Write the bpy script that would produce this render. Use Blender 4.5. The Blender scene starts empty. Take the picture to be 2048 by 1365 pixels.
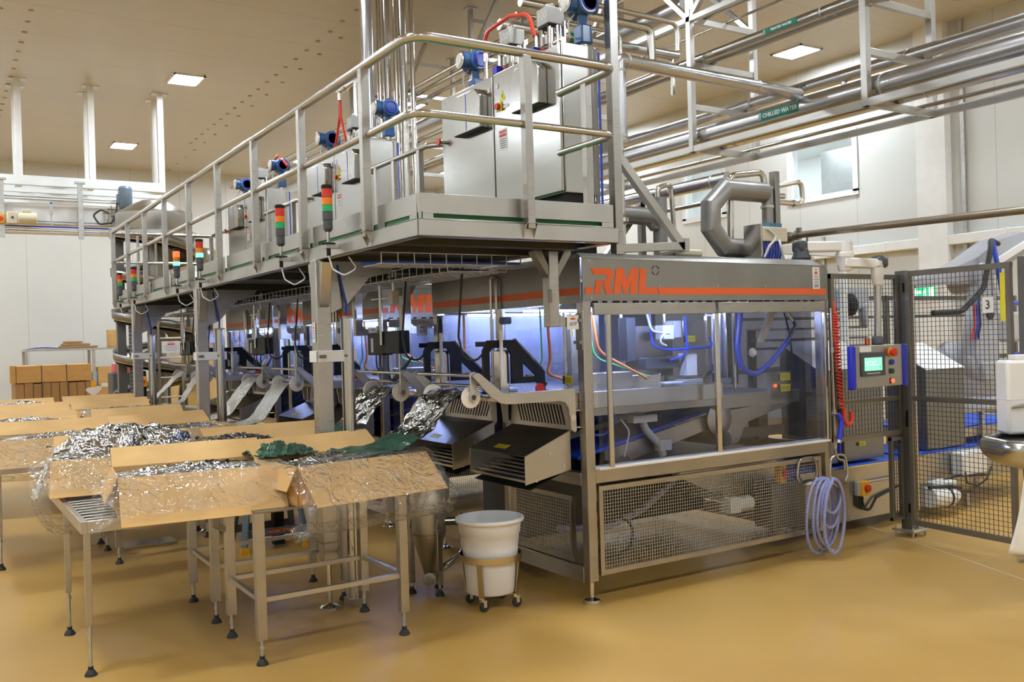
import bpy, math, random
from mathutils import Vector as Vec, Matrix
random.seed(7)
C = bpy.context.scene.collection
SC = bpy.context.scene
# ---------------------------------------------------------------- camera
FPX = 1859.75
_a, _b, _c = 0.56262255, -0.00277669729, -0.0294103174
_d = Vec((math.cos(_b)*math.sin(_a), math.cos(_b)*math.cos(_a), math.sin(_b)))
_r0 = Vec((math.cos(_a), -math.sin(_a), 0)); _u0 = _r0.cross(_d)
_r = math.cos(_c)*_r0 + math.sin(_c)*_u0
_u = -math.sin(_c)*_r0 + math.cos(_c)*_u0
CAM = Vec((-3.3067, -4.4471, 1.6))
cam_data = bpy.data.cameras.new('camera'); cam = bpy.data.objects.new('camera', cam_data); C.objects.link(cam)
cam_data.sensor_width = 36; cam_data.lens = FPX/2048*36; cam_data.clip_end = 200
M4 = Matrix(((_r.x, _u.x, -_d.x, CAM.x), (_r.y, _u.y, -_d.y, CAM.y), (_r.z, _u.z, -_d.z, CAM.z), (0, 0, 0, 1)))
cam.matrix_world = M4
SC.camera = cam
# a pixel of the 2048x1365 frame on a given real plane (used to measure where things stand)
def _on(px, py, ax, v):
    g = _d + _r*((px-1024)/FPX) - _u*((py-682.5)/FPX)
    return CAM + g*((v-CAM[ax])/g[ax])
def pX(px, py, x): return _on(px, py, 0, x)
def pY(px, py, y): return _on(px, py, 1, y)
def pZ(px, py, z=0.0): return _on(px, py, 2, z)
# ---------------------------------------------------------------- exposure, world
SC.view_settings.view_transform = 'Standard'; SC.view_settings.look = 'None'
SC.view_settings.gamma = 1.0; SC.view_settings.use_curve_mapping = False
SC.view_settings.exposure = 0.45
SC.cycles.use_denoising = True
SC.cycles.max_bounces = 10; SC.cycles.diffuse_bounces = 5; SC.cycles.glossy_bounces = 4
SC.cycles.transmission_bounces = 6; SC.cycles.transparent_max_bounces = 24
SC.cycles.sample_clamp_indirect = 6.0
SC.cycles.caustics_reflective = False; SC.cycles.caustics_refractive = False
W = bpy.data.worlds.new('world'); SC.world = W; W.use_nodes = True
W.node_tree.nodes['Background'].inputs[0].default_value = (0.9, 0.95, 1.0, 1)
W.node_tree.nodes['Background'].inputs[1].default_value = 0.3
CEIL = 6.2
PANEL_EMIT = 115.0        # ceiling light panels
PANEL_COL = (0.82, 0.915, 1.0)
MACHINE_LED = 78.0       # LED strips inside the machines
# ---------------------------------------------------------------- materials
MATS = {}
def nodes(name):
    m = bpy.data.materials.new(name); m.use_nodes = True
    nt = m.node_tree; b = nt.nodes['Principled BSDF']; MATS[name] = m
    return m, nt, b
def noise(nt, scale=5, stretch=(1, 1, 1), detail=4, coord='Object'):
    tc = nt.nodes.new('ShaderNodeTexCoord'); mp = nt.nodes.new('ShaderNodeMapping')
    mp.inputs['Scale'].default_value = stretch
    n = nt.nodes.new('ShaderNodeTexNoise'); n.inputs['Scale'].default_value = scale; n.inputs['Detail'].default_value = detail
    nt.links.new(tc.outputs[coord], mp.inputs[0]); nt.links.new(mp.outputs[0], n.inputs['Vector'])
    return n
def ramp(nt, src, stops):
    r = nt.nodes.new('ShaderNodeValToRGB'); el = r.color_ramp.elements
    while len(el) < len(stops): el.new(0.5)
    for e, (p, c) in zip(el, stops):
        e.position = p; e.color = c if len(c) == 4 else (*c, 1)
    nt.links.new(src, r.inputs[0]); return r
def bump(nt, b, src, strength=0.1, dist=0.01):
    bp = nt.nodes.new('ShaderNodeBump'); bp.inputs['Strength'].default_value = strength; bp.inputs['Distance'].default_value = dist
    nt.links.new(src, bp.inputs['Height']); nt.links.new(bp.outputs[0], b.inputs['Normal']); return bp
def mat(name, col, rough=0.5, metal=0.0, var=0.08, scale=6, stretch=(1, 1, 1), bmp=0.0, coat=0.0, emit=None, spec=0.5):
    m, nt, b = nodes(name)
    b.inputs['Roughness'].default_value = rough; b.inputs['Metallic'].default_value = metal
    b.inputs['Coat Weight'].default_value = coat; b.inputs['Coat Roughness'].default_value = 0.15
    b.inputs['Specular IOR Level'].default_value = spec
    n = noise(nt, scale, stretch)
    lo = tuple(max(0, c*(1-var)) for c in col); hi = tuple(min(1, c*(1+var)) for c in col)
    r = ramp(nt, n.outputs['Fac'], [(0.3, lo), (0.7, hi)])
    nt.links.new(r.outputs[0], b.inputs['Base Color'])
    if bmp: bump(nt, b, n.outputs['Fac'], bmp)
    if emit:
        b.inputs['Emission Color'].default_value = (*emit[0], 1); b.inputs['Emission Strength'].default_value = emit[1]
    return m
def brushed(name, col, rough=(0.22, 0.38), stretch=(1, 1, 40), scale=6, var=0.08):
    m, nt, b = nodes(name)
    b.inputs['Metallic'].default_value = 1.0
    n = noise(nt, scale, stretch, 6); n2 = noise(nt, 3.0, (1, 1, 1), 3)
    r = ramp(nt, n2.outputs['Fac'], [(0.3, tuple(c*(1-var) for c in col)), (0.7, tuple(min(1, c*(1+var)) for c in col))])
    nt.links.new(r.outputs[0], b.inputs['Base Color'])
    rr = nt.nodes.new('ShaderNodeMapRange'); rr.inputs[3].default_value = rough[0]; rr.inputs[4].default_value = rough[1]
    nt.links.new(n.outputs['Fac'], rr.inputs[0]); nt.links.new(rr.outputs[0], b.inputs['Roughness'])
    bump(nt, b, n.outputs['Fac'], 0.04, 0.002)
    return m
steel = brushed('brushed_steel', (0.44, 0.42, 0.39))
steel_h = brushed('brushed_steel_sheet', (0.50, 0.485, 0.455), (0.26, 0.42), (1, 1, 30), 5)
steel_d = brushed('dull_steel', (0.28, 0.265, 0.24), (0.32, 0.5), (1, 1, 25))
header_m = brushed('header_sheet', (0.30, 0.29, 0.27), (0.3, 0.46), (30, 30, 1), 3)
polish = mat('polished_steel', (0.68, 0.66, 0.62), 0.16, 1.0, 0.04)
rail_m = mat('satin_tube_steel', (0.54, 0.525, 0.49), 0.22, 1.0, 0.04)
clad = mat('pipe_cladding_metal', (0.56, 0.565, 0.58), 0.27, 1.0, 0.05, 3)
pipe_g = mat('matt_grey_pipe', (0.30, 0.29, 0.28), 0.42, 0.75, 0.12, 5)
cab_m = brushed('cabinet_sheet', (0.48, 0.47, 0.445), (0.17, 0.24), (1, 1, 25), 4, 0.03)
chute_m = brushed('chute_sheet', (0.25, 0.255, 0.255), (0.3, 0.42), (1, 25, 1))
zinc = mat('galvanised_steel', (0.55, 0.55, 0.53), 0.42, 0.9, 0.12, 20)
white_sheet = mat('white_painted_steel', (0.82, 0.82, 0.80), 0.35, 0, 0.03)
card = mat('cardboard', (0.66, 0.405, 0.155), 0.75, 0, 0.07, 5, (1, 1, 3))
card_d = mat('corrugated_cardboard', (0.40, 0.24, 0.105), 0.8, 0, 0.18, 22, (1, 1, 12), 0.2)
black = mat('black_metal', (0.008, 0.008, 0.009), 0.5, 0, 0.2, spec=0.25)
rubber = mat('black_rubber', (0.02, 0.02, 0.02), 0.6)
dark = mat('dark_gap', (0.03, 0.03, 0.03), 0.6)
orange = mat('orange_paint', (0.80, 0.135, 0.025), 0.4, 0, 0.03)
yellow = mat('yellow_label', (0.80, 0.68, 0.03), 0.5, 0, 0.03)
yellow_p = mat('yellow_plastic', (0.80, 0.42, 0.02), 0.4, 0, 0.03)
red = mat('red_plastic', (0.62, 0.03, 0.02), 0.35, 0, 0.04)
red_hose = mat('red_hose', (0.72, 0.06, 0.03), 0.35, 0, 0.04)
blue = mat('blue_enamel', (0.025, 0.10, 0.30), 0.3, 0, 0.06, coat=0.4)
blue_p = mat('blue_plastic', (0.02, 0.03, 0.55), 0.35, 0, 0.04)
belt = mat('blue_belt', (0.015, 0.09, 0.62), 0.45, 0, 0.06, 40, (1, 8, 1))
blue_hose = mat('blue_hose', (0.02, 0.07, 0.55), 0.3)
white_p = mat('white_plastic', (0.84, 0.83, 0.82), 0.38, 0, 0.02)
bin_m = mat('bin_plastic', (0.80, 0.80, 0.83), 0.42, 0, 0.02)
grey_p = mat('grey_plastic', (0.50, 0.50, 0.49), 0.45, 0, 0.04)
dgrey_p = mat('dark_grey_plastic', (0.07, 0.075, 0.085), 0.4, 0, 0.1)
cream = mat('cream_paint', (0.68, 0.62, 0.47), 0.4, 0, 0.04)
motor_b = mat('blue_grey_motor', (0.13, 0.18, 0.23), 0.4, 0, 0.06)
paper = mat('paper_label', (0.82, 0.81, 0.78), 0.6, 0, 0.02)
ink_r = mat('red_print', (0.65, 0.07, 0.05), 0.6)
ink_b = mat('blue_print', (0.10, 0.12, 0.35), 0.6)
ink_k = mat('black_print', (0.03, 0.03, 0.03), 0.6)
robot_m = mat('robot_white', (0.40, 0.41, 0.45), 0.35, 0, 0.03, coat=0.2)
green_sign = mat('green_print', (0.01, 0.20, 0.13), 0.5)
green_edge = mat('green_grating_edge', (0.02, 0.16, 0.04), 0.5)
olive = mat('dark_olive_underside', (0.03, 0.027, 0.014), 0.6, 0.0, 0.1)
brass = mat('brown_pipe', (0.36, 0.31, 0.24), 0.35, 0.9, 0.08)
orange_wire = mat('orange_cable', (0.85, 0.25, 0.06), 0.4)
green_wire = mat('green_cable', (0.10, 0.55, 0.20), 0.4)
yellow_wire = mat('yellow_cable', (0.75, 0.75, 0.08), 0.4)
grey_wire = mat('white_cable', (0.62, 0.63, 0.66), 0.4)
hose_m = mat('braided_blue_hose', (0.30, 0.31, 0.55), 0.3, 0, 0.25, 90)
def lamp_mat(name, col, e): return mat(name, col, 0.3, 0, 0.02, emit=(col, e))
lit_panel = lamp_mat('lit_panel', PANEL_COL, PANEL_EMIT)
led_m = lamp_mat('machine_led', (0.45, 0.56, 1.0), MACHINE_LED)
red_l = mat('red_lens', (0.62, 0.035, 0.02), 0.2, 0, 0.02)
amber_l = mat('amber_lens', (0.80, 0.22, 0.02), 0.2, 0, 0.02)
green_l = mat('green_lens', (0.02, 0.42, 0.13), 0.2, 0, 0.02)
red_on = lamp_mat('red_lens_lit', (0.95, 0.10, 0.03), 1.6)
green_on = lamp_mat('green_lens_lit', (0.15, 0.95, 0.45), 1.5)
screen_m = lamp_mat('screen_lit', (0.22, 0.85, 0.45), 0.9)
exit_m = lamp_mat('exit_green_lit', (0.02, 0.55, 0.22), 0.9)
exit_w = lamp_mat('exit_white_lit', (0.85, 0.95, 0.88), 0.8)
# clear sheets: mostly see-through with a mirror-like surface
def clear(name, tint, amount, rough=0.03, white=0.0, crinkle=0.0, cscale=14, streak=None, spec=1.0):
    m = bpy.data.materials.new(name); m.use_nodes = True; nt = m.node_tree; MATS[name] = m
    for n in list(nt.nodes):
        if n.type != 'OUTPUT_MATERIAL': nt.nodes.remove(n)
    out = [n for n in nt.nodes][0]
    tr = nt.nodes.new('ShaderNodeBsdfTransparent'); tr.inputs[0].default_value = (*tint, 1)
    gl = nt.nodes.new('ShaderNodeBsdfGlossy'); gl.inputs['Roughness'].default_value = rough
    df = nt.nodes.new('ShaderNodeBsdfDiffuse'); df.inputs[0].default_value = (0.8, 0.8, 0.8, 1)
    lw = nt.nodes.new('ShaderNodeLayerWeight'); lw.inputs['Blend'].default_value = 0.5
    pw = nt.nodes.new('ShaderNodeMath'); pw.operation = 'POWER'; pw.inputs[1].default_value = 4.0; nt.links.new(lw.outputs['Facing'], pw.inputs[0])
    mx = nt.nodes.new('ShaderNodeMixShader'); mx2 = nt.nodes.new('ShaderNodeMixShader')
    ad = nt.nodes.new('ShaderNodeMath'); ad.operation = 'MULTIPLY_ADD'; ad.inputs[1].default_value = spec; ad.inputs[2].default_value = amount
    ad.use_clamp = True
    nt.links.new(pw.outputs[0], ad.inputs[0]); nt.links.new(ad.outputs[0], mx.inputs[0])
    nt.links.new(tr.outputs[0], mx.inputs[1]); nt.links.new(gl.outputs[0], mx.inputs[2])
    mx2.inputs[0].default_value = white
    nt.links.new(mx.outputs[0], mx2.inputs[1]); nt.links.new(df.outputs[0], mx2.inputs[2])
    nt.links.new(mx2.outputs[0], out.inputs[0])
    if crinkle:
        n = noise(nt, cscale, (1, 1, 1), 3); n.inputs['Distortion'].default_value = 2.0
        bp = nt.nodes.new('ShaderNodeBump'); bp.inputs['Strength'].default_value = crinkle; bp.inputs['Distance'].default_value = 0.035
        a1 = nt.nodes.new('ShaderNodeMath'); a1.operation = 'MULTIPLY_ADD'; a1.inputs[1].default_value = 2.0; a1.inputs[2].default_value = -1.0
        a2 = nt.nodes.new('ShaderNodeMath'); a2.operation = 'ABSOLUTE'; a3 = nt.nodes.new('ShaderNodeMath'); a3.operation = 'POWER'; a3.inputs[1].default_value = 0.65
        nt.links.new(n.outputs['Fac'], a1.inputs[0]); nt.links.new(a1.outputs[0], a2.inputs[0]); nt.links.new(a2.outputs[0], a3.inputs[0])
        nt.links.new(a3.outputs[0], bp.inputs['Height'])
        for s in (gl, lw): nt.links.new(bp.outputs[0], s.inputs['Normal'])
        if white:
            w = nt.nodes.new('ShaderNodeMapRange'); w.inputs[1].default_value = 0.45; w.inputs[2].default_value = 0.8
            w.inputs[3].default_value = white*0.35; w.inputs[4].default_value = white*2.2
            n3 = noise(nt, cscale*0.8, (1, 1, 1), 5); n3.inputs['Distortion'].default_value = 3.0
            nt.links.new(n3.outputs['Fac'], w.inputs[0]); nt.links.new(w.outputs[0], mx2.inputs[0])
    return m
acrylic = clear('clear_acrylic', (0.88, 0.90, 0.96), 0.035, 0.02, 0.01, spec=0.9)
smoky = clear('smoky_screen', (0.48, 0.50, 0.58), 0.03, 0.02, 0.02, spec=0.8)
glass_m = clear('window_glass', (0.93, 0.95, 0.96), 0.03, 0.01)
film = clear('clear_plastic_film', (0.97, 0.97, 0.97), 0.075, 0.055, 0.08, 1.0, 5.5, spec=0.9)
def foil_mat(name, col, scale, rough=0.18, strength=0.9):
    m, nt, b = nodes(name)
    b.inputs['Metallic'].default_value = 1.0; b.inputs['Roughness'].default_value = rough
    n = noise(nt, scale, (1, 1, 1), 3); n.inputs['Distortion'].default_value = 1.2
    vo = nt.nodes.new('ShaderNodeTexVoronoi'); vo.inputs['Scale'].default_value = scale*1.6; vo.inputs['Randomness'].default_value = 1.0
    ds = nt.nodes.new('ShaderNodeMix'); ds.data_type = 'VECTOR'; ds.inputs[0].default_value = 0.12
    tc = nt.nodes.new('ShaderNodeTexCoord'); nt.links.new(tc.outputs['Object'], ds.inputs[4]); nt.links.new(n.outputs['Color'], ds.inputs[5]); nt.links.new(ds.outputs[1], vo.inputs['Vector'])
    sm = nt.nodes.new('ShaderNodeMath'); sm.operation = 'MULTIPLY_ADD'; sm.inputs[1].default_value = 0.3; nt.links.new(vo.outputs['Distance'], sm.inputs[0]); nt.links.new(n.outputs['Fac'], sm.inputs[2])
    r = ramp(nt, n.outputs['Fac'], [(0.3, tuple(c*0.85 for c in col)), (0.7, col)])
    nt.links.new(r.outputs[0], b.inputs['Base Color']); bump(nt, b, sm.outputs[0], strength, 0.05); return m
foil = foil_mat('silver_foil', (0.62, 0.62, 0.62), 8, 0.09, 1.0)
foil_fine = foil_mat('crinkled_silver_foil', (0.86, 0.85, 0.81), 22, 0.3)
foil_green = foil_mat('green_printed_foil', (0.05, 0.12, 0.075), 7, 0.3, 0.4)
foil_green.node_tree.nodes['Principled BSDF'].inputs['Metallic'].default_value = 0.4
# building surfaces
def seams(nt, axis, pitch, width, off=0.0):
    tc = nt.nodes.new('ShaderNodeTexCoord'); sp = nt.nodes.new('ShaderNodeSeparateXYZ'); nt.links.new(tc.outputs['Object'], sp.inputs[0])
    a = nt.nodes.new('ShaderNodeMath'); a.operation = 'ADD'; a.inputs[1].default_value = off+100*pitch
    nt.links.new(sp.outputs[axis], a.inputs[0])
    f = nt.nodes.new('ShaderNodeMath'); f.operation = 'MODULO'; f.inputs[1].default_value = pitch; nt.links.new(a.outputs[0], f.inputs[0])
    l = nt.nodes.new('ShaderNodeMath'); l.operation = 'LESS_THAN'; l.inputs[1].default_value = width; nt.links.new(f.outputs[0], l.inputs[0])
    return l
def panel_wall(name, col, axis, pitch, width, off=0.0, rough=0.35, seamcol=0.72, spec=0.5):
    m, nt, b = nodes(name)
    b.inputs['Roughness'].default_value = rough; b.inputs['Specular IOR Level'].default_value = spec
    n = noise(nt, 0.7, (1, 1, 1), 2)
    r = ramp(nt, n.outputs['Fac'], [(0.3, tuple(c*0.97 for c in col)), (0.7, col)])
    s = seams(nt, axis, pitch, width, off)
    mx = nt.nodes.new('ShaderNodeMix'); mx.data_type = 'RGBA'
    nt.links.new(s.outputs[0], mx.inputs[0]); nt.links.new(r.outputs[0], mx.inputs[6])
    mx.inputs[7].default_value = (*[c*seamcol for c in col], 1)
    nt.links.new(mx.outputs[2], b.inputs['Base Color']); return m
wall_m = panel_wall('white_wall_panels', (0.66, 0.665, 0.635), 1, 1.2, 0.012, 0.4)
wall_bm = panel_wall('white_back_wall_panels', (0.70, 0.705, 0.68), 0, 1.2, 0.014)
ceil_m = panel_wall('cream_ceiling_panels', (0.62, 0.575, 0.485), 1, 1.2, 0.014, 0.35, 0.32, 0.75)
m, nt, b = nodes('ochre_epoxy_floor'); floor_m = m
n1 = noise(nt, 0.9, (1, 1, 1), 5); n2 = noise(nt, 60, (1, 1, 1), 2)
r = ramp(nt, n1.outputs['Fac'], [(0.25, (0.46, 0.26, 0.055)), (0.75, (0.57, 0.345, 0.095))])
nt.links.new(r.outputs[0], b.inputs['Base Color'])
rr = nt.nodes.new('ShaderNodeMapRange'); rr.inputs[3].default_value = 0.30; rr.inputs[4].default_value = 0.48
nt.links.new(n1.outputs['Fac'], rr.inputs[0]); nt.links.new(rr.outputs[0], b.inputs['Roughness'])
bump(nt, b, n2.outputs['Fac'], 0.06, 0.002)
# ---------------------------------------------------------------- mesh builder
def V3(p): return Vec(p) if len(p) == 3 else Vec((*p, 0))
def fillet(pts, r, n=6, closed=False):
    pts = [V3(p) for p in pts]; out = []; N = len(pts)
    for i, p in enumerate(pts):
        if not closed and i in (0, N-1): out.append(p); continue
        a, b_ = pts[i-1], pts[(i+1) % N]
        u, w = (a-p), (b_-p); lu, lw = u.length, w.length; u.normalize(); w.normalize()
        ang = u.angle(w, math.pi)
        if ang > math.pi-0.02: out.append(p); continue
        t = min(r/math.tan(ang/2), lu*0.49, lw*0.49)
        s, e = p+u*t, p+w*t
        for k in range(n+1):
            q = k/n; out.append(s.lerp(p, q).lerp(p.lerp(e, q), q))
    return out
ORG = {}
class MB:
    def __init__(s): s.v = []; s.f = []
    def add(s, vs, fs):
        o = len(s.v); s.v += [tuple(v) for v in vs]; s.f += [tuple(i+o for i in f) for f in fs]; return s
    def box(s, a, b_):
        x0, y0, z0 = (min(a[i], b_[i]) for i in range(3)); x1, y1, z1 = (max(a[i], b_[i]) for i in range(3))
        return s.add([(x0, y0, z0), (x1, y0, z0), (x1, y1, z0), (x0, y1, z0), (x0, y0, z1), (x1, y0, z1), (x1, y1, z1), (x0, y1, z1)],
                     [(3, 2, 1, 0), (4, 5, 6, 7), (0, 1, 5, 4), (1, 2, 6, 5), (2, 3, 7, 6), (3, 0, 4, 7)])
    def cbox(s, c, d): return s.box([c[i]-d[i]/2 for i in range(3)], [c[i]+d[i]/2 for i in range(3)])
    def bar(s, p, q, w, h=None, up=(0, 0, 1)):
        h = h or w; p, q = V3(p), V3(q); d = (q-p).normalized(); up = Vec(up)
        if abs(d.dot(up)) > 0.99: up = Vec((0, 1, 0)) if abs(d.y) < 0.9 else Vec((1, 0, 0))
        sx = d.cross(up).normalized()*(w/2); sy = sx.cross(d).normalized()*(h/2)
        vs = []
        for e in (p, q): vs += [e-sx-sy, e+sx-sy, e+sx+sy, e-sx+sy]
        return s.add(vs, [(0, 1, 2, 3), (7, 6, 5, 4), (0, 4, 5, 1), (1, 5, 6, 2), (2, 6, 7, 3), (3, 7, 4, 0)])
    def tube(s, pts, r, seg=10, closed=False, fil=0.0, fn=6):
        if fil: pts = fillet(pts, fil, fn, closed)
        P = [V3(p) for p in pts]; N = len(P); vs = []; fs = []
        t0 = (P[1]-P[0]).normalized(); up = Vec((0, 0, 1)) if abs(t0.z) < 0.9 else Vec((1, 0, 0))
        nrm = (up-t0*up.dot(t0)).normalized()
        for i in range(N):
            if closed: t = (P[(i+1) % N]-P[i-1]).normalized()
            else: t = (P[min(i+1, N-1)]-P[max(i-1, 0)]).normalized()
            nrm = (nrm-t*nrm.dot(t)).normalized(); bi = t.cross(nrm)
            rr_ = r[i] if isinstance(r, (list, tuple)) else r
            for k in range(seg):
                a = 2*math.pi*k/seg; vs.append(P[i]+(nrm*math.cos(a)+bi*math.sin(a))*rr_)
        M = N if closed else N-1
        for i in range(M):
            j = (i+1) % N
            for k in range(seg):
                k2 = (k+1) % seg; fs.append((i*seg+k, i*seg+k2, j*seg+k2, j*seg+k))
        if not closed:
            fs.append(tuple(range(seg))[::-1]); fs.append(tuple((N-1)*seg+k for k in range(seg)))
        return s.add(vs, fs)
    def cyl(s, p, q, r0, r1=None, seg=16): return s.tube([p, q], [r0, r0 if r1 is None else r1], seg)
    def lathe(s, prof, c=(0, 0, 0), axis=(0, 0, 1), seg=24):
        ax = Vec(axis).normalized(); a0 = Vec((1, 0, 0)) if abs(ax.x) < 0.9 else Vec((0, 1, 0))
        u = (a0-ax*a0.dot(ax)).normalized(); w = ax.cross(u); c = V3(c); vs = []; fs = []
        for (r_, z) in prof:
            for k in range(seg):
                a = 2*math.pi*k/seg; vs.append(c+ax*z+(u*math.cos(a)+w*math.sin(a))*max(r_, 1e-4))
        for i in range(len(prof)-1):
            for k in range(seg):
                k2 = (k+1) % seg; fs.append((i*seg+k, i*seg+k2, (i+1)*seg+k2, (i+1)*seg+k))
        fs.append(tuple(range(seg))[::-1]); fs.append(tuple((len(prof)-1)*seg+k for k in range(seg)))
        return s.add(vs, fs)
    def prism(s, poly, plane, t0, t1):
        # poly in (a, b) of the named plane; extruded along the third axis from t0 to t1
        f = {'XZ': lambda a, b_, t: (a, t, b_), 'YZ': lambda a, b_, t: (t, a, b_), 'XY': lambda a, b_, t: (a, b_, t)}[plane]
        n = len(poly); vs = [f(a, b_, t0) for a, b_ in poly]+[f(a, b_, t1) for a, b_ in poly]
        fs = [tuple(range(n))[::-1], tuple(range(n, 2*n))]+[(i, (i+1) % n, n+(i+1) % n, n+i) for i in range(n)]
        return s.add(vs, fs)
    def slab(s, pts, t):
        # polygon in 3-D given thickness t along its normal
        P = [V3(p) for p in pts]; n = len(P); nr = (P[1]-P[0]).cross(P[2]-P[0]).normalized()*t
        fs = [tuple(range(n))[::-1], tuple(range(n, 2*n))]+[(i, (i+1) % n, n+(i+1) % n, n+i) for i in range(n)]
        return s.add(P+[p+nr for p in P], fs)
    def sheet(s, fn, nu, nv):
        vs = [fn(i/nu, j/nv) for i in range(nu+1) for j in range(nv+1)]
        fs = [(i*(nv+1)+j, (i+1)*(nv+1)+j, (i+1)*(nv+1)+j+1, i*(nv+1)+j+1) for i in range(nu) for j in range(nv)]
        return s.add(vs, fs)
    def grid(s, o, u, w, lu, lw, nu, nv, t=0.003):
        # wire mesh: bars along both directions u and w (unit vectors) from corner o
        o, u, w = V3(o), Vec(u), Vec(w); nrm = u.cross(w).normalized()
        for i in range(nu+1): s.bar(o+u*(lu*i/nu), o+u*(lu*i/nu)+w*lw, t, t, nrm)
        for j in range(nv+1): s.bar(o+w*(lw*j/nv)+nrm*t*0.5, o+w*(lw*j/nv)+u*lu+nrm*t*0.5, t, t, nrm)
        return s
    def build(s, name, material, parent=None, bev=0.0, sub=0, ang=35, solid=0.0):
        me = bpy.data.meshes.new(name)
        off = ORG.get(parent.name, (0, 0, 0)) if parent else (0, 0, 0)
        me.from_pydata([(v[0]-off[0], v[1]-off[1], v[2]-off[2]) for v in s.v], [], s.f)
        me.materials.append(material); me.polygons.foreach_set('use_smooth', [True]*len(me.polygons))
        me.update(); me.set_sharp_from_angle(angle=math.radians(ang))
        o = bpy.data.objects.new(name, me); C.objects.link(o)
        if parent: o.parent = parent; ORG[o.name] = off
        if solid:
            md = o.modifiers.new('thickness', 'SOLIDIFY'); md.thickness = solid
        if bev:
            md = o.modifiers.new('bevel', 'BEVEL'); md.width = bev; md.segments = 2; md.limit_method = 'ANGLE'
        if sub:
            md = o.modifiers.new('smooth', 'SUBSURF'); md.levels = sub; md.render_levels = sub
        return o
def tag(o, label=None, cat=None, group=None, kind=None):
    if label: o['label'] = label
    if cat: o['category'] = cat
    if group: o['group'] = group
    if kind: o['kind'] = kind
    return o
def thing(name, label, cat, loc=(0, 0, 0), group=None, local=False, rotz=0.0):
    # an Empty at the base of a thing; parts are given in world numbers unless local
    o = bpy.data.objects.new(name, None); C.objects.link(o); o.location = loc; o.rotation_euler = (0, 0, rotz)
    ORG[o.name] = (0, 0, 0) if local else tuple(loc)
    return tag(o, label, cat, group)
def struct(name, mb, m, parent=None, **k):
    o = mb.build(name, m, parent, **k)
    if not parent: o['kind'] = 'structure'
    return o
def solo(name, mb, m, label, cat, group=None, **k): return tag(mb.build(name, m, None, **k), label, cat, group)
KIDS = {}
def copy_tree(root, delta, label=None, group=None):
    r = root.copy(); C.objects.link(r); r.location = Vec(root.location)+Vec(delta)
    if label: r['label'] = label
    if group: r['group'] = group
    def rec(src, dst):
        for ch in src.children:
            c = ch.copy(); C.objects.link(c); c.parent = dst; rec(ch, c)
    rec(root, r); return r
def text_mb(s, size, mat4, depth=0.0015, align='CENTER', bold=0.0):
    # lettering as real mesh, placed by a matrix (x right, y up, z out)
    cu = bpy.data.curves.new('lettering', 'FONT'); cu.body = s; cu.size = size; cu.align_x = align; cu.align_y = 'CENTER'
    cu.extrude = depth/2; cu.offset = bold; cu.resolution_u = 2
    o = bpy.data.objects.new('lettering', cu); C.objects.link(o)
    bpy.context.view_layer.update()
    me = bpy.data.meshes.new_from_object(o.evaluated_get(bpy.context.evaluated_depsgraph_get()))
    mb = MB(); mb.add([mat4 @ v.co for v in me.vertices], [tuple(p.vertices) for p in me.polygons])
    bpy.data.objects.remove(o); bpy.data.curves.remove(cu); bpy.data.meshes.remove(me)
    return mb
def frame4(o, x, y):
    x = Vec(x).normalized(); y = Vec(y); y = (y-x*y.dot(x)).normalized(); z = x.cross(y)
    return Matrix(((x.x, y.x, z.x, o[0]), (x.y, y.y, z.y, o[1]), (x.z, y.z, z.z, o[2]), (0, 0, 0, 1)))
FRONT = lambda p: frame4(p, (1, 0, 0), (0, 0, 1))        # faces -Y
SIDE = lambda p: frame4(p, (0, -1, 0), (0, 0, 1))        # faces -X
# ---------------------------------------------------------------- room shell
XW0, XW1, YW0, YW1 = -9.0, 9.94, -9.0, 20.7
struct('floor', MB().box((XW0, YW0, -0.1), (XW1, YW1, 0)), floor_m)
struct('ceiling', MB().box((XW0, YW0, CEIL), (XW1+2.6, YW1, CEIL+0.15)), ceil_m)
struct('wall_back', MB().box((XW0, YW1, 0), (XW1+0.2, YW1+0.2, CEIL)), wall_bm)
struct('wall_left', MB().box((XW0-0.2, YW0, 0), (XW0, YW1, CEIL)), wall_m)
struct('wall_front', MB().box((XW0, YW0-0.2, 0), (XW1+0.2, YW0, CEIL)), wall_bm)
WY0, WY1, WZ0, WZ1 = 5.62, 7.0, 3.9, 4.9        # window to the upstairs office
VY0, VY1, VZ0, VZ1 = 8.65, 9.75, 3.9, 4.9
mb = MB().box((XW1, YW0, 0), (XW1+0.2, YW1, WZ0)).box((XW1, YW0, WZ1), (XW1+0.2, YW1, CEIL))
for a, b_ in ((YW0, WY0), (WY1, VY0), (VY1, YW1)): mb.box((XW1, a, WZ0), (XW1+0.2, b_, WZ1))
struct('wall_right', mb, wall_m)
def window(name, y0, y1, z0, z1):
    f = MB(); t = 0.06
    f.box((XW1-0.03, y0-t, z0-t), (XW1-0.002, y1+t, z0+0.04)); f.box((XW1-0.03, y0-t, z1-0.04), (XW1-0.002, y1+t, z1+t))
    f.box((XW1-0.03, y0-t, z0), (XW1-0.002, y0+0.04, z1)); f.box((XW1-0.03, y1-0.04, z0), (XW1-0.002, y1+t, z1))
    w = f.build(name, white_sheet); w['kind'] = 'structure'
    MB().box((XW1+0.09, y0, z0), (XW1+0.1, y1, z1)).build('pane', glass_m, w)
window('window_1', WY0, WY1, WZ0, WZ1); window('window_2', VY0, VY1, VZ0, VZ1)
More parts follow.
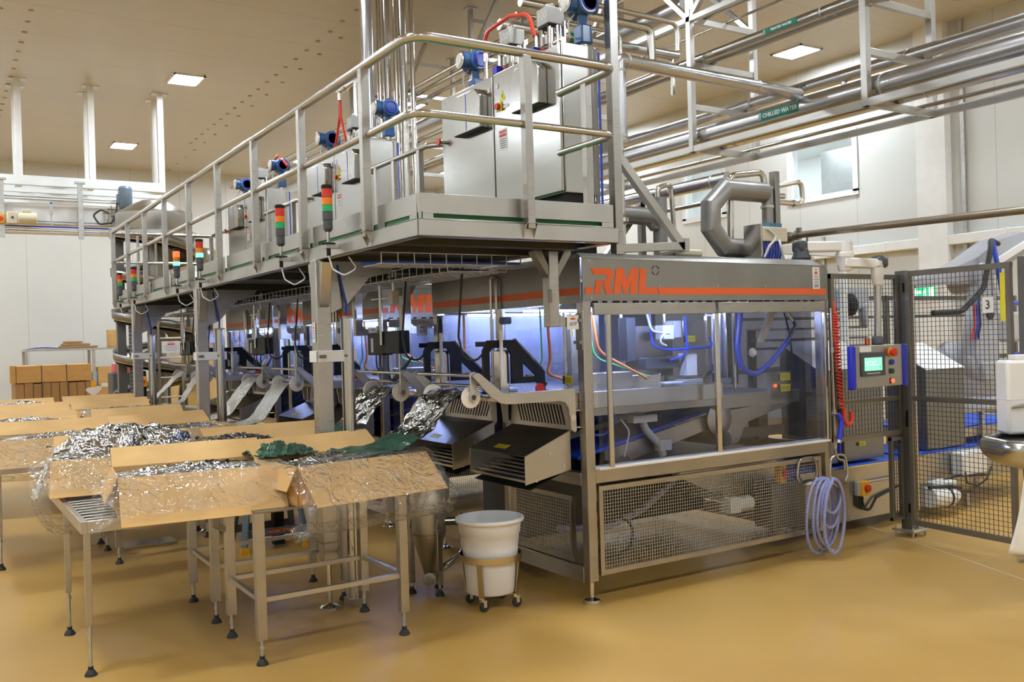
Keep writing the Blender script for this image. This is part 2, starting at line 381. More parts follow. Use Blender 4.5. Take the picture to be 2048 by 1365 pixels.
# the lit room behind the windows
office = MB().box((XW1+2.4, 3, 3.2), (XW1+2.6, 13, CEIL)).box((XW1+0.2, 3, 3.2), (XW1+2.6, 13, 3.3))
office.box((XW1+0.2, 2.8, 3.2), (XW1+2.6, 3, CEIL)).box((XW1+0.2, 13, 3.2), (XW1+2.6, 13.2, CEIL)).box((XW1+0.2, 3, 5.2), (XW1+2.6, 13, 5.3))
struct('wall_office', office, wall_bm)
lo = struct('wall_office_ceiling', MB().box((XW1+0.2, 3, 5.17), (XW1+2.4, 13, 5.2)), wall_bm)
for y in (4.6, 6.6, 8.9, 11): MB().box((XW1+0.9, y-0.35, 5.15), (XW1+1.4, y+0.35, 5.168)).build('added_office_light', lamp_mat('added_office_panel', (0.85, 0.93, 1.0), 26.0) if 'added_office_panel' not in MATS else MATS['added_office_panel'], lo)  # unseen lamps, added so the office windows are not dark
struct('door_1', MB().box((XW1+1.2, 6.55, 3.3), (XW1+1.25, 7.3, 4.95)), grey_p)
struct('trim_1', MB().box((XW1-0.16, 3.9, 0), (XW1, 4.39, CEIL)), white_sheet)
struct('trim_2', MB().box((XW1-0.05, 3.66, 0), (XW1, 3.72, CEIL)).box((XW1-0.05, 6.27, 0), (XW1, 6.32, 3.2)), zinc)
struct('baseboard_right', MB().box((XW1-0.06, YW0, 0), (XW1, YW1, 0.15)), white_sheet)
struct('baseboard_back', MB().box((XW0, YW1-0.06, 0), (XW1, YW1, 0.15)), white_sheet)
# pale line joints in the floor coating
mb = MB()
a, b_ = pZ(1800, 1075), pZ(2048, 1160); d = (b_-a).normalized(); mb.bar(a-d*1.0, b_+d*1.5, 0.014, 0.002)
a, b_ = pZ(1240, 1185), pZ(1500, 1100)
struct('trim_3', mb, mat('pale_joint', (0.62, 0.52, 0.36), 0.4))
# ceiling lights in their grid
LX = (-7.8, -3.62, 0.57, 4.77, 8.95); LY = (-6.0, 0.0, 5.95, 11.9, 17.8)
def ceiling_light(x, y, label):
    t = thing('ceiling_light', label, 'ceiling light', (x, y, CEIL), 'flush ceiling light panels')
    f = MB(); w, h = 0.26, 0.32
    for a, b_ in (((-w, -h), (w, -h+0.03)), ((-w, h-0.03), (w, h)), ((-w, -h), (-w+0.03, h)), ((w-0.03, -h), (w, h))):
        f.box((x+a[0], y+a[1], CEIL-0.03), (x+b_[0], y+b_[1], CEIL-0.001))
    f.build('light_frame', white_sheet, t)
    MB().box((x-w+0.03, y-h+0.03, CEIL-0.022), (x+w-0.03, y+h-0.03, CEIL-0.002)).build('diffuser', lit_panel, t)
    return t
SEEN = {(0.57, 11.9): 'flush ceiling light panel above the white hanging frame, the larger of two',
        (0.57, 17.8): 'flush ceiling light panel between two white hanging posts, small and far away',
        (8.95, 5.95): 'flush ceiling light panel over the labelled pipes near the white wall'}
for x in LX:
    for y in LY: ceiling_light(x, y, SEEN.get((x, y), 'flush square ceiling light panel beyond the pipe racks and machines'))
# bolt heads along the ceiling edge
# ---------------------------------------------------------------- packaging machines
P29 = 2.9
LOGO = [[(0.064, 2.009), (0.205, 2.010), (0.230, 1.993), (0.238, 1.965), (0.225, 1.937), (0.204, 1.915), (0.226, 1.851), (0.172, 1.851), (0.154, 1.909), (0.158, 1.934), (0.180, 1.944), (0.186, 1.956), (0.178, 1.966), (0.083, 1.967)],
        [(0.100, 1.936), (0.150, 1.936), (0.131, 1.851), (0.084, 1.851)],
        [(0.018, 1.893), (0.074, 1.893), (0.072, 1.851), (0.016, 1.851)],
        [(0.257, 2.010), (0.316, 2.010), (0.336, 1.937), (0.373, 2.010), (0.434, 2.010), (0.409, 1.851), (0.355, 1.851), (0.370, 1.925), (0.327, 1.851), (0.311, 1.851), (0.294, 1.919), (0.280, 1.851), (0.229, 1.851)],
        [(0.447, 2.010), (0.499, 2.010), (0.480, 1.893), (0.573, 1.893), (0.588, 1.851), (0.425, 1.851)],
        [(0.582, 1.893), (2.165, 1.893), (2.165, 1.849), (0.597, 1.849)]]
def foot(mb, x, y, z1, r=0.055, rod=0.014):
    return mb.lathe([(r, 0.0), (r, 0.012), (r*0.86, 0.022), (rod*1.5, 0.03), (rod, 0.036), (rod, z1)], (x, y, 0), seg=20)
def notice(name, p, u, w, h, parent, rows=6, word=None, wz=0.0):
    # white paper notice with a red heading and lines of print; u = reading direction
    u = Vec(u); nrm = u.cross(Vec((0, 0, 1))); c = Vec(p)
    def q(a, b_, c0, c1, out):
        e = nrm*out; return [c+u*a+Vec((0, 0, c0))+e, c+u*b_+Vec((0, 0, c0))+e, c+u*b_+Vec((0, 0, c1))+e, c+u*a+Vec((0, 0, c1))+e]
    s = MB().slab(q(-w/2, w/2, -h/2, h/2, 0.001), 0.002).build(name, paper, parent)
    r_ = MB().slab(q(-w*0.2, w*0.2, h*0.18, h*0.30, 0.0035), 0.0006); r_.slab(q(-w*0.15, w*0.15, h*0.38, h*0.42, 0.0035), 0.0006)
    r_.build('red_print', ink_r, s)
    k_ = MB()
    for i in range(rows):
        z = h*(0.10-0.5*i/rows); k_.slab(q(-w*(0.38-0.1*(i % 2)), w*(0.38-0.1*(i % 2)), z-h*0.015, z+h*0.012, 0.0035), 0.0006)
    k_.build('blue_print', ink_b, s)
    if word: text_mb(word[0], word[2], frame4(c+nrm*0.0042+Vec((0, 0, wz)), u, (0, 0, 1)), 0.0006, bold=0.0006).build('lettering', word[1], s)
    return s
def warn_label(name, p, u, w, h, parent):
    u = Vec(u); nrm = u.cross(Vec((0, 0, 1))); c = Vec(p); Zv = Vec((0, 0, 1))
    s = MB().slab([c-u*w/2-Zv*h/2+nrm*0.001, c+u*w/2-Zv*h/2+nrm*0.001, c+u*w/2+Zv*h/2+nrm*0.001, c-u*w/2+Zv*h/2+nrm*0.001], 0.002).build(name, yellow, parent)
    k_ = MB(); e = nrm*0.0035
    k_.slab([c-u*w/2-Zv*h/2+e, c-u*w*0.3-Zv*h/2+e, c-u*w*0.3+Zv*h/2+e, c-u*w/2+Zv*h/2+e], 0.0006)
    for i in (-1, 0, 1): k_.slab([c-u*w*0.22+Zv*h*(0.22*i-0.03)+e, c+u*w*0.4+Zv*h*(0.22*i-0.03)+e, c+u*w*0.4+Zv*h*(0.22*i+0.03)+e, c-u*w*0.22+Zv*h*(0.22*i+0.03)+e], 0.0006)
    k_.build('black_print', ink_k, s); return s
def make_machine(label):
    t = thing('packaging_machine', label, 'packaging machine', (0, 0, 0), 'packaging machines in a row under the platform')
    L, D = 2.12, 1.86; h = 0.0325
    f = MB()
    for x in (0.0, L):
        for y in (0.0, D): f.box((x, y, 0.13), (x+0.065, y+0.065, 1.812))
    f.box((0.065, 0.0, 0.715), (L, 0.06, 0.80)); f.box((0.0, 0.065, 0.115), (0.05, D, 0.215)); f.box((L+0.015, 0.065, 0.115), (L+0.065, D, 0.215))
    f.box((0.065, D, 0.715), (L, D+0.06, 0.80)); f.box((0.0, 0.065, 0.70), (0.05, D, 0.78)); f.box((L+0.015, 0.065, 0.70), (L+0.065, D, 0.78))
    f.box((0.065, D, 0.115), (L, D+0.06, 0.215)); f.box((0.065, 0.02, 1.772), (L, 0.06, 1.812))
    f.box((0.0, 0.9, 0.13), (0.05, 0.95, 1.05))
    f.build('frame', steel, t, bev=0.004)
    for x in (h, L+h):
        for y in (h, D+h): foot(MB(), x, y, 0.14).build('foot', polish, t)
    # header boards
    hd = MB().prism([(0.0, 1.812), (2.19, 1.812), (2.19, 2.02), (2.165, 2.052), (0.0, 2.064)], 'XZ', -0.006, 0.0)
    hd.slab([(0, -0.006, 2.064), (2.165, -0.006, 2.052), (2.13, 0.045, 2.098), (0, 0.045, 2.098)], 0.004)
    hf = hd.build('header_board', header_m, t)
    lg = MB()
    for p in LOGO: lg.prism(p, 'XZ', -0.0085, -0.006)
    lg.build('logo', orange, hf)
    rg = MB()
    for k in range(4):
        a0 = math.pi/2*k+0.22; pts = []
        for j in range(7): a = a0+j*(math.pi/2-0.44)/6; pts.append((0.570+0.031*math.cos(a), 2.000+0.031*math.sin(a)))
        for j in range(6, -1, -1): a = a0+j*(math.pi/2-0.44)/6; pts.append((0.570+0.0255*math.cos(a), 2.000+0.0255*math.sin(a)))
        rg.prism(pts, 'XZ', -0.008, -0.006)
    rg.build('ring_vent', ink_k, hf)
    bt = MB()
    for x, z in ((0.05, 2.05), (0.06, 1.825), (0.6, 1.905), (1.1, 1.905), (1.55, 1.905), (2.1, 2.03), (2.16, 1.825)): bt.cyl((x, -0.011, z), (x, -0.006, z), 0.006, seg=8)
    bt.build('bolt', zinc, hf)
    notice('notice', (2.065, -0.0065, 1.966), (1, 0, 0), 0.075, 0.155, hf, 6, ('QCP', ink_b, 0.022), -0.06)
    hs = MB().box((-0.006, 0.012, 1.80), (0, D+0.06, 2.064)); hs.slab([(-0.006, D+0.06, 2.064), (-0.006, 0.012, 2.064), (0.045, 0.045, 2.098), (0.045, D+0.03, 2.098)], 0.003)
    ho = hs.build('side_header', header_m, t)
    MB().box((-0.0085, 0.025, 1.849), (-0.006, D+0.05, 1.893)).build('stripe', orange, ho)
    MB().box((0.045, 0.045, 2.085), (2.12, D+0.03, 2.097)).box((2.18, 0.0, 1.812), (2.19, D+0.06, 2.04)).box((0, D+0.055, 1.812), (2.19, D+0.06, 2.06)).build('roof_panel', steel_d, t)
    gap = MB()
    for i in range(26):
        x = 0.09+i*0.078; gap.box((x, 0.008, 1.797), (x+random.uniform(0.02, 0.06), 0.02, 1.811))
    gap.build('wiring_strip', dark, t)
    # sliding doors
    for x0, x1, yy, zt in ((0.07, 1.07, -0.022, 1.797), (1.075, 2.112, -0.04, 1.798)):
        d = MB().box((x0, yy, zt-0.072), (x1, yy+0.028, zt)).build('door', steel, t, bev=0.003)
        MB().box((x0+0.02, yy+0.01, 0.82), (x1-0.01, yy+0.016, zt-0.07)).build('pane', acrylic, d)
        if x0 < 0.5:
            MB().cyl((0.152, -0.045, 0.815), (0.152, -0.045, 1.725), 0.0185, seg=14).build('door_handle', rail_m, d)
            MB().box((1.05, yy-0.004, 0.81), (1.088, yy+0.02, 1.725)).build('stile', polish, d, bev=0.003)
        else:
            MB().box((2.097, yy-0.004, 0.81), (2.116, yy+0.02, 1.722)).build('stile', polish, d, bev=0.003)
    MB().box((0.06, -0.05, 0.800), (2.125, 0.06, 0.816)).build('sill', white_p, t, bev=0.003)
    # wire guards
    for kind, o, u, lu, n in (('f', (0.072, -0.004, 0.165), (1, 0, 0), 1.985, 96), ('s', (-0.012, 0.13, 0.235), (0, 1, 0), 0.70, 34)):
        u = Vec(u); hgt = 0.535 if kind == 'f' else 0.40; z0 = o[2]
        g = MB(); O_ = Vec(o); e = 0.03
        g.bar(O_+Vec((0, 0, e/2)), O_+u*lu+Vec((0, 0, e/2)), 0.02, e); g.bar(O_+Vec((0, 0, hgt-e/2)), O_+u*lu+Vec((0, 0, hgt-e/2)), 0.02, e)
        g.bar(O_+u*e/2, O_+u*e/2+Vec((0, 0, hgt)), e, 0.0215); g.bar(O_+u*(lu-e/2), O_+u*(lu-e/2)+Vec((0, 0, hgt)), e, 0.0215)
        gf = g.build('guard_frame', steel, t)
        MB().grid(O_+u*e+Vec((0, 0, e)), u, (0, 0, 1), lu-2*e, hgt-2*e, n, int((hgt-2*e)/0.0205), 0.0024).build('wire_mesh', zinc, gf)
    # infeed table with its arms
    MB().box((-0.54, 0.07, 1.235), (1.2, D-0.05, 1.262)).box((-0.06, 0.07, 1.16), (1.2, 0.11, 1.24)).box((-0.06, D-0.1, 1.16), (1.2, D-0.06, 1.24)).build('infeed_table', polish, t, bev=0.003)
    arm = [(-0.75, 1.40), (-0.72, 1.415), (-0.70, 1.410), (-0.55, 1.288), (-0.05, 1.292), (-0.045, 1.04), (-0.06, 1.03), (-0.085, 1.05), (-0.10, 1.18), (-0.125, 1.212), (-0.16, 1.222), (-0.53, 1.226), (-0.57, 1.235), (-0.63, 1.27)]
    for y in (0.03, 0.79, 0.94, 1.74): MB().prism(arm, 'XZ', y, y+0.014).build('side_arm', steel_h, t, bev=0.002)
    br = MB()
    for z in (1.06, 1.16, 1.27): br.cyl((-0.05, 0.037, z), (0.0, 0.037, z), 0.007, seg=10)
    br.cyl((-0.075, 0.028, 1.12), (-0.075, 0.02, 1.12), 0.02, seg=16)
    br.build('arm_bolts', polish, t)
    for y0, y1 in ((0.045, 0.79), (0.955, 1.74)):
        sh = MB().cyl((-0.715, y0, 1.397), (-0.715, y1, 1.397), 0.011, seg=12).cyl((-0.62, y0, 1.33), (-0.62, y1, 1.33), 0.009, seg=10)
        sh.build('shaft', rail_m, t)
        for y in (y0+0.025, ) : 
            MB().prism([(-0.738, 1.412), (-0.715, 1.42), (-0.694, 1.412), (-0.702, 1.26), (-0.722, 1.245), (-0.742, 1.262)], 'XZ', y, y+0.016).build('roller_hanger', zinc, t, bev=0.003)
        ya, yb = y0+0.055, y0+0.53
        ax = MB().cyl((-0.722, ya-0.03, 1.275), (-0.722, yb+0.03, 1.275), 0.016, seg=12).build('roller', dgrey_p, t)
        for y, s_ in ((ya, 1), (yb, -1)):
            MB().lathe([(0.02, -0.012), (0.03, -0.012), (0.034, -0.004), (0.060, 0.0), (0.062, 0.006), (0.058, 0.014), (0.024, 0.02)], (-0.722, y, 1.275), (0, s_, 0), 28).build('roller_flange', white_p, ax)
    # slotted guards and outfeed chutes
    for y0, y1, sl in ((0.10, 0.78, 1), (0.98, 1.70, -1)):
        n = 15; w = (y1-y0)
        p = MB().slab([(-0.035, y1, 1.03), (-0.035, y0, 1.015), (-0.02, y0, 1.225), (-0.02, y1, 1.225)], 0.004)
        vp = p.build('slotted_guard', steel_h, t)
        s2 = MB()
        for i in range(n):
            y = y0+0.09+(w-0.20)*i/(n-1); dy = 0.055*sl
            s2.slab([(-0.036, y+0.012-dy*0.5, 1.065), (-0.036, y-dy*0.5, 1.065), (-0.029, y+dy*0.5, 1.185), (-0.029, y+0.012+dy*0.5, 1.185)], 0.002)
        s2.build('slot', dark, vp)
        # chute
        xo, xi = -0.375, -0.045; zo, zi = 0.905, 1.035; dz = 0.165
        top = MB().slab([(xi, y1-0.03, zi), (xi, y0, zi), (xo, y0, zo), (xo, y1-0.03, zo)], -0.004)
        ch = top.build('chute', chute_m, t)
        for y in (y0, y1-0.035): MB().prism([(xo, zo), (xi, zi), (xi, zi-dz-0.07), (xo, zo-dz)], 'XZ', y, y+0.005).build('chute_side', steel_h, ch, bev=0.001)
        rl = MB()
        for i in range(9):
            q = i/8.5; x = xo+0.015+(xi-xo)*q; z = zo-dz+0.02+(zi-zo)*q*0.98
            rl.cyl((x, y0+0.006, z), (x, y1-0.036, z), 0.010, seg=10)
        rl.build('chute_rollers', rail_m, ch)
        MB().slab([(xi, y1-0.03, zi-dz-0.06), (xi, y0, zi-dz-0.06), (xo+0.03, y0, zo-dz-0.03), (xo+0.03, y1-0.03, zo-dz-0.03)], 0.003).build('chute_base', black, ch)
        ym = y0+0.36
        MB().slab([(xo+0.09, ym+0.07, zo+0.038), (xo+0.09, ym-0.07, zo+0.038), (xo+0.045, ym-0.07, zo+0.0215), (xo+0.045, ym+0.07, zo+0.0215)], -0.002).build('yellow_sticker', yellow, ch)
        bo = MB()
        for x, z in ((-0.30, 0.76), (-0.18, 0.80), (-0.20, 0.91), (-0.10, 0.83)): bo.cyl((x, y0-0.006, z), (x, y0, z), 0.009, seg=10)
        bo.build('chute_bolts', zinc, ch)
    # printer brackets standing on the table
    for y in (0.33, 1.10):
        out = [(-0.50, 1.27), (-0.50, 1.53), (-0.465, 1.592), (-0.27, 1.592), (-0.075, 1.40), (-0.06, 1.39), (-0.055, 1.262), (-0.085, 1.262), (-0.09, 1.30), (-0.12, 1.325), (-0.30, 1.325), (-0.30, 1.50), (-0.325, 1.545), (-0.43, 1.545), (-0.455, 1.52), (-0.455, 1.27)]
        tri = [(-0.22, 1.365), (-0.12, 1.365), (-0.22, 1.455)]
        b1 = MB()
        # plate built around the triangular opening
        b1.prism(out[:3]+[(-0.27, 1.592), (-0.30, 1.5), (-0.325, 1.545), (-0.43, 1.545), (-0.455, 1.52), (-0.455, 1.27)], 'XZ', y, y+0.02)
        b1.prism([(-0.27, 1.592), (-0.22, 1.54), (-0.22, 1.325), (-0.30, 1.325), (-0.30, 1.50)], 'XZ', y, y+0.02)
        b1.prism([(-0.22, 1.54), (-0.075, 1.40), (-0.12, 1.365), (-0.22, 1.455)], 'XZ', y, y+0.02)
        b1.prism([(-0.075, 1.40), (-0.06, 1.39), (-0.055, 1.262), (-0.085, 1.262), (-0.09, 1.30), (-0.12, 1.325), (-0.22, 1.325), (-0.22, 1.365), (-0.12, 1.365)], 'XZ', y, y+0.02)
        b1.box((-0.46, y+0.02, 1.555), (-0.29, y+0.16, 1.585))
        bk = b1.build('printer_bracket', black, t)
        MB().slab([(-0.268, y, 1.597), (-0.06, y, 1.395), (-0.06, y+0.035, 1.395), (-0.268, y+0.035, 1.597)], 0.004).build('bright_edge', polish, bk)
        MB().cyl((-0.385, y-0.02, 1.36), (-0.385, y-0.02, 1.65), 0.011, seg=12).build('guide_rod', white_p, bk)
        MB().box((-0.37, y+0.03, 1.262), (-0.30, y+0.10, 1.53)).build('print_head', polish, bk, bev=0.006)
        MB().cyl((-0.10, y-0.004, 1.285), (-0.10, y, 1.285), 0.035, seg=18).build('knob', red, bk)
        cb = MB().tube([(-0.49, y+0.01, 1.52), (-0.53, y+0.03, 1.47), (-0.60, y+0.06, 1.49), (-0.62, y+0.08, 1.62), (-0.58, y+0.08, 2.03)], 0.007, 8, fil=0.08)
        cb.build('cable', rubber, bk)
    for y in (0.33, 1.10):
        c_ = MB().tube([(-0.02, y, 1.262), (-0.02, y+0.12, 1.262), (0.03, y+0.12, 1.31)], 0.01, 8); c_.build('lever', black, t)
    # inside: bed beams, plates and gear seen through the doors
    MB().box((0.12, 0.20, 1.10), (1.26, 0.24, 1.205)).box((1.26, 0.20, 1.075), (2.10, 0.24, 1.165)).box((0.12, 0.22, 1.195), (1.26, 0.6, 1.205)).build('bed_beam', steel_h, t)
    MB().box((1.24, 0.48, 1.18), (1.47, 0.49, 1.69)).box((0.80, 0.60, 1.30), (1.24, 0.61, 1.66)).build('back_plate', steel_h, t)
    MB().box((1.46, 0.47, 1.14), (1.50, 0.5, 1.72)).slab([(1.27, 0.47, 1.18), (1.30, 0.47, 1.16), (1.50, 0.47, 1.33), (1.50, 0.47, 1.37)], 0.012).build('post_plate', polish, t)
    for (x0, x1, y, z0, z1, mm, nm) in ((0.70, 0.78, 0.45, 1.42, 1.72, dgrey_p, 'cylinder_block'), (0.30, 0.66, 0.35, 1.23, 1.36, steel_h, 'feed_block'), (1.00, 1.10, 0.42, 1.56, 1.66, white_p, 'valve_box'),
                                        (1.10, 1.17, 0.42, 1.57, 1.69, grey_p, 'junction_box'), (0.84, 1.14, 0.42, 1.36, 1.44, dgrey_p, 'slide_unit'), (1.17, 1.27, 0.38, 1.30, 1.46, white_sheet, 'gripper'),
                                        (1.13, 1.32, 0.38, 1.22, 1.28, grey_p, 'gripper_base'), (0.70, 0.95, 0.40, 1.22, 1.33, polish, 'clamp_bar'), (0.95, 1.12, 0.36, 1.235, 1.27, white_sheet, 'film_clamp'),
                                        (1.60, 1.66, 0.55, 1.30, 1.74, steel, 'column'), (1.78, 1.84, 0.6, 1.25, 1.75, polish, 'column'), (1.92, 2.0, 0.7, 1.20, 1.75, steel_d, 'column'), (0.34, 0.42, 0.6, 1.25, 1.75, steel_h, 'column'), (0.52, 0.60, 0.62, 1.3, 1.75, steel_d, 'column')):
        MB().box((x0, y, z0), (x1, y+0.09, z1)).build(nm, mm, t, bev=0.006)
    for x, y in ((0.22, 0.5), (0.48, 0.7), (0.9, 0.75), (1.35, 0.8), (1.7, 0.72), (1.55, 0.3)): MB().cyl((x, y, 1.2), (x, y, 1.76), 0.014, seg=10).build('guide_rod', polish, t)
    def hose(name, pts, r_, m, fil=0.06): MB().tube(pts, r_, 8, fil=fil).build(name, m, t)
    hose('blue_hose', [(0.86, 0.4, 1.74), (0.86, 0.38, 1.52), (0.98, 0.36, 1.49), (1.40, 0.36, 1.50), (1.43, 0.42, 1.56)], 0.009, blue_hose)
    hose('blue_hose', [(1.16, 0.38, 1.72), (1.16, 0.36, 1.50), (1.12, 0.36, 1.44), (1.0, 0.36, 1.42)], 0.008, blue_hose)
    hose('white_cable', [(0.82, 0.38, 1.74), (0.84, 0.36, 1.62), (1.0, 0.36, 1.6)], 0.008, grey_wire)
    hose('white_cable', [(1.0, 0.36, 1.61), (0.93, 0.35, 1.60), (0.90, 0.35, 1.54), (0.96, 0.35, 1.52)], 0.007, grey_wire)
    hose('orange_cable', [(0.33, 0.35, 1.76), (0.36, 0.33, 1.5), (0.5, 0.3, 1.42), (0.72, 0.28, 1.31)], 0.010, orange_wire, 0.12)
    hose('green_cable', [(0.30, 0.35, 1.76), (0.32, 0.33, 1.46), (0.5, 0.3, 1.40), (0.74, 0.28, 1.32)], 0.007, green_wire, 0.12)
    hose('yellow_cable', [(0.16, 0.35, 1.76), (0.17, 0.34, 1.6)], 0.006, yellow_wire)
    hose('orange_cable', [(-0.002+0.03, 0.42, 1.79), (0.05, 0.42, 1.45), (0.0, 0.40, 1.37), (0.12, 0.38, 1.33)], 0.010, orange_wire, 0.1)
    hose('green_cable', [(0.03, 0.50, 1.79), (0.04, 0.50, 1.45), (0.0, 0.52, 1.38)], 0.006, green_wire, 0.1)
    hose('orange_cable', [(0.06, 1.55, 1.79), (0.06, 1.55, 1.5), (0.08, 1.42, 1.38), (0.12, 1.25, 1.33)], 0.010, orange_wire, 0.1)
    hose('blue_ribbed_hose', [(1.545, 0.22, 1.77), (1.50, 0.22, 1.50), (1.53, 0.22, 1.33), (1.68, 0.22, 1.29), (1.84, 0.22, 1.38), (2.02, 0.22, 1.53)], 0.020, blue_hose, 0.12)
    hose('nozzle_arm', [(2.02, 0.22, 1.53), (2.13, 0.24, 1.64), (2.05, 0.26, 1.75)], 0.013, polish, 0.03)
    hose('black_cable', [(2.06, 0.3, 1.77), (2.12, 0.3, 1.6), (2.20-0.03, 0.32, 1.42), (2.16, 0.32, 1.40)], 0.007, rubber, 0.04)
    MB().slab([(1.78, 0.3, 1.52), (1.82, 0.3, 1.52), (1.97, 0.3, 1.76), (1.91, 0.3, 1.76)], 0.03).build('lever_arm', cream, t)
    MB().lathe([(0.03, 0), (0.034, 0.01), (0.02, 0.03)], (1.66, 0.24, 1.45), (0, -1, 0), 16).build('gauge', white_p, t)
    warn_label('warning_label', (1.29, 0.478, 1.56), (1, 0, 0), 0.11, 0.045, t)
    warn_label('warning_label', (0.45, 0.198, 1.19), (1, 0, 0), 0.16, 0.05, t)
    for z in (1.265, 1.185): warn_label('warning_label', (1.935, 0.198, z), (1, 0, 0), 0.13, 0.05, t)
    MB().box((1.80, 0.2, 1.1), (2.02, 0.23, 1.30)).build('switch_plate', steel, t)
    MB().lathe([(0.012, 0), (0.012, 0.01), (0.006, 0.014)], (1.845, 0.2, 1.205), (0, -1, 0), 14).build('red_lamp', red_on, t)
    # lower inside: sloping blue belt conveyor
    z1, z0 = 1.06, 0.84
    for y0, y1 in ((0.30, 0.75), (1.0, 1.5)):
        MB().slab([(0.15, y1, z0), (0.15, y0, z0), (1.25, y0, z1), (1.25, y1, z1)], -0.02).slab([(1.25, y1, z1), (1.25, y0, z1), (2.15, y0, z1+0.04), (2.15, y1, z1+0.04)], -0.02).build('blue_belt', belt, t)
        MB().prism([(0.35, 0.80), (0.55, 0.78), (1.25, 0.93), (1.45, 0.80), (1.55, 0.82), (1.62, 0.95), (2.1, 1.06), (2.1, 1.10), (1.25, 1.03), (0.35, 0.86)], 'XZ', y0-0.02, y0).build('conveyor_side', steel_h, t)
        MB().cyl((1.42, y0-0.03, 0.85), (1.42, y1, 0.85), 0.05, seg=18).cyl((0.5, y0-0.03, 0.77), (0.5, y1, 0.77), 0.055, seg=18).build('drum', dgrey_p, t)
    MB().lathe([(0.10, 0), (0.115, 0.03), (0.04, 0.06)], (1.33, 0.27, 1.0), (0, -1, 0), 18).build('pulley_cover', steel_h, t)
    cl = MB().tube([(0.62, 0.24, 1.07), (0.66, 0.24, 0.98), (0.76, 0.22, 0.87), (0.79, 0.22, 0.80)], 0.026, 10).box((0.53, 0.2, 1.03), (0.73, 0.27, 1.075)).cbox((0.79, 0.22, 0.87), (0.10, 0.06, 0.07)); cl.build('air_cylinder', grey_p, t)
    MB().box((1.5, 0.35, 0.83), (2.1, 0.4, 0.90)).box((1.88, 0.4, 0.8), (1.98, 0.5, 1.06)).build('cross_beam', steel_d, t)
    MB().box((0.02, D-0.05, 0.72), (L, D-0.045, 1.79)).build('dim_backing', mat('dim_backing_grey', (0.20, 0.21, 0.27), 0.3, 0, 0.1), t)  # added sheet; its grey-blue stands in for the dim interior
    MB().box((L-0.02, 0.08, 0.82), (L-0.014, D-0.06, 1.79)).build('dimming_pane', smoky, t)  # added pane; its smoky tint darkens this end of the inside
    MB().box((0.05, 0.07, 0.70), (L, D-0.06, 0.712)).build('floor_hiding_sheet', dgrey_p, t)  # added dark sheet that hides the bright floor below
    MB().box((1.22, 0.24, 1.150), (2.09, D-0.1, 1.162)).build('led_shade_plate', steel_d, t)  # added plate that keeps LED light out of the lower inside
    hose('blue_hose', [(0.13, 0.22, 0.99), (0.3, 0.22, 0.97), (0.40, 0.22, 1.05), (0.40, 0.22, 1.09)], 0.007, blue_hose)
    hose('white_cable', [(0.45, 0.23, 1.06), (0.52, 0.23, 0.98), (0.47, 0.23, 0.82)], 0.006, grey_wire)
    # below the bed
    MB().box((0.10, 0.12, 0.58), (0.20, 0.2, 0.68)).build('junction_box', white_sheet, t, bev=0.006)
    MB().box((0.092, 0.05, 0.40), (0.13, 0.09, 0.52)).build('isolator_switch', yellow_p, t, bev=0.004)
    MB().cyl((0.11, 0.05, 0.46), (0.11, 0.035, 0.46), 0.022, seg=14).build('isolator_knob', red, t)
    hose('black_cable', [(0.16, 0.15, 0.58), (0.24, 0.12, 0.5), (0.42, 0.10, 0.42), (0.40, 0.10, 0.26), (0.15, 0.1, 0.22)], 0.009, rubber, 0.1)
    hose('grey_drain_hose', [(0.12, 0.5, 0.36), (0.5, 0.45, 0.33), (0.75, 0.4, 0.42), (1.0, 0.35, 0.60), (1.05, 0.35, 0.72)], 0.022, hose_m, 0.15)
    MB().prism([(0.85, 0.70), (2.0, 0.70), (2.0, 0.36), (1.6, 0.36)], 'XZ', 0.35, 0.8).build('discharge_chute', steel_h, t)
    mo = MB().cyl((1.36, 0.2, 0.40), (1.56, 0.2, 0.40), 0.05, seg=18).box((1.32, 0.15, 0.35), (1.42, 0.25, 0.46)); mo.build('motor', white_sheet, t, bev=0.006)
    MB().box((1.72, 0.06, 0.53), (1.78, 0.12, 0.66)).build('isolator_switch', yellow_p, t, bev=0.005)
    MB().cyl((1.755, 0.06, 0.595), (1.755, 0.04, 0.595), 0.026, seg=16).build('isolator_knob', red, t)
    MB().box((1.70, 0.12, 0.2), (2.05, 0.3, 0.52)).build('gear_housing', steel_d, t, bev=0.01)
    MB().box((0.2, 1.0, 0.20), (1.9, 1.6, 0.6)).build('vacuum_unit', dgrey_p, t, bev=0.02)
    MB().tube(fillet([(-0.03, 1.0, 1.27), (-0.03, 1.0, 2.02), (-0.03, 0.93, 2.02), (-0.03, 0.93, 1.6)], 0.033, 6), 0.012, 12).build('tube_loop', rail_m, t)
    MB().cyl((-0.02, 0.90, 1.262), (-0.02, 0.90, 1.80), 0.03, seg=16).build('side_column', steel_h, t)
    MB().cyl((-0.05, 0.85, 1.72), (0.02, 0.85, 1.72), 0.025, seg=14).build('side_knob', dgrey_p, t)
    for y, w in ((0.55, 0.10), (0.75, 0.14), (1.35, 0.12), (1.55, 0.10)): MB().box((-0.30, y, 1.2625), (-0.12, y+w, 1.285)).build('clamp_plate', white_sheet, t, bev=0.004)
    for y in (0.62, 0.2, 1.42): warn_label('warning_label', (0.022, y, 1.335), (0, -1, 0), 0.10, 0.05, t)
    # work lights under the header
    MB().box((0.15, 0.14, 1.775), (1.15, 0.17, 1.79)).box((0.15, 1.62, 1.775), (1.15, 1.65, 1.79)).box((0.15, 0.85, 1.775), (1.15, 0.88, 1.79)).build('work_light', led_m, t)
    # side screens towards the platform
    MB().box((0.02, 0.09, 1.30), (0.026, D-0.02, 1.80)).build('side_pane', acrylic, t)
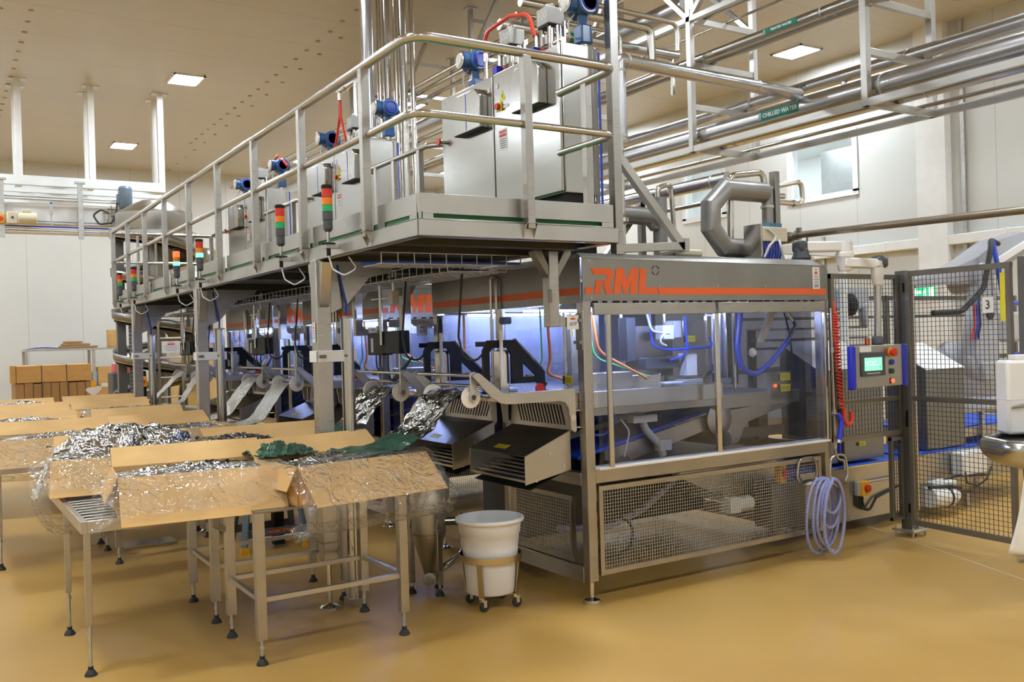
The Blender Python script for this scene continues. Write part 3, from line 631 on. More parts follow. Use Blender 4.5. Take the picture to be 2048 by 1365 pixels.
    # foot bracket holding the platform leg, with its white card
    MB().box((-0.012, 0.0, 1.52), (0.0, 0.06, 1.74)).box((-0.03, 0.0, 1.555), (-0.012, 0.06, 1.575)).box((-0.03, 0.0, 1.685), (-0.012, 0.06, 1.705)).build('leg_bracket', steel_d, t)
    return t
mach = make_machine('steel packaging machine with clear sliding doors, nearest in the row')
# film chains and rollers differ per machine, the machines themselves repeat
machines = [mach, copy_tree(mach, (0, P29, 0), 'steel packaging machine second in the row, orange lettering half hidden behind the platform column'),
            copy_tree(mach, (0, 2*P29, 0), 'steel packaging machine last in the row, deep under the platform')]
# ---------------------------------------------------------------- raised access platform
PX0, PX1, PY0, PY1, PZ = -1.30, -0.07, -0.45, 8.10, 2.19
ZB, ZR, ZM = 2.105, 3.07, 2.70
pf = thing('access_platform', 'long raised steel walkway with tube handrails standing on square columns', 'platform', (-1.279, 0.92, 0))
fa = MB().box((PX0, PY0, ZB), (PX0+0.006, PY1, PZ)).box((PX0, PY0, ZB), (PX0+0.055, PY1, ZB+0.006)).box((PX0, PY0, PZ-0.006), (PX0+0.05, PY1, PZ))
fa.box((PX0, PY0, ZB), (PX1, PY0+0.006, PZ)).box((PX0, PY0, ZB), (PX1, PY0+0.055, ZB+0.006)).box((PX0, PY0, PZ-0.006), (PX1, PY0+0.05, PZ))
fa.box((PX1-0.006, PY0, ZB), (PX1, PY1, PZ)).box((PX0, PY1-0.006, ZB), (PX1, PY1, PZ)).box((PX1-0.055, PY0, ZB), (PX1, PY1, ZB+0.006))
fa.build('edge_channel', steel_h, pf, bev=0.002)
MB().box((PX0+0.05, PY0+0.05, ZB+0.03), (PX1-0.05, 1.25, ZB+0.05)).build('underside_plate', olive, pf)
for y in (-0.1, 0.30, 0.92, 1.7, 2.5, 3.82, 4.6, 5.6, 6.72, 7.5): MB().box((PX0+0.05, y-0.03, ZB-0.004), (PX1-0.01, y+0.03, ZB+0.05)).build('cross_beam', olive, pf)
gr = MB()
for i in range(29): gr.box((PX0+0.06+i*0.0395, 1.25, PZ-0.03), (PX0+0.066+i*0.0395+0.012, PY1-0.01, PZ-0.004))
for j in range(172): gr.box((PX0+0.05, 1.26+j*0.0397, PZ-0.03), (PX1-0.05, 1.27+j*0.0397+0.006, PZ-0.006))
gr.build('grating', steel_d, pf)
MB().box((PX0+0.05, PY0+0.05, PZ-0.02), (PX1-0.05, 1.25, PZ)).box((PX0+0.045, PY0+0.045, PZ), (PX0+0.052, PY1, PZ+0.04)).box((PX0+0.05, PY0+0.07, PZ), (PX1, PY0+0.078, PZ+0.04)).build('green_deck_edge', green_edge, pf)
# kick plates with a slot along the bottom
def kick(p, q, name='kick_plate'):
    p, q = Vec(p), Vec(q); d = (q-p).normalized(); L = (q-p).length; k = MB(); t = 0.004
    zt, zs0, zs1 = 2.322, PZ+0.012, PZ+0.034
    up = Vec((0, 0, 1)); n = d.cross(up)
    def sl(a, b_, z0, z1): k.slab([p+d*a+up*(z0-p.z), p+d*b_+up*(z0-p.z), p+d*b_+up*(z1-p.z), p+d*a+up*(z1-p.z)], t)
    sl(0, L, zs1, zt); sl(0, 0.08, PZ, zs1); sl(L-0.08, L, PZ, zs1); sl(0.08, L-0.08, PZ, zs0)
    return k.build(name, steel_h, pf, bev=0.001)
POSTY = [0.12+0.972*i for i in range(9)]
kick((PX0+0.03, -0.40, PZ), (PX1, -0.40, PZ))
ys = [-0.40]+POSTY
for i in range(len(ys)-1): kick((PX0+0.04, ys[i+1]-0.03, PZ), (PX0+0.04, ys[i]+0.03, PZ))
kick((PX1, 0.10, PZ), (PX1, -0.40, PZ))
for k in range(3): kick((PX1, 3.0+P29*k, PZ), (PX1, 1.75+P29*k, PZ))
# handrail: outside run, near end, short return
RL = [(PX0, PY1-0.05, ZR), (PX0, -0.45, ZR), (PX1+0.012, -0.45, ZR), (PX1+0.012, 0.09, ZR-0.01)]
MB().tube(fillet(RL, 0.11, 7), 0.0245, 14).build('top_rail', rail_m, pf)
RM = [(PX0, PY1-0.05, ZM), (PX0, -0.45, ZM), (PX1, -0.45, ZM), (PX1, 0.09, ZM)]
MB().tube(fillet(RM, 0.11, 7), 0.0195, 12).build('mid_rail', rail_m, pf)
MB().tube(fillet([(PX0, PY1-0.05, ZR), (PX0, PY1, ZR), (PX1, PY1, ZR)], 0.05), 0.0245, 12).tube(fillet([(PX0, PY1-0.05, ZM), (PX0, PY1, ZM), (PX1, PY1, ZM)], 0.05), 0.0195, 12).build('end_rail', rail_m, pf)
def rail_post(x, y, along):
    p = MB(); w = 0.023
    p.box((x-w, y-w, PZ-0.03), (x+w, y+w, ZR-0.02))
    o = p.build('rail_post', steel, pf, bev=0.003)
    g = MB()
    if along == 'y':
        for dy in (-0.034, 0.030): g.prism([(x-0.028, PZ), (x+0.03, PZ), (x+0.03, PZ-0.075), (x+0.012, PZ-0.078)], 'XZ', y+dy, y+dy+0.004)
        g.box((x-0.03, y-0.034, PZ-0.003), (x+0.03, y+0.034, PZ))
    else:
        for dx in (-0.034, 0.030): g.prism([(y-0.028, PZ), (y+0.03, PZ), (y+0.03, PZ-0.075), (y+0.012, PZ-0.078)], 'YZ', x+dx, x+dx+0.004)
        g.box((x-0.034, y-0.03, PZ-0.003), (x+0.034, y+0.03, PZ))
    g.build('post_bracket', steel_h, o)
for y in POSTY: rail_post(PX0-0.012, y, 'y')
rail_post(-0.665, PY0-0.012, 'x')
MB().box((PX1-0.01, -0.19, PZ), (PX1+0.036, -0.144, ZR-0.02)).build('rail_post', steel, pf, bev=0.003)
for k in range(3):      # short inner rails between the cabinets
    y0, y1 = 1.78+P29*k, 2.98+P29*k
    if k == 2: y1 = PY1
    MB().tube(fillet([(0.02, y0-0.08, ZR), (PX1, y0+0.02, ZR), (PX1, y1-0.1, ZR), (0.0, y1-0.02, ZR)], 0.06), 0.021, 12).build('inner_rail', rail_m, pf)
    for y in ((y0+0.15, y0+0.60, y0+0.95) if k < 2 else (y0+0.15, y0+0.5)): MB().box((PX1-0.022, y-0.022, PZ), (PX1+0.022, y+0.022, ZR-0.01)).build('rail_post', steel, pf, bev=0.003)
# columns on the outer side
for k in range(3):
    y = 0.92+P29*k; x = -1.279; h = 0.047
    c = MB().box((x-h, y-h, 0.30), (x+h, y+h, ZB)).build('column', steel, pf, bev=0.005)
    foot(MB(), x, y, 0.31, 0.062, 0.016).build('foot', polish, c)
    MB().box((x-h-0.004, y-h-0.004, 0.75-0.35), (x+h+0.004, y+h+0.004, 0.41)).build('column_shoe', steel_d, c)
    MB().prism([(x+h, 1.78), (x+h, ZB), (x+0.50, ZB), (x+0.46, ZB-0.07), (x+0.32, ZB-0.10), (x+0.16, 1.83)], 'XZ', y-0.004, y+0.004).build('gusset', steel, c)
    for s in (-1, 1): MB().prism([(y+s*h, 1.82), (y+s*h, ZB), (y+s*(h+0.075), ZB-0.02), (y+s*(h+0.02), 1.84)], 'YZ', x-0.03, x+0.03).build('gusset', steel_h, c)
    MB().box((x-h-0.008, y-h-0.008, 1.49), (x+0.20, y-h+0.004, 1.56)).box((x-h-0.008, y-h-0.008, 1.49), (x-h, y+h+0.03, 1.56)).build('clamp_plate', white_p, c, bev=0.003)
    sl = MB()
    for dx in (-0.03, 0.13): sl.cyl((x+dx-0.012, y-h-0.012, 1.525), (x+dx+0.03, y-h-0.012, 1.525), 0.009, seg=10)
    sl.build('clamp_bolt', steel_d, c)
    notice('column_notice', (x-h-0.001, y, 1.67), (0, -1, 0), 0.05, 0.12, c)
# Y-shaped inner hangers resting on the machine frames
for y in [0.05+P29*k for k in range(3)]+[2.02+P29*k for k in range(3)]:
    x = -0.19
    hgr = MB().box((x-0.035, y-0.035, 1.66), (x+0.035, y+0.035, ZB)).build('inner_leg', steel, pf, bev=0.004)
    MB().prism([(x-0.035, 1.95), (x-0.13, 2.09), (x-0.13, ZB), (x-0.08, ZB), (x-0.035, 2.02)], 'XZ', y-0.03, y+0.03).prism([(x+0.035, 1.95), (x+0.13, 2.09), (x+0.13, ZB), (x+0.08, ZB), (x+0.035, 2.02)], 'XZ', y-0.03, y+0.03).build('brace_wing', steel_d, hgr)
    MB().prism([(x-0.035, 1.66), (x+0.157, 1.66), (x+0.157, 1.715), (x+0.06, 1.715), (x+0.035, 1.74)], 'XZ', y-0.03, y+0.03).build('leg_toe', steel, hgr)
    notice('leg_card', (x+0.125, y-0.034, 1.685), (1, 0, 0), 0.085, 0.085, hgr, 0, ('QCP', ink_b, 0.026), -0.01)
    MB().cyl((x-0.035, y-0.04, 1.88), (x-0.035, y-0.04, 1.80), 0.012, seg=8).build('leg_handle', steel_d, hgr)
# round tube strapped beside each column
for k, lb in enumerate(('polished vertical tube strapped to the nearest platform column', 'polished vertical tube strapped to the second platform column', 'polished vertical tube strapped to the farthest platform column')):
    y = 0.92+P29*k; t_ = thing('vertical_tube', lb, 'tube', (-1.13, y, 0.0), 'tubes strapped to the platform columns')
    MB().cyl((-1.13, y-0.03, 0.04), (-1.13, y-0.03, 1.75), 0.040, seg=18).build('tube_body', rail_m, t_)
    MB().cyl((-1.13, y-0.03, 1.75), (-1.13, y-0.03, 1.765), 0.047, seg=18).build('tube_cap', brass, t_)
    MB().box((-1.18, y-0.08, 0), (-1.08, y+0.02, 0.05)).build('tube_foot', brass, t_)
    MB().tube([(-1.13, y-0.03, 1.76), (-1.13, y-0.03, 1.84), (-1.17, y, 2.08)], 0.008, 8).build('air_line', blue_hose, t_)
# wire cable trays under the deck
tr = thing('cable_tray', 'wire basket cable tray carrying cables under the walkway', 'cable tray', (-0.8, 0.3, 2.02))
wb = MB()
for x in [-0.74+0.08*i for i in range(6)]: wb.bar((x, 0.5, 2.0), (x, PY1-0.1, 2.0), 0.005)
for x in (-0.74, -0.34): wb.bar((x, 0.3, 2.06), (x, PY1-0.1, 2.06), 0.005)
y = 0.3
while y < PY1-0.1:
    wb.bar((-0.74, y, 2.0), (-0.34, y, 2.0), 0.005); wb.bar((-0.74, y, 2.0), (-0.74, y, 2.06), 0.005); wb.bar((-0.34, y, 2.0), (-0.34, y, 2.06), 0.005); y += 0.1
for yy in (0.20, 0.28, 0.36, 0.44): wb.bar((-1.2, yy, 2.03), (-0.2, yy, 2.03), 0.005)
x = -1.2
while x < -0.2: wb.bar((x, 0.2, 2.03), (x, 0.44, 2.03), 0.005); wb.bar((x, 0.2, 2.03), (x, 0.2, 2.09), 0.005); x += 0.1
wb.bar((-1.2, 0.2, 2.09), (-0.2, 0.2, 2.09), 0.005)
wb.build('wire_basket', zinc, tr)
MB().tube([(-0.66, 0.4, 2.02), (-0.66, 7.9, 2.02)], 0.012, 8).tube([(-0.61, 0.4, 2.02), (-0.61, 7.9, 2.02)], 0.01, 8).tube([(-0.51, 0.5, 2.02), (-0.51, 7.9, 2.02)], 0.014, 8).tube([(-0.95, 0.32, 2.05), (-0.25, 0.32, 2.05)], 0.012, 8).build('black_cables', rubber, tr)
MB().tube([(-1.25, 0.36, 2.04), (-1.1, 0.3, 2.05), (-0.25, 0.28, 2.05)], 0.008, 8).tube([(-0.42, 0.5, 2.02), (-0.42, 7.9, 2.02)], 0.009, 8).build('blue_cables', blue_hose, tr)
# signal towers on the outer edge
SIG = [(0.56, 'unlit signal tower nearest on the walkway edge, beside the first rail post pair', (0, 0)),
       (1.39, 'unlit signal tower just behind the nearest one on the walkway edge', (0, 0)),
       (3.47, 'signal tower with glowing green lamp and dark red lamp', (0, 1)),
       (4.31, 'signal tower with both red and green lamps glowing', (1, 1)),
       (6.36, 'unlit small signal tower far along the walkway, nearer of the last two', (0, 0)),
       (7.22, 'unlit small signal tower farthest along the walkway edge', (0, 0))]
for y, lb, (r_on, g_on) in SIG:
    x = -1.36; t_ = thing('signal_tower', lb, 'signal light', (x, y, 2.13), 'signal towers on the walkway edge')
    MB().box((x-0.02, y-0.02, 2.14), (PX0, y+0.02, 2.165)).build('wall_bracket', zinc, t_, bev=0.002)
    MB().cyl((x, y, 2.10), (x, y, 2.15), 0.012, seg=12).lathe([(0.04, 0), (0.04, 0.006), (0.012, 0.012)], (x, y, 2.165), seg=16).build('mount', black, t_)
    MB().cyl((x, y, 2.165), (x, y, 2.25), 0.009, seg=10).build('pole', polish, t_)
    MB().lathe([(0.015, 2.235), (0.027, 2.25), (0.027, 2.30), (0.030, 2.302), (0.030, 2.349)], (x, y, 0), seg=20).build('base', dgrey_p, t_)
    for nm, z0, z1, m_ in (('green_lamp', 2.349, 2.386, green_on if g_on else green_l), ('amber_lamp', 2.387, 2.428, amber_l), ('red_lamp', 2.429, 2.480, red_on if r_on else red_l)):
        MB().lathe([(0.028, z0), (0.030, z0+0.002), (0.030, z1-0.002), (0.028, z1)], (x, y, 0), seg=20).build(nm, m_, t_)
    MB().lathe([(0.032, 2.480), (0.032, 2.496), (0.026, 2.502)], (x, y, 0), seg=20).build('cap', black, t_)
    MB().tube([(x, y, 2.10), (x+0.01, y-0.03, 2.02), (x+0.05, y-0.10, 1.98), (x+0.12, y-0.12, 2.02), (x+0.1, y-0.05, 2.09)], 0.005, 6, fil=0.03).build('cable', grey_wire, t_)
# ---------------------------------------------------------------- control cabinets behind the walkway
def make_cabinet(label):
    X0, X1, Y0, Y1, Z0, Z1 = 0.0, 0.27, 0.15, 1.68, 2.48, 3.40
    t = thing('control_cabinet', label, 'cabinet', (0.13, 0.9, PZ-0.09), 'steel control cabinets along the walkway')
    MB().box((X0+0.012, Y0, Z0), (X1, Y1, Z1)).build('body', cab_m, t, bev=0.006)
    ym = 0.935
    for a, b_ in ((Y0+0.01, ym-0.008), (ym+0.008, Y1-0.01)):
        d = MB().box((X0-0.008, a, Z0+0.01), (X0+0.011, b_, Z1-0.012)).build('door', cab_m, t, bev=0.004)
        hy0, hy1 = (0.29, 0.61) if a < 0.5 else (1.01, 1.38)
        hd = MB().prism([(hy0, 3.05), (hy1, 3.05), (hy1, 3.27), (hy1-0.06, 3.325), (hy0+0.06, 3.325), (hy0, 3.27)], 'YZ', X0-0.075, X0-0.008).build('vent_hood', cab_m, d, bev=0.006)
        MB().box((X0-0.068, hy0+0.01, 3.047), (X0-0.01, hy1-0.01, 3.0505)).build('hood_grille', black, hd)
        MB().box((X0-0.0765, (hy0+hy1)/2-0.003, 3.06), (X0-0.0752, (hy0+hy1)/2+0.003, 3.315)).build('film_seam', blue_p, hd)
        yl = ym-0.06 if a < 0.5 else ym+0.05
        for z in (3.30, 2.53): MB().box((X0-0.012, yl-0.013, z-0.018), (X0-0.008, yl+0.013, z+0.018)).build('latch', white_p, d)
    MB().box((X0-0.002, ym-0.008, Z0), (X0+0.011, ym+0.008, Z1)).build('door_gap', dark, t)
    MB().box((X0+0.03, Y0+0.02, PZ-0.09), (X1-0.02, Y0+0.06, Z0)).box((X0+0.03, Y1-0.06, PZ-0.09), (X1-0.02, Y1-0.02, Z0)).box((X0+0.05, Y0+0.06, Z0-0.10), (X1-0.02, Y1-0.06, Z0)).build('plinth', black, t)
    MB().box((X1-0.03, Y0-0.012, 2.3), (X1-0.005, Y0, 3.38)).build('cable_duct', steel_h, t)
    MB().tube([(X1+0.005, Y0-0.02, 2.3), (X1+0.005, Y0-0.02, 3.36)], 0.008, 8).build('blue_cable', blue_hose, t)
    # isolator with sign
    MB().box((X0-0.014, 0.82, 3.125), (X0-0.008, 0.885, 3.185)).build('isolator_plate', yellow, t)
    MB().cyl((X0-0.04, 0.85, 3.155), (X0-0.012, 0.85, 3.155), 0.022, seg=16).build('isolator_knob', red, t)
    sg = MB().box((X0-0.010, 0.77, 2.86), (X0-0.008, 0.87, 3.00)).build('danger_sign', paper, t)
    MB().box((X0-0.0112, 0.778, 2.95), (X0-0.0098, 0.862, 2.99)).build('red_panel', ink_r, sg)
    text_mb('DANGER', 0.022, SIDE((X0-0.0118, 0.82, 2.97)), 0.001).build('lettering', paper, sg)
    ln = MB()
    for i in range(5): ln.box((X0-0.0112, 0.785, 2.875+0.014*i), (X0-0.0098, 0.855, 2.879+0.014*i))
    ln.build('print_lines', ink_k, sg)
    for y in (0.81, 1.08):
        tri = MB().prism([(y-0.035, 3.19), (y+0.035, 3.19), (y, 3.255)], 'YZ', X0-0.0105, X0-0.008).build('warning_triangle', yellow, t)
        MB().prism([(y+0.006, 3.237), (y-0.008, 3.218), (y-0.001, 3.217), (y-0.006, 3.2), (y+0.008, 3.222), (y+0.001, 3.223)], 'YZ', X0-0.0118, X0-0.0104).build('bolt_symbol', ink_k, tri)
    MB().box((X0-0.012, 0.74, 3.135), (X0-0.008, 0.80, 3.155)).build('name_plate', paper, t)
    h = MB().cyl((X0-0.06, 1.645, 3.07), (X0-0.008, 1.645, 3.07), 0.012, seg=10).build('rotary_handle', brass, t)
    MB().lathe([(0.026, 0), (0.026, 0.012)], (X0-0.062, 1.645, 3.07), (1, 0, 0), 14).build('red_grip', red, h)
    return t
cab0 = make_cabinet('stainless control cabinet with two hooded doors nearest on the walkway')
copy_tree(cab0, (0, P29, 0), 'stainless control cabinet second along the walkway, behind the unlit signal towers')
copy_tree(cab0, (0, 2*P29, 0), 'stainless control cabinet farthest along the walkway, behind the glowing signal towers')
def make_transmitter(label):
    x, y, z = 0.2, 0.18, 3.66
    t = thing('flow_transmitter', label, 'transmitter', (x, y, 3.40), 'blue flow transmitters on the cabinets')
    b_ = MB().lathe([(0.0, -0.075), (0.066, -0.075), (0.076, -0.066), (0.078, -0.02), (0.07, 0.0), (0.078, 0.03), (0.078, 0.075), (0.07, 0.085), (0, 0.085)], (x, y, z), (0, 1, 0), 28)
    b_.lathe([(0.058, 0.0), (0.060, 0.09), (0.066, 0.095), (0.066, 0.125), (0.056, 0.128)], (x, y, z+0.002), (-1, 0, 0), 24)
    b_.lathe([(0.05, 0.0), (0.05, 0.09), (0.03, 0.1)], (x, y, z), (1, 0, 0), 20)
    b_.cyl((x, y, z-0.07), (x, y, z-0.13), 0.034, 0.028, 18)
    hd = b_.build('housing', blue, t)
    MB().lathe([(0.052, 0), (0.055, 0.004), (0.049, 0.008), (0.049, 0.0)], (x, y-0.075, z), (0, -1, 0), 28).build('lid_ring', blue_p, hd)
    MB().lathe([(0.062, 0), (0.066, 0.006), (0.05, 0.012)], (x-0.127, y, z+0.002), (-1, 0, 0), 24).build('window_ring', polish, hd)
    MB().lathe([(0.045, 0), (0.04, 0.006)], (x-0.136, y, z+0.002), (-1, 0, 0), 20).build('display_window', white_p, hd)
    MB().box((x-0.045, y-0.045, 3.41), (x+0.045, y+0.045, 3.53)).build('terminal_box', blue, t, bev=0.012)
    MB().cyl((x, y, 3.38), (x, y, 3.42), 0.03, seg=14).build('pipe_stub', polish, t)
    MB().tube([(x-0.04, y+0.02, 3.45), (x-0.09, y+0.02, 3.46), (x-0.1, y+0.02, 3.54), (x-0.05, y+0.02, 3.6)], 0.006, 6, fil=0.03).build('cable', grey_wire, t)
    return t
tx0 = make_transmitter('blue flow transmitter over the near end of the first cabinet, cut by picture top')
for dy, lb in ((1.33, 'blue flow transmitter over the far end of the nearest cabinet'), (2.88, 'blue flow transmitter over the near end of the second cabinet, with glowing white window'),
               (4.26, 'blue flow transmitter over the far end of the second cabinet'), (5.79, 'blue flow transmitter over the near end of the third cabinet'), (7.2, 'small blue flow transmitter farthest along the walkway, before the pale wall')):
    copy_tree(tx0, (0, dy, 0), lb)
def make_valve(label):
    x, y = 0.20, 0.53
    t = thing('valve_block', label, 'valve', (x, y, 3.40), 'valve blocks with red hoses on the cabinets')
    MB().box((x-0.065, y-0.065, 3.63), (x+0.065, y+0.065, 3.74)).build('actuator', grey_p, t, bev=0.006)
    MB().box((x-0.06, y-0.06, 3.615), (x+0.06, y+0.06, 3.63)).build('gasket', black, t)
    for i, s in enumerate('100'): text_mb(s, 0.075, SIDE((x-0.0662, y+0.035-0.035*i, 3.685)), 0.001).build('lettering', paper, t)
    fm = MB()
    for dx, dy in ((-0.04, -0.04), (0.04, -0.04), (-0.04, 0.04), (0.04, 0.04), (0, 0.11), (0.02, -0.12)): fm.cyl((x+dx, y+dy, 3.39), (x+dx, y+dy, 3.63), 0.013, seg=10)
    fm.lathe([(0.03, 0), (0.034, 0.01), (0.034, 0.03), (0.02, 0.04)], (x, y, 3.74), seg=16).cyl((x-0.02, y-0.16, 3.5), (x-0.02, y+0.16, 3.5), 0.016, seg=12).cyl((x+0.03, y-0.13, 3.57), (x+0.03, y+0.15, 3.57), 0.012, seg=12)
    for dy in (-0.12, -0.05, 0.06, 0.13): fm.cyl((x-0.02, y+dy, 3.47), (x-0.02, y+dy, 3.60), 0.018, seg=12)
    fm.build('fittings', polish, t)
    for dy in (-0.03, 0.02): MB().box((x-0.06, y+dy-0.012, 3.50), (x-0.045, y+dy+0.012, 3.56)).build('white_tag', paper, t)
    MB().cyl((x-0.05, y+0.01, 3.40), (x-0.05, y+0.01, 3.48), 0.017, seg=10).cyl((x-0.05, y-0.09, 3.40), (x-0.05, y-0.09, 3.45), 0.017, seg=10).build('red_valve', red, t)
    MB().box((x-0.07, y+0.10, 3.42), (x-0.02, y+0.16, 3.52)).build('blue_block', blue_p, t, bev=0.004)
    return t
v0 = make_valve('grey valve block marked 100 beside the highest blue transmitter')
for dy, lb in ((0.47, 'grey valve block under the big red hose loop above the first cabinet'), (P29+0.35, 'grey valve block under a forked red hose above the second cabinet'), (2*P29+0.37, 'small grey valve block above the third cabinet beside a blue transmitter')): copy_tree(v0, (0, dy, 0), lb)
def red_loop(pts, lb, r_=0.014):
    solo('red_hose', MB().tube(fillet([Vec(p) for p in pts], 0.12, 8), r_, 10), red_hose, lb, 'hose', 'red air hoses above the cabinets')
t = thing('red_hose', 'bright red hose arching high above the nearest cabinet', 'hose', (0.2, 1.36, 3.4), 'red air hoses above the cabinets')
MB().tube(fillet([Vec(p) for p in ((0.2, 1.36, 3.66), (0.2, 1.36, 3.83), (0.2, 1.02, 3.85), (0.2, 0.78, 3.79), (0.2, 0.72, 3.62))], 0.12, 8), 0.014, 10).build('hose_body', red_hose, t)
MB().cyl((0.2, 1.36, 3.39), (0.2, 1.36, 3.67), 0.014, seg=10).cyl((0.2, 1.36, 3.62), (0.2, 1.36, 3.68), 0.02, seg=12).build('end_fitting', polish, t)
red_loop([(0.2, 4.02, 3.56), (0.2, 4.14, 3.83), (0.2, 4.15, 4.0)], 'red hose, one branch of the fork above the second cabinet')
red_loop([(0.2, 4.30, 3.56), (0.2, 4.17, 3.83), (0.2, 4.16, 4.0)], 'red hose, other branch of the fork above the second cabinet')
red_loop([(0.2, 5.75, 3.62), (0.2, 6.05, 3.80), (0.2, 6.45, 3.72)], 'thin red hose above the third cabinet')
tk = thing('valve_stub', 'steel air valve stub feeding the forked red hose', 'valve', (0.2, 4.15, 4.0))
MB().cyl((0.2, 4.15, 3.99), (0.2, 4.15, 4.07), 0.02, seg=12).cyl((0.2, 4.19, 4.08), (0.2, 3.75, 4.08), 0.026, seg=14).cyl((0.2, 4.02, 4.08), (0.2, 3.98, 4.08), 0.036, seg=14).build('stub_body', polish, tk)
MB().cyl((0.2, 3.76, 4.08), (0.2, 3.76, 3.38), 0.02, seg=12).build('riser', polish, tk)
# sensor boxes hung from the deck beside the rollers
for k, lb in ((0, 'black twin sensor box behind the nearest platform column'), (1, 'black twin sensor box in the middle, hung over the second machine rollers'), (2, 'small black sensor box deep under the walkway by the far machine')):
    y = 1.46+P29*k; x = -0.60
    t_ = thing('sensor_box', lb, 'sensor box', (x, y, 1.5), 'black sensor boxes under the walkway')
    bx = MB().box((x-0.03, y+0.02, 1.51), (x+0.05, y+0.28, 1.665)).box((x-0.035, y-0.26, 1.52), (x+0.045, y+0.01, 1.675)).build('case', black, t_, bev=0.006)
    MB().box((x-0.0335, y+0.17, 1.53), (x-0.030, y+0.21, 1.63)).build('label_strip', grey_p, bx)
    MB().cyl((x-0.045, y, 1.58), (x-0.045, y, 1.99), 0.012, seg=12).cyl((x-0.045, y+0.14, 1.90), (x-0.045, y-0.22, 1.90), 0.008, seg=10).cyl((x-0.045, y-0.22, 1.90), (x-0.045, y-0.22, 2.10), 0.012, seg=10).build('hanger_rod', rail_m, t_)
    MB().box((x-0.07, y-0.25, 1.85), (x-0.02, y-0.18, 1.94)).build('clamp', grey_p, t_, bev=0.004)
    for dy, e in ((0.2, -0.25), (0.13, -0.28), (0.0, -0.2)):
        MB().tube([(x, y+dy, 1.515), (x, y+dy, 1.42), (x-0.02, y+e*0.4, 1.33), (x-0.05, y+e, 1.36), (x-0.02, y-0.42, 1.5)], 0.006, 6, fil=0.08).build('cable', rubber, t_)
# support columns of the film stands behind the sensor boxes
# ---------------------------------------------------------------- ceiling-hung pipe rack and its pipes
RX0, RX1 = 3.21, 4.10
RY = (-1.6, 0.38, 2.40, 4.55, 6.72, 8.88, 11.0)
rk = thing('pipe_rack', 'ceiling-hung rack of square steel frames carrying the labelled pipes', 'pipe rack', (3.65, 4.5, CEIL))
def sq(mb, p, q, w=0.06): return mb.bar(p, q, w, w)
for i, y in enumerate(RY):
    f = MB()
    for x in (RX0, RX1): sq(f, (x, y, 3.40), (x, y, CEIL-0.01))
    for z in (3.43, 3.85, 4.272, 4.72, 5.52, 6.03): f.bar((RX0, y, z), (RX1, y, z), 0.045, 0.06)
    o = f.build('hanging_frame', steel_h, rk, bev=0.003)
    for x in (RX0, RX1): MB().box((x-0.07, y-0.07, CEIL-0.012), (x+0.07, y+0.07, CEIL-0.002)).build('ceiling_plate', zinc, o)
for x in (RX0, RX1): MB().bar((x, RY[0], 3.43), (x, RY[-1], 3.43), 0.05, 0.06).build('bottom_rail', steel_h, rk)
MB().bar((RX0, 0.4, 4.72), (RX0, 6.7, 4.72), 0.06, 0.05).build('upper_rail', steel_h, rk)
for a, b_ in (((RX0, 2.4, 4.72), (RX0, 0.9, CEIL-0.02)), ((RX0, 2.4, 4.72), (RX0, 3.9, CEIL-0.02)), ((RX0, 4.55, 4.35), (RX0, 3.0, CEIL-0.02)), ((RX1, 2.4, 4.72), (RX1, 3.9, CEIL-0.02)), ((RX0, 8.88, 5.52), (RX0, 8.1, 6.1)), ((RX0, 6.72, 5.52), (RX0, 6.0, 6.1))):
    MB().bar(a, b_, 0.05, 0.05).build('diagonal_brace', steel_h, rk)
Ya, Yb = -2.4, 11.5
def yt(name, x, z, r_, m_, label, bands=(), y0=Ya, y1=Yb, group='pipes on the ceiling rack', cat='pipe', text=None, seg=18):
    t = thing(name, label, cat, (x, (y0+y1)/2, z), group)
    MB().cyl((x, y0, z), (x, y1, z), r_, seg=seg).build('pipe_body', m_, t)
    for y in bands: MB().lathe([(r_+0.001, 0), (r_+0.004, 0.004), (r_+0.004, 0.016), (r_+0.001, 0.02)], (x, y, z), (0, 1, 0), seg).build('joint_band', zinc, t)
    if text:
        s_, y, h_, L_ = text
        lb = MB(); n = 6; a0, a1 = -0.5, 0.5; vs = []
        for j in range(n+1):
            a = a0+(a1-a0)*j/n; dz = math.sin(a+0.1)*(r_+0.0015); dx = -math.cos(a+0.1)*(r_+0.0015)
            vs.append((dx, dz))
        k_ = h_/(2*r_)
        pl = [(-math.cos(q*k_)*(r_+0.0015), math.sin(q*k_)*(r_+0.0015)) for q in (-0.95, -0.6, -0.3, 0, 0.3, 0.6, 0.95)]
        band = MB()
        for i in range(len(pl)-1):
            (a1x, a1z), (b1x, b1z) = pl[i], pl[i+1]
            band.slab([(x+a1x, y+L_/2, z+a1z), (x+a1x, y-L_/2, z+a1z), (x+b1x, y-L_/2, z+b1z), (x+b1x, y+L_/2, z+b1z)], 0.001)
        bo = band.build('pipe_label', green_sign, t)
        text_mb(s_, h_*0.62, SIDE((x-r_-0.004, y-0.02, z)), 0.001, bold=0.001).build('lettering', paper, bo)
        for dy in (L_/2-0.01, L_/2-0.025): MB().box((x-r_-0.004, y+dy-0.004, z-h_*0.4), (x-r_-0.002, y+dy, z+h_*0.4)).build('arrow_mark', paper, bo)
    return t
yt('chilled_water_pipe', 3.36, 3.575, 0.100, clad, 'thick silver pipe with green chilled water label on the rack bottom', (-0.9, 0.3, 2.45, 4.0, 6.0), text=('CHILLED WATER', 1.35, 0.085, 0.46))
yt('clad_pipe', 3.62, 3.53, 0.07, clad, 'silver clad pipe lying just behind the chilled water pipe', (0.1, 2.2))
t = yt('steam_pipe', 3.97, 3.945, 0.062, clad, 'silver pipe marked STEAM running above and behind the chilled water pipe', (0.5, 2.3, 5.0))
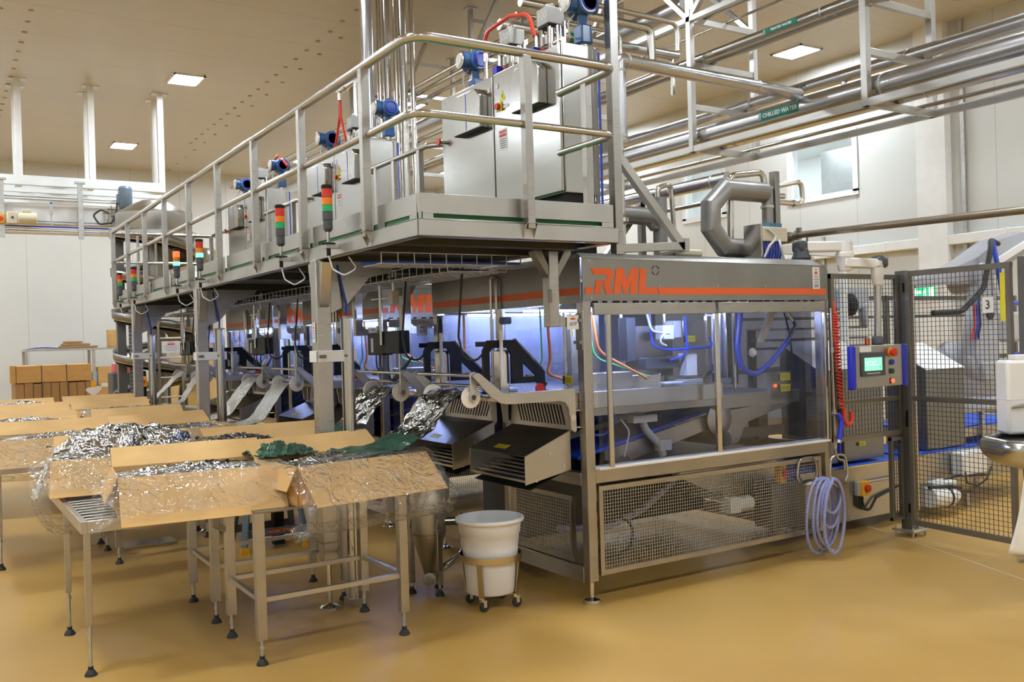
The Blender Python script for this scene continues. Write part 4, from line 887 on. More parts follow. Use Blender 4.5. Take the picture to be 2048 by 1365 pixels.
text_mb('STEAM', 0.05, SIDE((3.97-0.066, 1.65, 3.945)), 0.001).build('lettering', ink_k, t)
for y in (1.18, 3.2): MB().cyl((3.97, y, 3.945), (3.97, y, 3.62), 0.03, seg=12).build('branch', clad, t)
yt('treated_water_pipe', 3.36, 4.355, 0.050, rail_m, 'shiny pipe with green treated water label on the second rack level', (0.9,), text=('TREATED WATER', 1.35, 0.05, 0.40))
yt('plain_pipe', 3.50, 4.343, 0.038, rail_m, 'plain shiny pipe beside the treated water pipe')
yt('plain_pipe', 3.42, 4.79, 0.036, rail_m, 'plain shiny pipe on the rack level above the treated water pipe')
yt('plain_pipe', 3.72, 4.77, 0.014, rail_m, 'thin tube on the rack level above the treated water pipe')
yt('plain_pipe', 3.95, 3.475, 0.018, rail_m, 'thin dark tube low on the rack, beyond the chilled water pipe')
for x, r_, lb in ((3.30, 0.032, 'high conduit on the top rack level, nearest the walkway'), (3.52, 0.036, 'high conduit in the middle of the top rack level'), (3.78, 0.036, 'high conduit on the far side of the top rack level')):
    yt('conduit', x, 5.553+r_, r_, rail_m, lb, (), 2.0, 19.0)
yt('wide_duct', 3.75, 5.15, 0.11, clad, 'wide silver pipe hanging below the top level conduits', (5.0, 7.4, 9.5), 3.0, 16.0)
yt('lagged_pipe', 2.2, 2.84, 0.055, clad, 'silver lagged pipe low behind the diagonal brace over the machines', (1.1, 1.6, 2.3, 3.2), 0.95, 9.0)
yt('grey_pipe', 2.42, 2.72, 0.022, rail_m, 'thin grey pipe under the lagged pipe behind the brace', (), 0.95, 9.0)
# branch that drops from the rack to the first machine
t = thing('drop_pipe', 'silver pipe dropping beside the cabinet and bending across to the rack', 'pipe', (1.26, 1.13, 2.1))
MB().tube(fillet([(1.25, 1.13, 3.10), (1.25, 1.13, 3.715), (3.29, 1.13, 3.68)], 0.03, 3), 0.054, 18).build('pipe_body', clad, t)
for z in (3.12, 3.62): MB().lathe([(0.058, 0), (0.058, 0.02)], (1.25, 1.13, z), seg=18).build('joint_band', zinc, t)
for x in (1.32, 2.75): MB().lathe([(0.056, 0), (0.058, 0.012), (0.056, 0.02)], (x, 1.13, 3.715-0.016*(x-1.25)), (1, 0, 0), 18).build('joint_band', zinc, t)
MB().lathe([(0.07, 0), (0.07, 0.015)], (1.25, 1.13, 3.09), seg=18).cyl((1.25, 1.13, 2.1), (1.25, 1.13, 3.1), 0.02, seg=12).build('lower_pipe', polish, t)
MB().lathe([(0.02, 0), (0.045, 0.02), (0.045, 0.05), (0.02, 0.08)], (1.25, 1.13, 2.45), seg=14).build('valve', polish, t)
def xt(pts, r_, lb, fil=0.07): return solo('service_pipe', MB().tube(fillet([Vec(p) for p in pts], fil, 6), r_, 14), rail_m, lb, 'pipe', 'service pipes from the rack to the cabinets')
xt([(0.45, 1.2, 4.15), (1.93, 1.2, 4.12), (1.93, 1.2, 3.90)], 0.021, 'thin bent pipe, uppermost of those running from cabinets to the rack')
xt([(0.45, 1.26, 4.07), (1.70, 1.26, 4.06), (1.70, 1.26, 3.72)], 0.034, 'bent pipe just under the uppermost thin bent pipe')
xt([(0.45, 1.32, 4.0), (1.43, 1.32, 4.0), (1.43, 1.32, 3.6)], 0.016, 'thin bent pipe, innermost of those turning down near the cabinets')
t = thing('labelled_pipe', 'silver pipe with a small green band above the drop pipe bend', 'pipe', (1.2, 1.4, 3.9))
MB().cyl((0.35, 1.4, 3.93), (2.1, 1.4, 3.93), 0.042, seg=16).build('pipe_body', clad, t)
MB().cyl((0.98, 1.4, 3.93), (1.12, 1.4, 3.93), 0.0435, seg=16).build('green_band', green_sign, t)
MB().cyl((2.05, 1.4, 3.93), (2.05, 1.4, 3.6), 0.02, seg=12).cyl((0.5, 1.4, 3.93), (0.5, 1.4, 2.2), 0.025, seg=12).build('stand_pipe', polish, t)
# post and brace carrying the pipes over the first machine
t = thing('pipe_stand', 'square post with a long diagonal brace standing on the first machine roof', 'pipe stand', (0.36, 0.1, 2.1))
MB().box((0.295, 0.03, 2.098), (0.355, 0.09, 4.35)).build('post', steel, t, bev=0.003)
MB().bar((0.39, 0.2, 2.82), (1.01, 0.2, 2.16), 0.055, 0.05, (0, 1, 0)).build('brace', steel_h, t, bev=0.003)
MB().bar((0.40, 0.2, 2.15), (1.0, 0.2, 2.185), 0.05, 0.055).build('base_beam', steel_h, t, bev=0.003)
MB().box((0.99, 0.17, 2.15), (1.03, 0.23, 2.235)).build('end_plate', steel_h, t)
MB().box((0.33, 0.09, 2.76), (0.42, 0.2, 2.86)).build('joint_plate', steel_h, t)
MB().bar((1.25, 1.5, 2.1), (1.75, 1.5, 2.68), 0.05, 0.05, (0, 1, 0)).bar((1.75, 1.5, 2.7), (1.75, 1.5, 2.1), 0.05, 0.05).build('rear_brace', steel, t)
t = thing('access_point', 'flat cream wireless unit on the machine roof beside the diagonal brace', 'wireless unit', (1.11, 0.33, 2.1))
MB().box((1.05, 0.28, 2.098), (1.17, 0.4, 2.125)).build('foot_plate', black, t)
MB().box((0.98, 0.26, 2.125), (1.24, 0.42, 2.175)).build('shell', cream, t, bev=0.015)
# exhaust duct, stack and loops on the first machine roof
t = thing('exhaust_duct', 'thick matt grey C-shaped duct joined to an upright stack on the machine roof', 'duct', (2.05, 0.42, 2.1))
y = 0.42
mb = MB().tube([(2.03, y, 2.635), (1.62, y, 2.635), (1.48, y, 2.51), (1.475, y, 2.35), (1.60, y, 2.215), (1.80, y, 2.21), (1.90, y, 2.12)], 0.075, 24); mb.build('elbow_duct', pipe_g, t, ang=25)
MB().cyl((2.055, y, 2.14), (2.065, y, 2.66), 0.042, seg=20).build('stack', pipe_g, t)
for z in (2.14, 2.33, 2.52, 2.66): MB().lathe([(0.05, 0), (0.05, 0.02)], (2.06, y, z), seg=20).build('clamp_ring', zinc, t)
MB().lathe([(0.05, 0), (0.03, 0.03), (0.03, 0.06)], (2.05, y, 2.08), seg=16).build('stack_foot', polish, t)
MB().tube(fillet([(1.70, y+0.03, 2.18), (1.71, y+0.03, 2.745), (2.06, y+0.03, 2.795), (2.07, y+0.03, 2.66)], 0.06, 7), 0.024, 14).build('pipe_loop', polish, t)
MB().tube(fillet([(2.20, y+0.02, 2.70), (2.47, y+0.02, 2.755), (2.48, y+0.02, 2.575), (2.20, y+0.02, 2.575)], 0.06, 7), 0.020, 14).lathe([(0.026, 0), (0.03, 0.012), (0.026, 0.024)], (2.36, y+0.02, 2.575), (1, 0, 0), 14).build('pipe_loop', polish, t)
MB().tube(fillet([(2.30, y+0.05, 2.63), (2.19, y+0.05, 2.63), (2.185, y+0.05, 2.1)], 0.05, 7), 0.022, 14).build('pipe_loop', polish, t)
MB().box((2.12, y-0.03, 2.1), (2.17, y+0.03, 2.80)).build('stack_post', steel_d, t, bev=0.003)
t = thing('exhaust_duct', 'second dark duct with a small pipe loop, half hidden behind the diagonal brace', 'duct', (1.8, 1.35, 2.1))
y = 1.35
MB().tube([(0.75, y, 2.575), (1.70, y, 2.56), (1.78, y, 2.50)], 0.072, 24).build('elbow_duct', pipe_g, t)
MB().cyl((1.82, y, 2.1), (1.82, y, 2.72), 0.06, seg=20).build('stack', pipe_g, t)
MB().tube(fillet([(1.80, y, 2.62), (1.80, y, 2.80), (1.95, y, 2.84), (1.98, y, 2.3)], 0.05, 7), 0.022, 14).build('pipe_loop', polish, t)
MB().tube(fillet([(0.9, y+0.1, 2.1), (0.9, y+0.1, 2.86)], 0.03), 0.02, 12).tube(fillet([(1.0, y+0.1, 2.1), (1.0, y+0.1, 2.7)], 0.03), 0.02, 12).build('riser', polish, t)
# valve box beside the stack
t = thing('terminal_box', 'pale terminal box with blue plugs and looping cables on the machine roof', 'terminal box', (1.88, 0.2, 2.1))
MB().box((1.70, 0.16, 2.098), (1.72, 0.32, 2.36)).build('mount_plate', polish, t)
MB().box((1.74, 0.18, 2.24), (2.0, 0.28, 2.345)).build('case', cream, t, bev=0.006)
pl = MB()
for i in range(8): pl.box((1.80+0.021*i, 0.2, 2.345), (1.816+0.021*i, 0.24, 2.375))
pl.build('plug_row', mat('teal_plug', (0.08, 0.22, 0.36), 0.4), t)
hb = MB()
for i in range(7): hb.tube([(1.78+0.03*i, 0.21, 2.25), (1.78+0.028*i, 0.20, 2.17), (1.79+0.026*i, 0.22, 2.10)], 0.008, 6)
hb.build('blue_tubes', blue_hose, t)
MB().tube(fillet([(1.78, 0.17, 2.33), (1.86, 0.15, 2.27), (1.76, 0.14, 2.20), (1.72, 0.15, 2.12)], 0.05), 0.009, 8).tube(fillet([(1.90, 0.17, 2.25), (1.88, 0.14, 2.2), (1.92, 0.15, 2.11)], 0.03), 0.009, 8).build('white_cables', grey_wire, t)
# brown pipe running forward from the stack, wall trunking
t = thing('vacuum_pipe', 'long brownish pipe running from the stack towards the grey fence post', 'pipe', (2.35, -0.5, 2.3))
MB().cyl((2.35, 0.38, 2.325), (2.35, -1.75, 2.28), 0.026, seg=16).build('pipe_body', brass, t)
MB().lathe([(0.045, 0), (0.045, 0.16), (0.028, 0.20)], (2.35, 0.62, 2.315), (0, -1, 0), 18).build('reducer', brass, t)
MB().lathe([(0.04, 0), (0.04, 0.03)], (2.35, 0.40, 2.325), (0, -1, 0), 18).box((2.335, 0.36, 2.35), (2.365, 0.39, 2.38)).cyl((2.35, 0.3, 2.32), (2.35, 0.3, 2.12), 0.008, seg=8).build('flange', steel_d, t)
MB().cyl((2.15, 0.55, 2.31), (2.35, 0.55, 2.315), 0.03, seg=14).build('stub', brass, t)
tk = thing('wall_trunking', 'long white cable trunking along the pale wall behind the robot', 'trunking', (9.86, 2, 2.9))
MB().box((9.80, -3, 2.82), (9.94, 7.2, 2.97)).build('channel', white_sheet, tk, bev=0.01)
for y in (-1, 1, 3, 5, 7): MB().box((9.79, y, 2.81), (9.94, y+0.03, 2.98)).build('joint_cover', white_p, tk)
# vertical pipe bundle to the ceiling behind the walkway
for i, (x, r_, m_, lb) in enumerate(((1.33, 0.075, clad, 'thickest pale riser of the vertical pipe bundle'), (1.48, 0.028, polish, 'thin riser next to the thickest of the vertical bundle'), (1.58, 0.045, rail_m, 'grey riser in the middle of the vertical pipe bundle'), (1.70, 0.03, polish, 'bright riser beyond the grey middle riser of the bundle'), (1.80, 0.05, rail_m, 'wide riser near the far side of the vertical bundle'), (1.93, 0.032, polish, 'last thin riser of the vertical pipe bundle, beside the rack post'))):
    solo('riser_pipe', MB().cyl((x, 6.0, 2.2), (x, 6.0, CEIL), r_, seg=16), m_, lb, 'pipe', 'vertical pipe bundle')
# ---------------------------------------------------------------- tables, cartons, plastic and foil
def leveller(mb, x, y, z1):
    mb.cyl((x, y, 0.03), (x, y, z1), 0.0085, seg=10); mb.cyl((x, y, z1-0.05), (x, y, z1-0.035), 0.013, seg=10); return mb
def shoe(x, y): return MB().lathe([(0.030, 0), (0.030, 0.006), (0.022, 0.02), (0.013, 0.03), (0.013, 0.045)], (x, y, 0), seg=18)
def make_table(label):
    x0, x1, y0, y1 = -1.92, -1.135, 0.185, 0.73
    t = thing('work_table', label, 'table', (x0, y0, 0), 'steel packing tables under the cartons')
    for x in (x0, x1):
        for y in (y0, y1):
            w = 0.0245
            lg = MB().box((x-w, y-w, 0.125), (x+w, y+w, 0.762)).build('leg', steel, t, bev=0.002)
            leveller(MB(), x, y, 0.13).build('leveller', zinc, lg); shoe(x, y).build('rubber_foot', rubber, lg)
    for (a, b_) in (((x0, y0), (x0, y1)), ((x1, y0), (x1, y1)), ((x0, y0), (x1, y0)), ((x0, y1), (x1, y1))):
        MB().bar((*a, 0.325), (*b_, 0.325), 0.024, 0.024).build('stretcher', steel_h, t)
    MB().box((x0-0.025, y0-0.025, 0.762), (x1+0.025, y1+0.025, 0.775)).build('table_top', steel_d, t, bev=0.002)
    return t
tb = make_table('steel table with stretchers nearest the viewer, under the plastic wrapped carton')
TABS = [((0, 0.87, 0), 'steel table directly behind the nearest table, its legs beside the yellow stool'), ((-0.2, 2.85, 0), 'steel table under the cartons by the second platform column, nearer one'),
        ((-0.2, 3.72, 0), 'steel table under the cartons by the second platform column, farther one'), ((-0.2, 5.75, 0), 'steel table under the far cartons, nearer one'), ((-0.2, 6.62, 0), 'steel table under the far cartons, last one')]
for d_, lb in TABS: copy_tree(tb, d_, lb)
def make_stand(label):
    t = thing('slotted_stand', label, 'stand', (-2.66, 0.555, 0), 'slotted steel stands beside the tables')
    x0, x1, y0, y1, z0, z1 = -2.69, -1.955, 0.52, 1.98, 0.705, 0.765
    f = MB().box((x0, y0, z0), (x0+0.03, y1, z1)).box((x1-0.03, y0, z0), (x1, y1, z1)).box((x0+0.03, y0, z0), (x1-0.03, y0+0.03, z1)).box((x0+0.03, y1-0.03, z0), (x1-0.03, y1, z1))
    n = 16
    for i in range(1, n): yy = y0+(y1-y0)*i/n; f.box((x0+0.03, yy-0.012, z1-0.02), (x1-0.03, yy+0.012, z1-0.0005))
    f.box((x0+0.20, y0+0.03, z1-0.02), (x0+0.24, y1-0.03, z1-0.001)); f.box((x0+0.03, y0+0.03, z0), (x1-0.03, y1-0.03, z0+0.004))
    f.build('slotted_top', steel_h, t, bev=0.002)
    for y in (0.555, 1.351):
        lg = MB().box((-2.675, y-0.015, 0.24), (-2.645, y+0.015, z0)).build('leg', steel, t, bev=0.002)
        leveller(MB(), -2.66, y, 0.25).build('leveller', zinc, lg); shoe(-2.66, y).build('rubber_foot', rubber, lg)
    MB().bar((-2.0, 0.7, 0.705), (-2.0, 0.7, 0.62), 0.03, 0.03).bar((-2.0, 0.7, 0.63), (-1.947, 0.72, 0.60), 0.03, 0.03).build('table_hook', steel_d, t)
    MB().bar((-2.0, 1.3, 0.705), (-2.0, 1.3, 0.62), 0.03, 0.03).bar((-2.0, 1.3, 0.63), (-1.947, 1.28, 0.60), 0.03, 0.03).build('table_hook', steel_d, t)
    return t
st0 = make_stand('slotted steel stand on two thin legs with its bare end showing')
copy_tree(st0, (-0.215, 2.84, 0), 'slotted steel stand on thin legs at the picture edge beyond the first stand'); copy_tree(st0, (-0.22, 5.55, 0), 'slotted steel stand farthest away among the cartons')
NO = [0]
def wav(a, b_, s): return math.sin(a*7.1+s)*math.cos(b_*5.3-s*1.7)*0.5+math.sin(a*17.3-b_*11.9+s*2.3)*0.3+math.sin(b_*29.1+a*13.0+s)*0.2
def make_carton(x, y, yaw, label, z=0.776, wd=0.80, dp=0.50, h=0.205, fa=(0.20, 0.185), ba=(0.14, 0.09), wrap=None, wlabel=None, seed=0, foil_h=0.02, flap2=True):
    # x, y: middle of the front edge; the carton is built in its own frame (front faces -y)
    t = thing('open_carton', label, 'carton', (x, y, z), 'open cartons of film on the tables', True, math.radians(yaw))
    a = wd/2; k = 0.005
    b_ = MB().box((-a, 0, 0.0), (a, dp, k)).box((-a, 0, 0), (a, k, h)).box((-a, dp-k, 0), (a, dp, h)).box((-a, 0, 0), (-a+k, dp, h)).box((a-k, 0, 0), (a, dp, h))
    b_.build('box_body', card, t)
    def flap(p0, p1, out, up, nm='flap'):
        p0, p1 = Vec(p0), Vec(p1); e = Vec((*out, up)); i = (p1-p0).normalized()*0.004
        return MB().slab([p0+i, p1-i, p1-i+e, p0+i+e], k).build(nm, card, t)
    flap((-a, 0, h), (a, 0, h), (0, -fa[0]), -fa[1], 'front_flap')
    if flap2: flap((a, dp, h), (-a, dp, h), (0, ba[0]), ba[1], 'back_flap')
    flap((-a, dp, h), (-a, 0, h), (-0.06, 0), -0.12, 'side_flap'); flap((a, 0, h), (a, dp, h), (0.05, 0), -0.13, 'side_flap')
    # crumpled foil heap inside
    M_ = Matrix.Translation((x, y, z)) @ Matrix.Rotation(math.radians(yaw), 4, 'Z')
    def heap(u, v):
        q = 16*u*(1-u)*v*(1-v)
        return M_ @ Vec((-a+0.012+(wd-0.024)*u, 0.012+(dp-0.024)*v, h-0.05+foil_h+0.05*min(1, q*1.5)*(0.6+0.4*wav(u*2, v*2, seed))+0.010*wav(u*6, v*5, seed+1)))
    solo('foil_heap', MB().sheet(heap, 44, 30), foil, 'crumpled silver foil filling the '+wlabel[0], 'foil', 'foil heaps in the cartons', solid=0.004, ang=180)
    if wrap:
        w0, w1, drop, curl = wrap           # sideways reach, and how far the plastic hangs below the flap
        path = [(0.16, h+0.005), (0.05, h+0.02), (-0.004, h+0.014)]
        L = math.hypot(*fa); n = Vec((-fa[1], fa[0]))/L*0.012
        for q in (0.25, 0.55, 0.85, 1.0): path.append((-fa[0]*q+n.x*(1+q), h-fa[1]*q+n.y*(1-q*0.4)+0.004))
        if drop >= 0: path += [(-fa[0]-0.02, h-fa[1]-0.03-drop*0.3), (-fa[0]+0.03*curl, h-fa[1]-0.05-drop*0.8), (-fa[0]+0.10*curl, h-fa[1]-0.05-drop), (-fa[0]+0.19*curl, h-fa[1]-0.02-drop*0.8)]
        else: path = path[:6]
        pts = [Vec((0, p[0], p[1])) for p in path]
        def sh(u, v):
            f = v*(len(pts)-1); i = min(int(f), len(pts)-2); p = pts[i].lerp(pts[i+1], f-i)
            xx = w0+(w1-w0)*u; ext = max(0.0, abs(xx)-a)
            low = max(0.0, (v-0.62))*1.0
            sag = 0.55*low*max(0, drop)*math.sin(math.pi*min(1, max(0, u)))
            am = 0.006+0.016*max(0, v-0.6)+ext*0.10
            nx = am*wav(u*3.1, v*4.0, seed+3)+0.0035*wav(u*14, v*11, seed+9); ny = am*wav(u*4.7+1, v*3.0, seed+5)
            return M_ @ Vec((xx*(1-0.03*low)+nx, p.y-abs(ny)-0.002+ext*0.25, p.z-sag+nx*0.5-ext*0.55+0.004))
        solo('plastic_film', MB().sheet(sh, 90, 64), film, wlabel[1], 'plastic film', 'clear films draped over the cartons', ang=180)
    return t
make_carton(-1.335, 0.185, 8, 'open carton nearest the machines, its wide tan flap under clear plastic', 0.776, wrap=(-0.46, 0.44, 0.10, 1), wlabel=('carton nearest the machines', 'clear plastic hanging in a long loop below the carton flap nearest the machines'), seed=1)
make_carton(-2.135, 0.39, -6, 'open carton over the slotted stand, lower strip of its tan flap bare', 0.768, wrap=(-0.52, 0.42, -1, 1), wlabel=('carton over the slotted stand', 'clear plastic bunched over the carton above the slotted stand'), seed=2, fa=(0.17, 0.215))
make_carton(-2.33, 1.42, -8, 'open carton behind the slotted stand carton, foil spilling over its back', 0.768, wrap=(-0.50, 0.30, -1, 1), wlabel=('carton behind the slotted stand carton', 'clear plastic bag sagging low beside the slotted stand'), seed=3, foil_h=0.05)
make_carton(-1.38, 1.15, 3, 'open carton on the second table behind the nearest carton', 0.776, wrap=(-0.42, 0.42, -1, 1), wlabel=('carton on the second table', 'clear plastic over the carton on the second table'), seed=4, fa=(0.15, 0.16))
make_carton(-2.50, 3.12, -5, 'open carton at the picture edge with torn end and hanging plastic', 0.768, wrap=(-0.46, 0.40, 0.05, 1), wlabel=('carton at the picture edge', 'clear plastic knotted over the end of the carton at the picture edge'), seed=5)
make_carton(-1.60, 2.98, 10, 'open carton under the two long white foil strips', 0.776, wrap=(-0.42, 0.42, -1, 1), wlabel=('carton under the white foil strips', 'clear plastic over the carton under the white foil strips'), seed=6, fa=(0.15, 0.16))
make_carton(-1.66, 4.06, 1, 'open carton behind the white foil strips beside the second column', 0.776, wrap=(-0.42, 0.42, -1, 1), wlabel=('carton beside the second column', 'clear plastic over the carton beside the second column'), seed=7, fa=(0.14, 0.17))
make_carton(-2.52, 4.36, 2, 'open carton with a white label strip in the middle row', 0.768, wrap=(-0.44, 0.40, -1, 1), wlabel=('carton with the white label strip', 'shiny plastic over the carton with the white label strip'), seed=8, fa=(0.14, 0.17))
make_carton(-2.45, 5.95, -3, 'open carton in the far row beside the picture edge', 0.768, wrap=(-0.44, 0.40, -1, 1), wlabel=('far row carton at the edge', 'shiny plastic on the far row carton at the edge'), seed=9)
make_carton(-1.58, 5.88, 4, 'open carton in the far row with a small white sticker', 0.776, wrap=(-0.42, 0.42, -1, 1), wlabel=('far row carton with sticker', 'shiny plastic on the far row carton with a sticker'), seed=10)
make_carton(-2.42, 7.1, 2, 'open carton in the last row before the brown pallet stack', 0.768, wrap=(-0.44, 0.40, -1, 1), wlabel=('last row carton before the pallet stack', 'bluish plastic on the last row carton before the pallet stack'), seed=11)
make_carton(-1.57, 7.0, 0, 'open carton in the last row by the farthest column', 0.776, wrap=(-0.42, 0.42, -1, 1), wlabel=('last row carton by the farthest column', 'clear plastic on the last row carton by the farthest column'), seed=12)
for (x, y, z, w, lb) in ((-2.55, 4.20, 0.90, 0.16, 'white paper label on the middle row carton'), (-1.50, 5.72, 0.89, 0.12, 'white sticker on the far row carton flap')):
    solo('paper_label', MB().slab([(x-w/2, y-0.03, z-0.03), (x+w/2, y-0.03, z-0.03), (x+w/2, y+0.005, z+0.01), (x-w/2, y+0.005, z+0.01)], 0.002), paper, lb, 'label')
# foil pouch chains from the cartons up over the rollers
def foil_chain(pts, wid, lb, m1, m2, seed, twist=0.0, grp='foil strips running over the rollers', amp=0.009, under=True, split=1.0):
    # pts: centre line (x, y, z); wid: half width along y (and x when twisted)
    P_ = fillet([Vec(p) for p in pts], 0.10, 6); Ls = [0]
    for i in range(1, len(P_)): Ls.append(Ls[-1]+(P_[i]-P_[i-1]).length)
    T = Ls[-1]
    def at(s):
        for i in range(1, len(P_)):
            if Ls[i] >= s-1e-9: return P_[i-1].lerp(P_[i], (s-Ls[i-1])/max(1e-6, Ls[i]-Ls[i-1])), (P_[i]-P_[i-1]).normalized()
        return P_[-1], (P_[-1]-P_[-2]).normalized()
    def fn(off):
        def f(u, v):
            p, d = at(u*T); ang = twist*u; side = Vec((math.sin(ang), math.cos(ang), 0)); nr = d.cross(side).normalized()
            if nr.z < 0: nr = -nr
            q = (v-0.5)*2
            return p+side*(q*wid*(1+0.05*wav(u*3, 0, seed)))+nr*(off+amp*wav(u*5, v*3, seed)*(0.4+u)+0.018*(1-q*q)*math.sin(u*9+seed))
        return f
    t = thing('foil_strip', lb, 'foil strip', tuple(P_[-1]), grp)
    f0, f1 = fn(0.0), fn(-0.004)
    if split < 1: MB().sheet(lambda u, v: f0(split+(1-split)*u, v), 30, 14).build('green_stretch', m2, t, ang=180)
    MB().sheet(lambda u, v: f0(u*split, v), 50, 14).build('printed_side', m1, t, ang=180)
    if under: MB().sheet(f1, 60, 14).build('reverse_side', m2, t, ang=180)
    return t
W_ = 0.205
foil_chain([(-0.50, 0.34, 1.272), (-0.72, 0.34, 1.312), (-0.83, 0.34, 1.27), (-0.94, 0.37, 1.10), (-1.12, 0.42, 1.0), (-1.35, 0.46, 0.99)], W_, 'silver and green foil strip sagging from the nearest roller into the nearest carton', foil, foil_green, 1, 0.0, split=0.62)
foil_chain([(-0.50, 1.25, 1.272), (-0.72, 1.25, 1.312), (-0.84, 1.25, 1.24), (-0.96, 1.26, 1.08), (-1.20, 1.28, 0.98), (-1.45, 1.3, 0.99)], W_, 'silver and green foil strip from the second roller of the nearest machine', foil, foil_green, 2, 0.0, split=0.55)
foil_chain([(-0.50, 3.24, 1.272), (-0.72, 3.24, 1.312), (-0.79, 3.24, 1.27), (-1.00, 3.22, 0.99), (-1.15, 3.22, 0.955), (-1.45, 3.24, 0.99)], 0.19, 'long white silver foil strip hanging from the second machine, nearer of the pair', foil_fine, foil_green, 3, 0.0, amp=0.006)
foil_chain([(-0.50, 4.14, 1.272), (-0.72, 4.14, 1.312), (-0.79, 4.14, 1.27), (-1.02, 4.12, 0.99), (-1.2, 4.12, 0.955), (-1.5, 4.16, 0.99)], 0.19, 'long white silver foil strip hanging from the second machine, farther of the pair', foil_fine, foil_green, 4, 0.0, amp=0.006)
foil_chain([(-0.50, 6.14, 1.272), (-0.72, 6.14, 1.312), (-0.80, 6.14, 1.24), (-0.95, 6.1, 1.02), (-1.15, 6.05, 0.94), (-1.5, 6.05, 0.99)], 0.19, 'foil strip curling at the third machine beside the second column', foil_fine, foil_green, 5, 0.2)
foil_chain([(-0.50, 7.05, 1.272), (-0.72, 7.05, 1.312), (-0.82, 7.05, 1.24), (-1.05, 7.05, 1.02), (-1.25, 7.05, 0.96), (-1.5, 7.05, 0.99)], 0.19, 'pale foil strip at the third machine by the farthest column', foil_fine, foil_green, 6, 0.2)
# loose heaps of foil lying over the cartons
def heap_thing(cx, cy, z, rx, ry, hh, lb, seed, m_=foil, hang=0.0):
    def f(u, v):
        a = (u-0.5)*2; b_ = (v-0.5)*2; r2 = min(1, a*a+b_*b_)
        return (cx+rx*a*(1+0.15*wav(u*2, v*2, seed)), cy+ry*b_*(1+0.15*wav(v*2, u*2, seed+2)), z+hh*(1-r2)**0.8*(0.75+0.35*wav(u*1.2, v*1.2, seed+1))+0.012*wav(u*5, v*4, seed)-hang*max(0, -a-0.45)**1.2)
    return solo('foil_heap', MB().sheet(f, 48, 36), m_, lb, 'foil', 'foil heaps in the cartons', solid=0.004, ang=180)
heap_thing(-2.22, 2.0, 0.985, 0.40, 0.38, 0.17, 'big crumpled silver foil heap rising behind the slotted stand', 21)
heap_thing(-1.72, 1.62, 0.985, 0.36, 0.26, 0.06, 'flat silver foil heap trailing towards the second table', 22)
heap_thing(-1.62, 0.72, 0.995, 0.17, 0.16, 0.07, 'folded green and silver foil between the two front cartons', 23, foil_green)
heap_thing(-2.45, 7.45, 0.98, 0.42, 0.2, 0.08, 'bluish foil heap on the last row before the pallet stack', 24)
heap_thing(-2.6, 4.75, 0.98, 0.4, 0.25, 0.05, 'grey shiny foil heap on the middle row carton', 25)
# silver foil tail hanging off the carton end
def tail(u, v):
    s = 0.05+0.07*u
    return (-2.72-0.09*u+0.01*wav(u*4, v*4, 3), 1.52+(v-0.5)*2*s, 0.98-0.23*u+0.014*math.sin(u*40))
solo('foil_tail', MB().sheet(tail, 40, 8), foil_fine, 'pleated silver foil tail hanging off the carton end beside the slotted stand', 'foil', solid=0.003, ang=180)
# low sagging plastic bag
def bag(u, v):
    a = math.pi*(0.12+0.76*u); q = math.sin(math.pi*v)
    return (-2.66+0.17*math.cos(a)+0.012*wav(u*3, v*4, 2), 1.40-0.16*(v-0.5)*2+0.02*wav(u*4, v*3, 5), 0.86-0.30*math.sin(a)**0.8*(0.75+0.25*q)+0.01*wav(u*6, v*5, 7))
solo('plastic_bag', MB().sheet(bag, 40, 24), film, 'clear plastic bag sagging in a round loop below the carton flap', 'plastic film', ang=180)
# ---------------------------------------------------------------- bin on its dolly
BX, BY = -0.47, 0.365
t = thing('waste_bin', 'round white plastic bin standing in a wheeled ring dolly', 'bin', (BX, BY, 0.085))
MB().lathe([(0.0, 0.088), (0.140, 0.088), (0.150, 0.098), (0.168, 0.36), (0.178, 0.44), (0.184, 0.445), (0.189, 0.505), (0.205, 0.512), (0.209, 0.522), (0.205, 0.534), (0.192, 0.536), (0.183, 0.50), (0.160, 0.36), (0.143, 0.11), (0.0, 0.105)], (BX, BY, 0), seg=56).build('bin_body', bin_m, t, ang=50)
t = thing('bin_dolly', 'brass-toned ring dolly on four castors holding the white bin', 'dolly', (BX, BY, 0))
MB().lathe([(0.184, 0.285), (0.189, 0.285), (0.189, 0.322), (0.184, 0.322), (0.184, 0.285)], (BX, BY, 0), seg=48).build('ring', mat('brass_toned_steel', (0.55, 0.46, 0.27), 0.3, 1.0), t)
bt = MATS['brass_toned_steel']
for q in range(4):
    a = math.radians(38+90*q); ca, sa = math.cos(a), math.sin(a)
    MB().bar((BX+0.186*ca, BY+0.186*sa, 0.30), (BX+0.160*ca, BY+0.160*sa, 0.085), 0.032, 0.005, (ca, sa, 0)).bar((BX+0.165*ca, BY+0.165*sa, 0.083), (BX, BY, 0.083), 0.032, 0.006).build('strut', bt, t)
    wx, wy = BX+0.150*ca, BY+0.150*sa
    cs = MB().lathe([(0.016, 0.068), (0.016, 0.08)], (wx, wy, 0), seg=14)
    cs.bar((wx+0.012, wy-0.014, 0.07), (wx+0.012, wy-0.014, 0.028), 0.022, 0.003, (0, 1, 0)).bar((wx+0.012, wy+0.014, 0.07), (wx+0.012, wy+0.014, 0.028), 0.022, 0.003, (0, 1, 0)).box((wx-0.014, wy-0.016, 0.062), (wx+0.024, wy+0.016, 0.07))
    c_ = cs.build('castor_fork', polish, t)
    MB().lathe([(0.008, -0.011), (0.026, -0.011), (0.030, -0.006), (0.030, 0.006), (0.026, 0.011), (0.008, 0.011)], (wx+0.012, wy, 0.030), (0, 1, 0), 22).build('castor_wheel', rubber, c_)
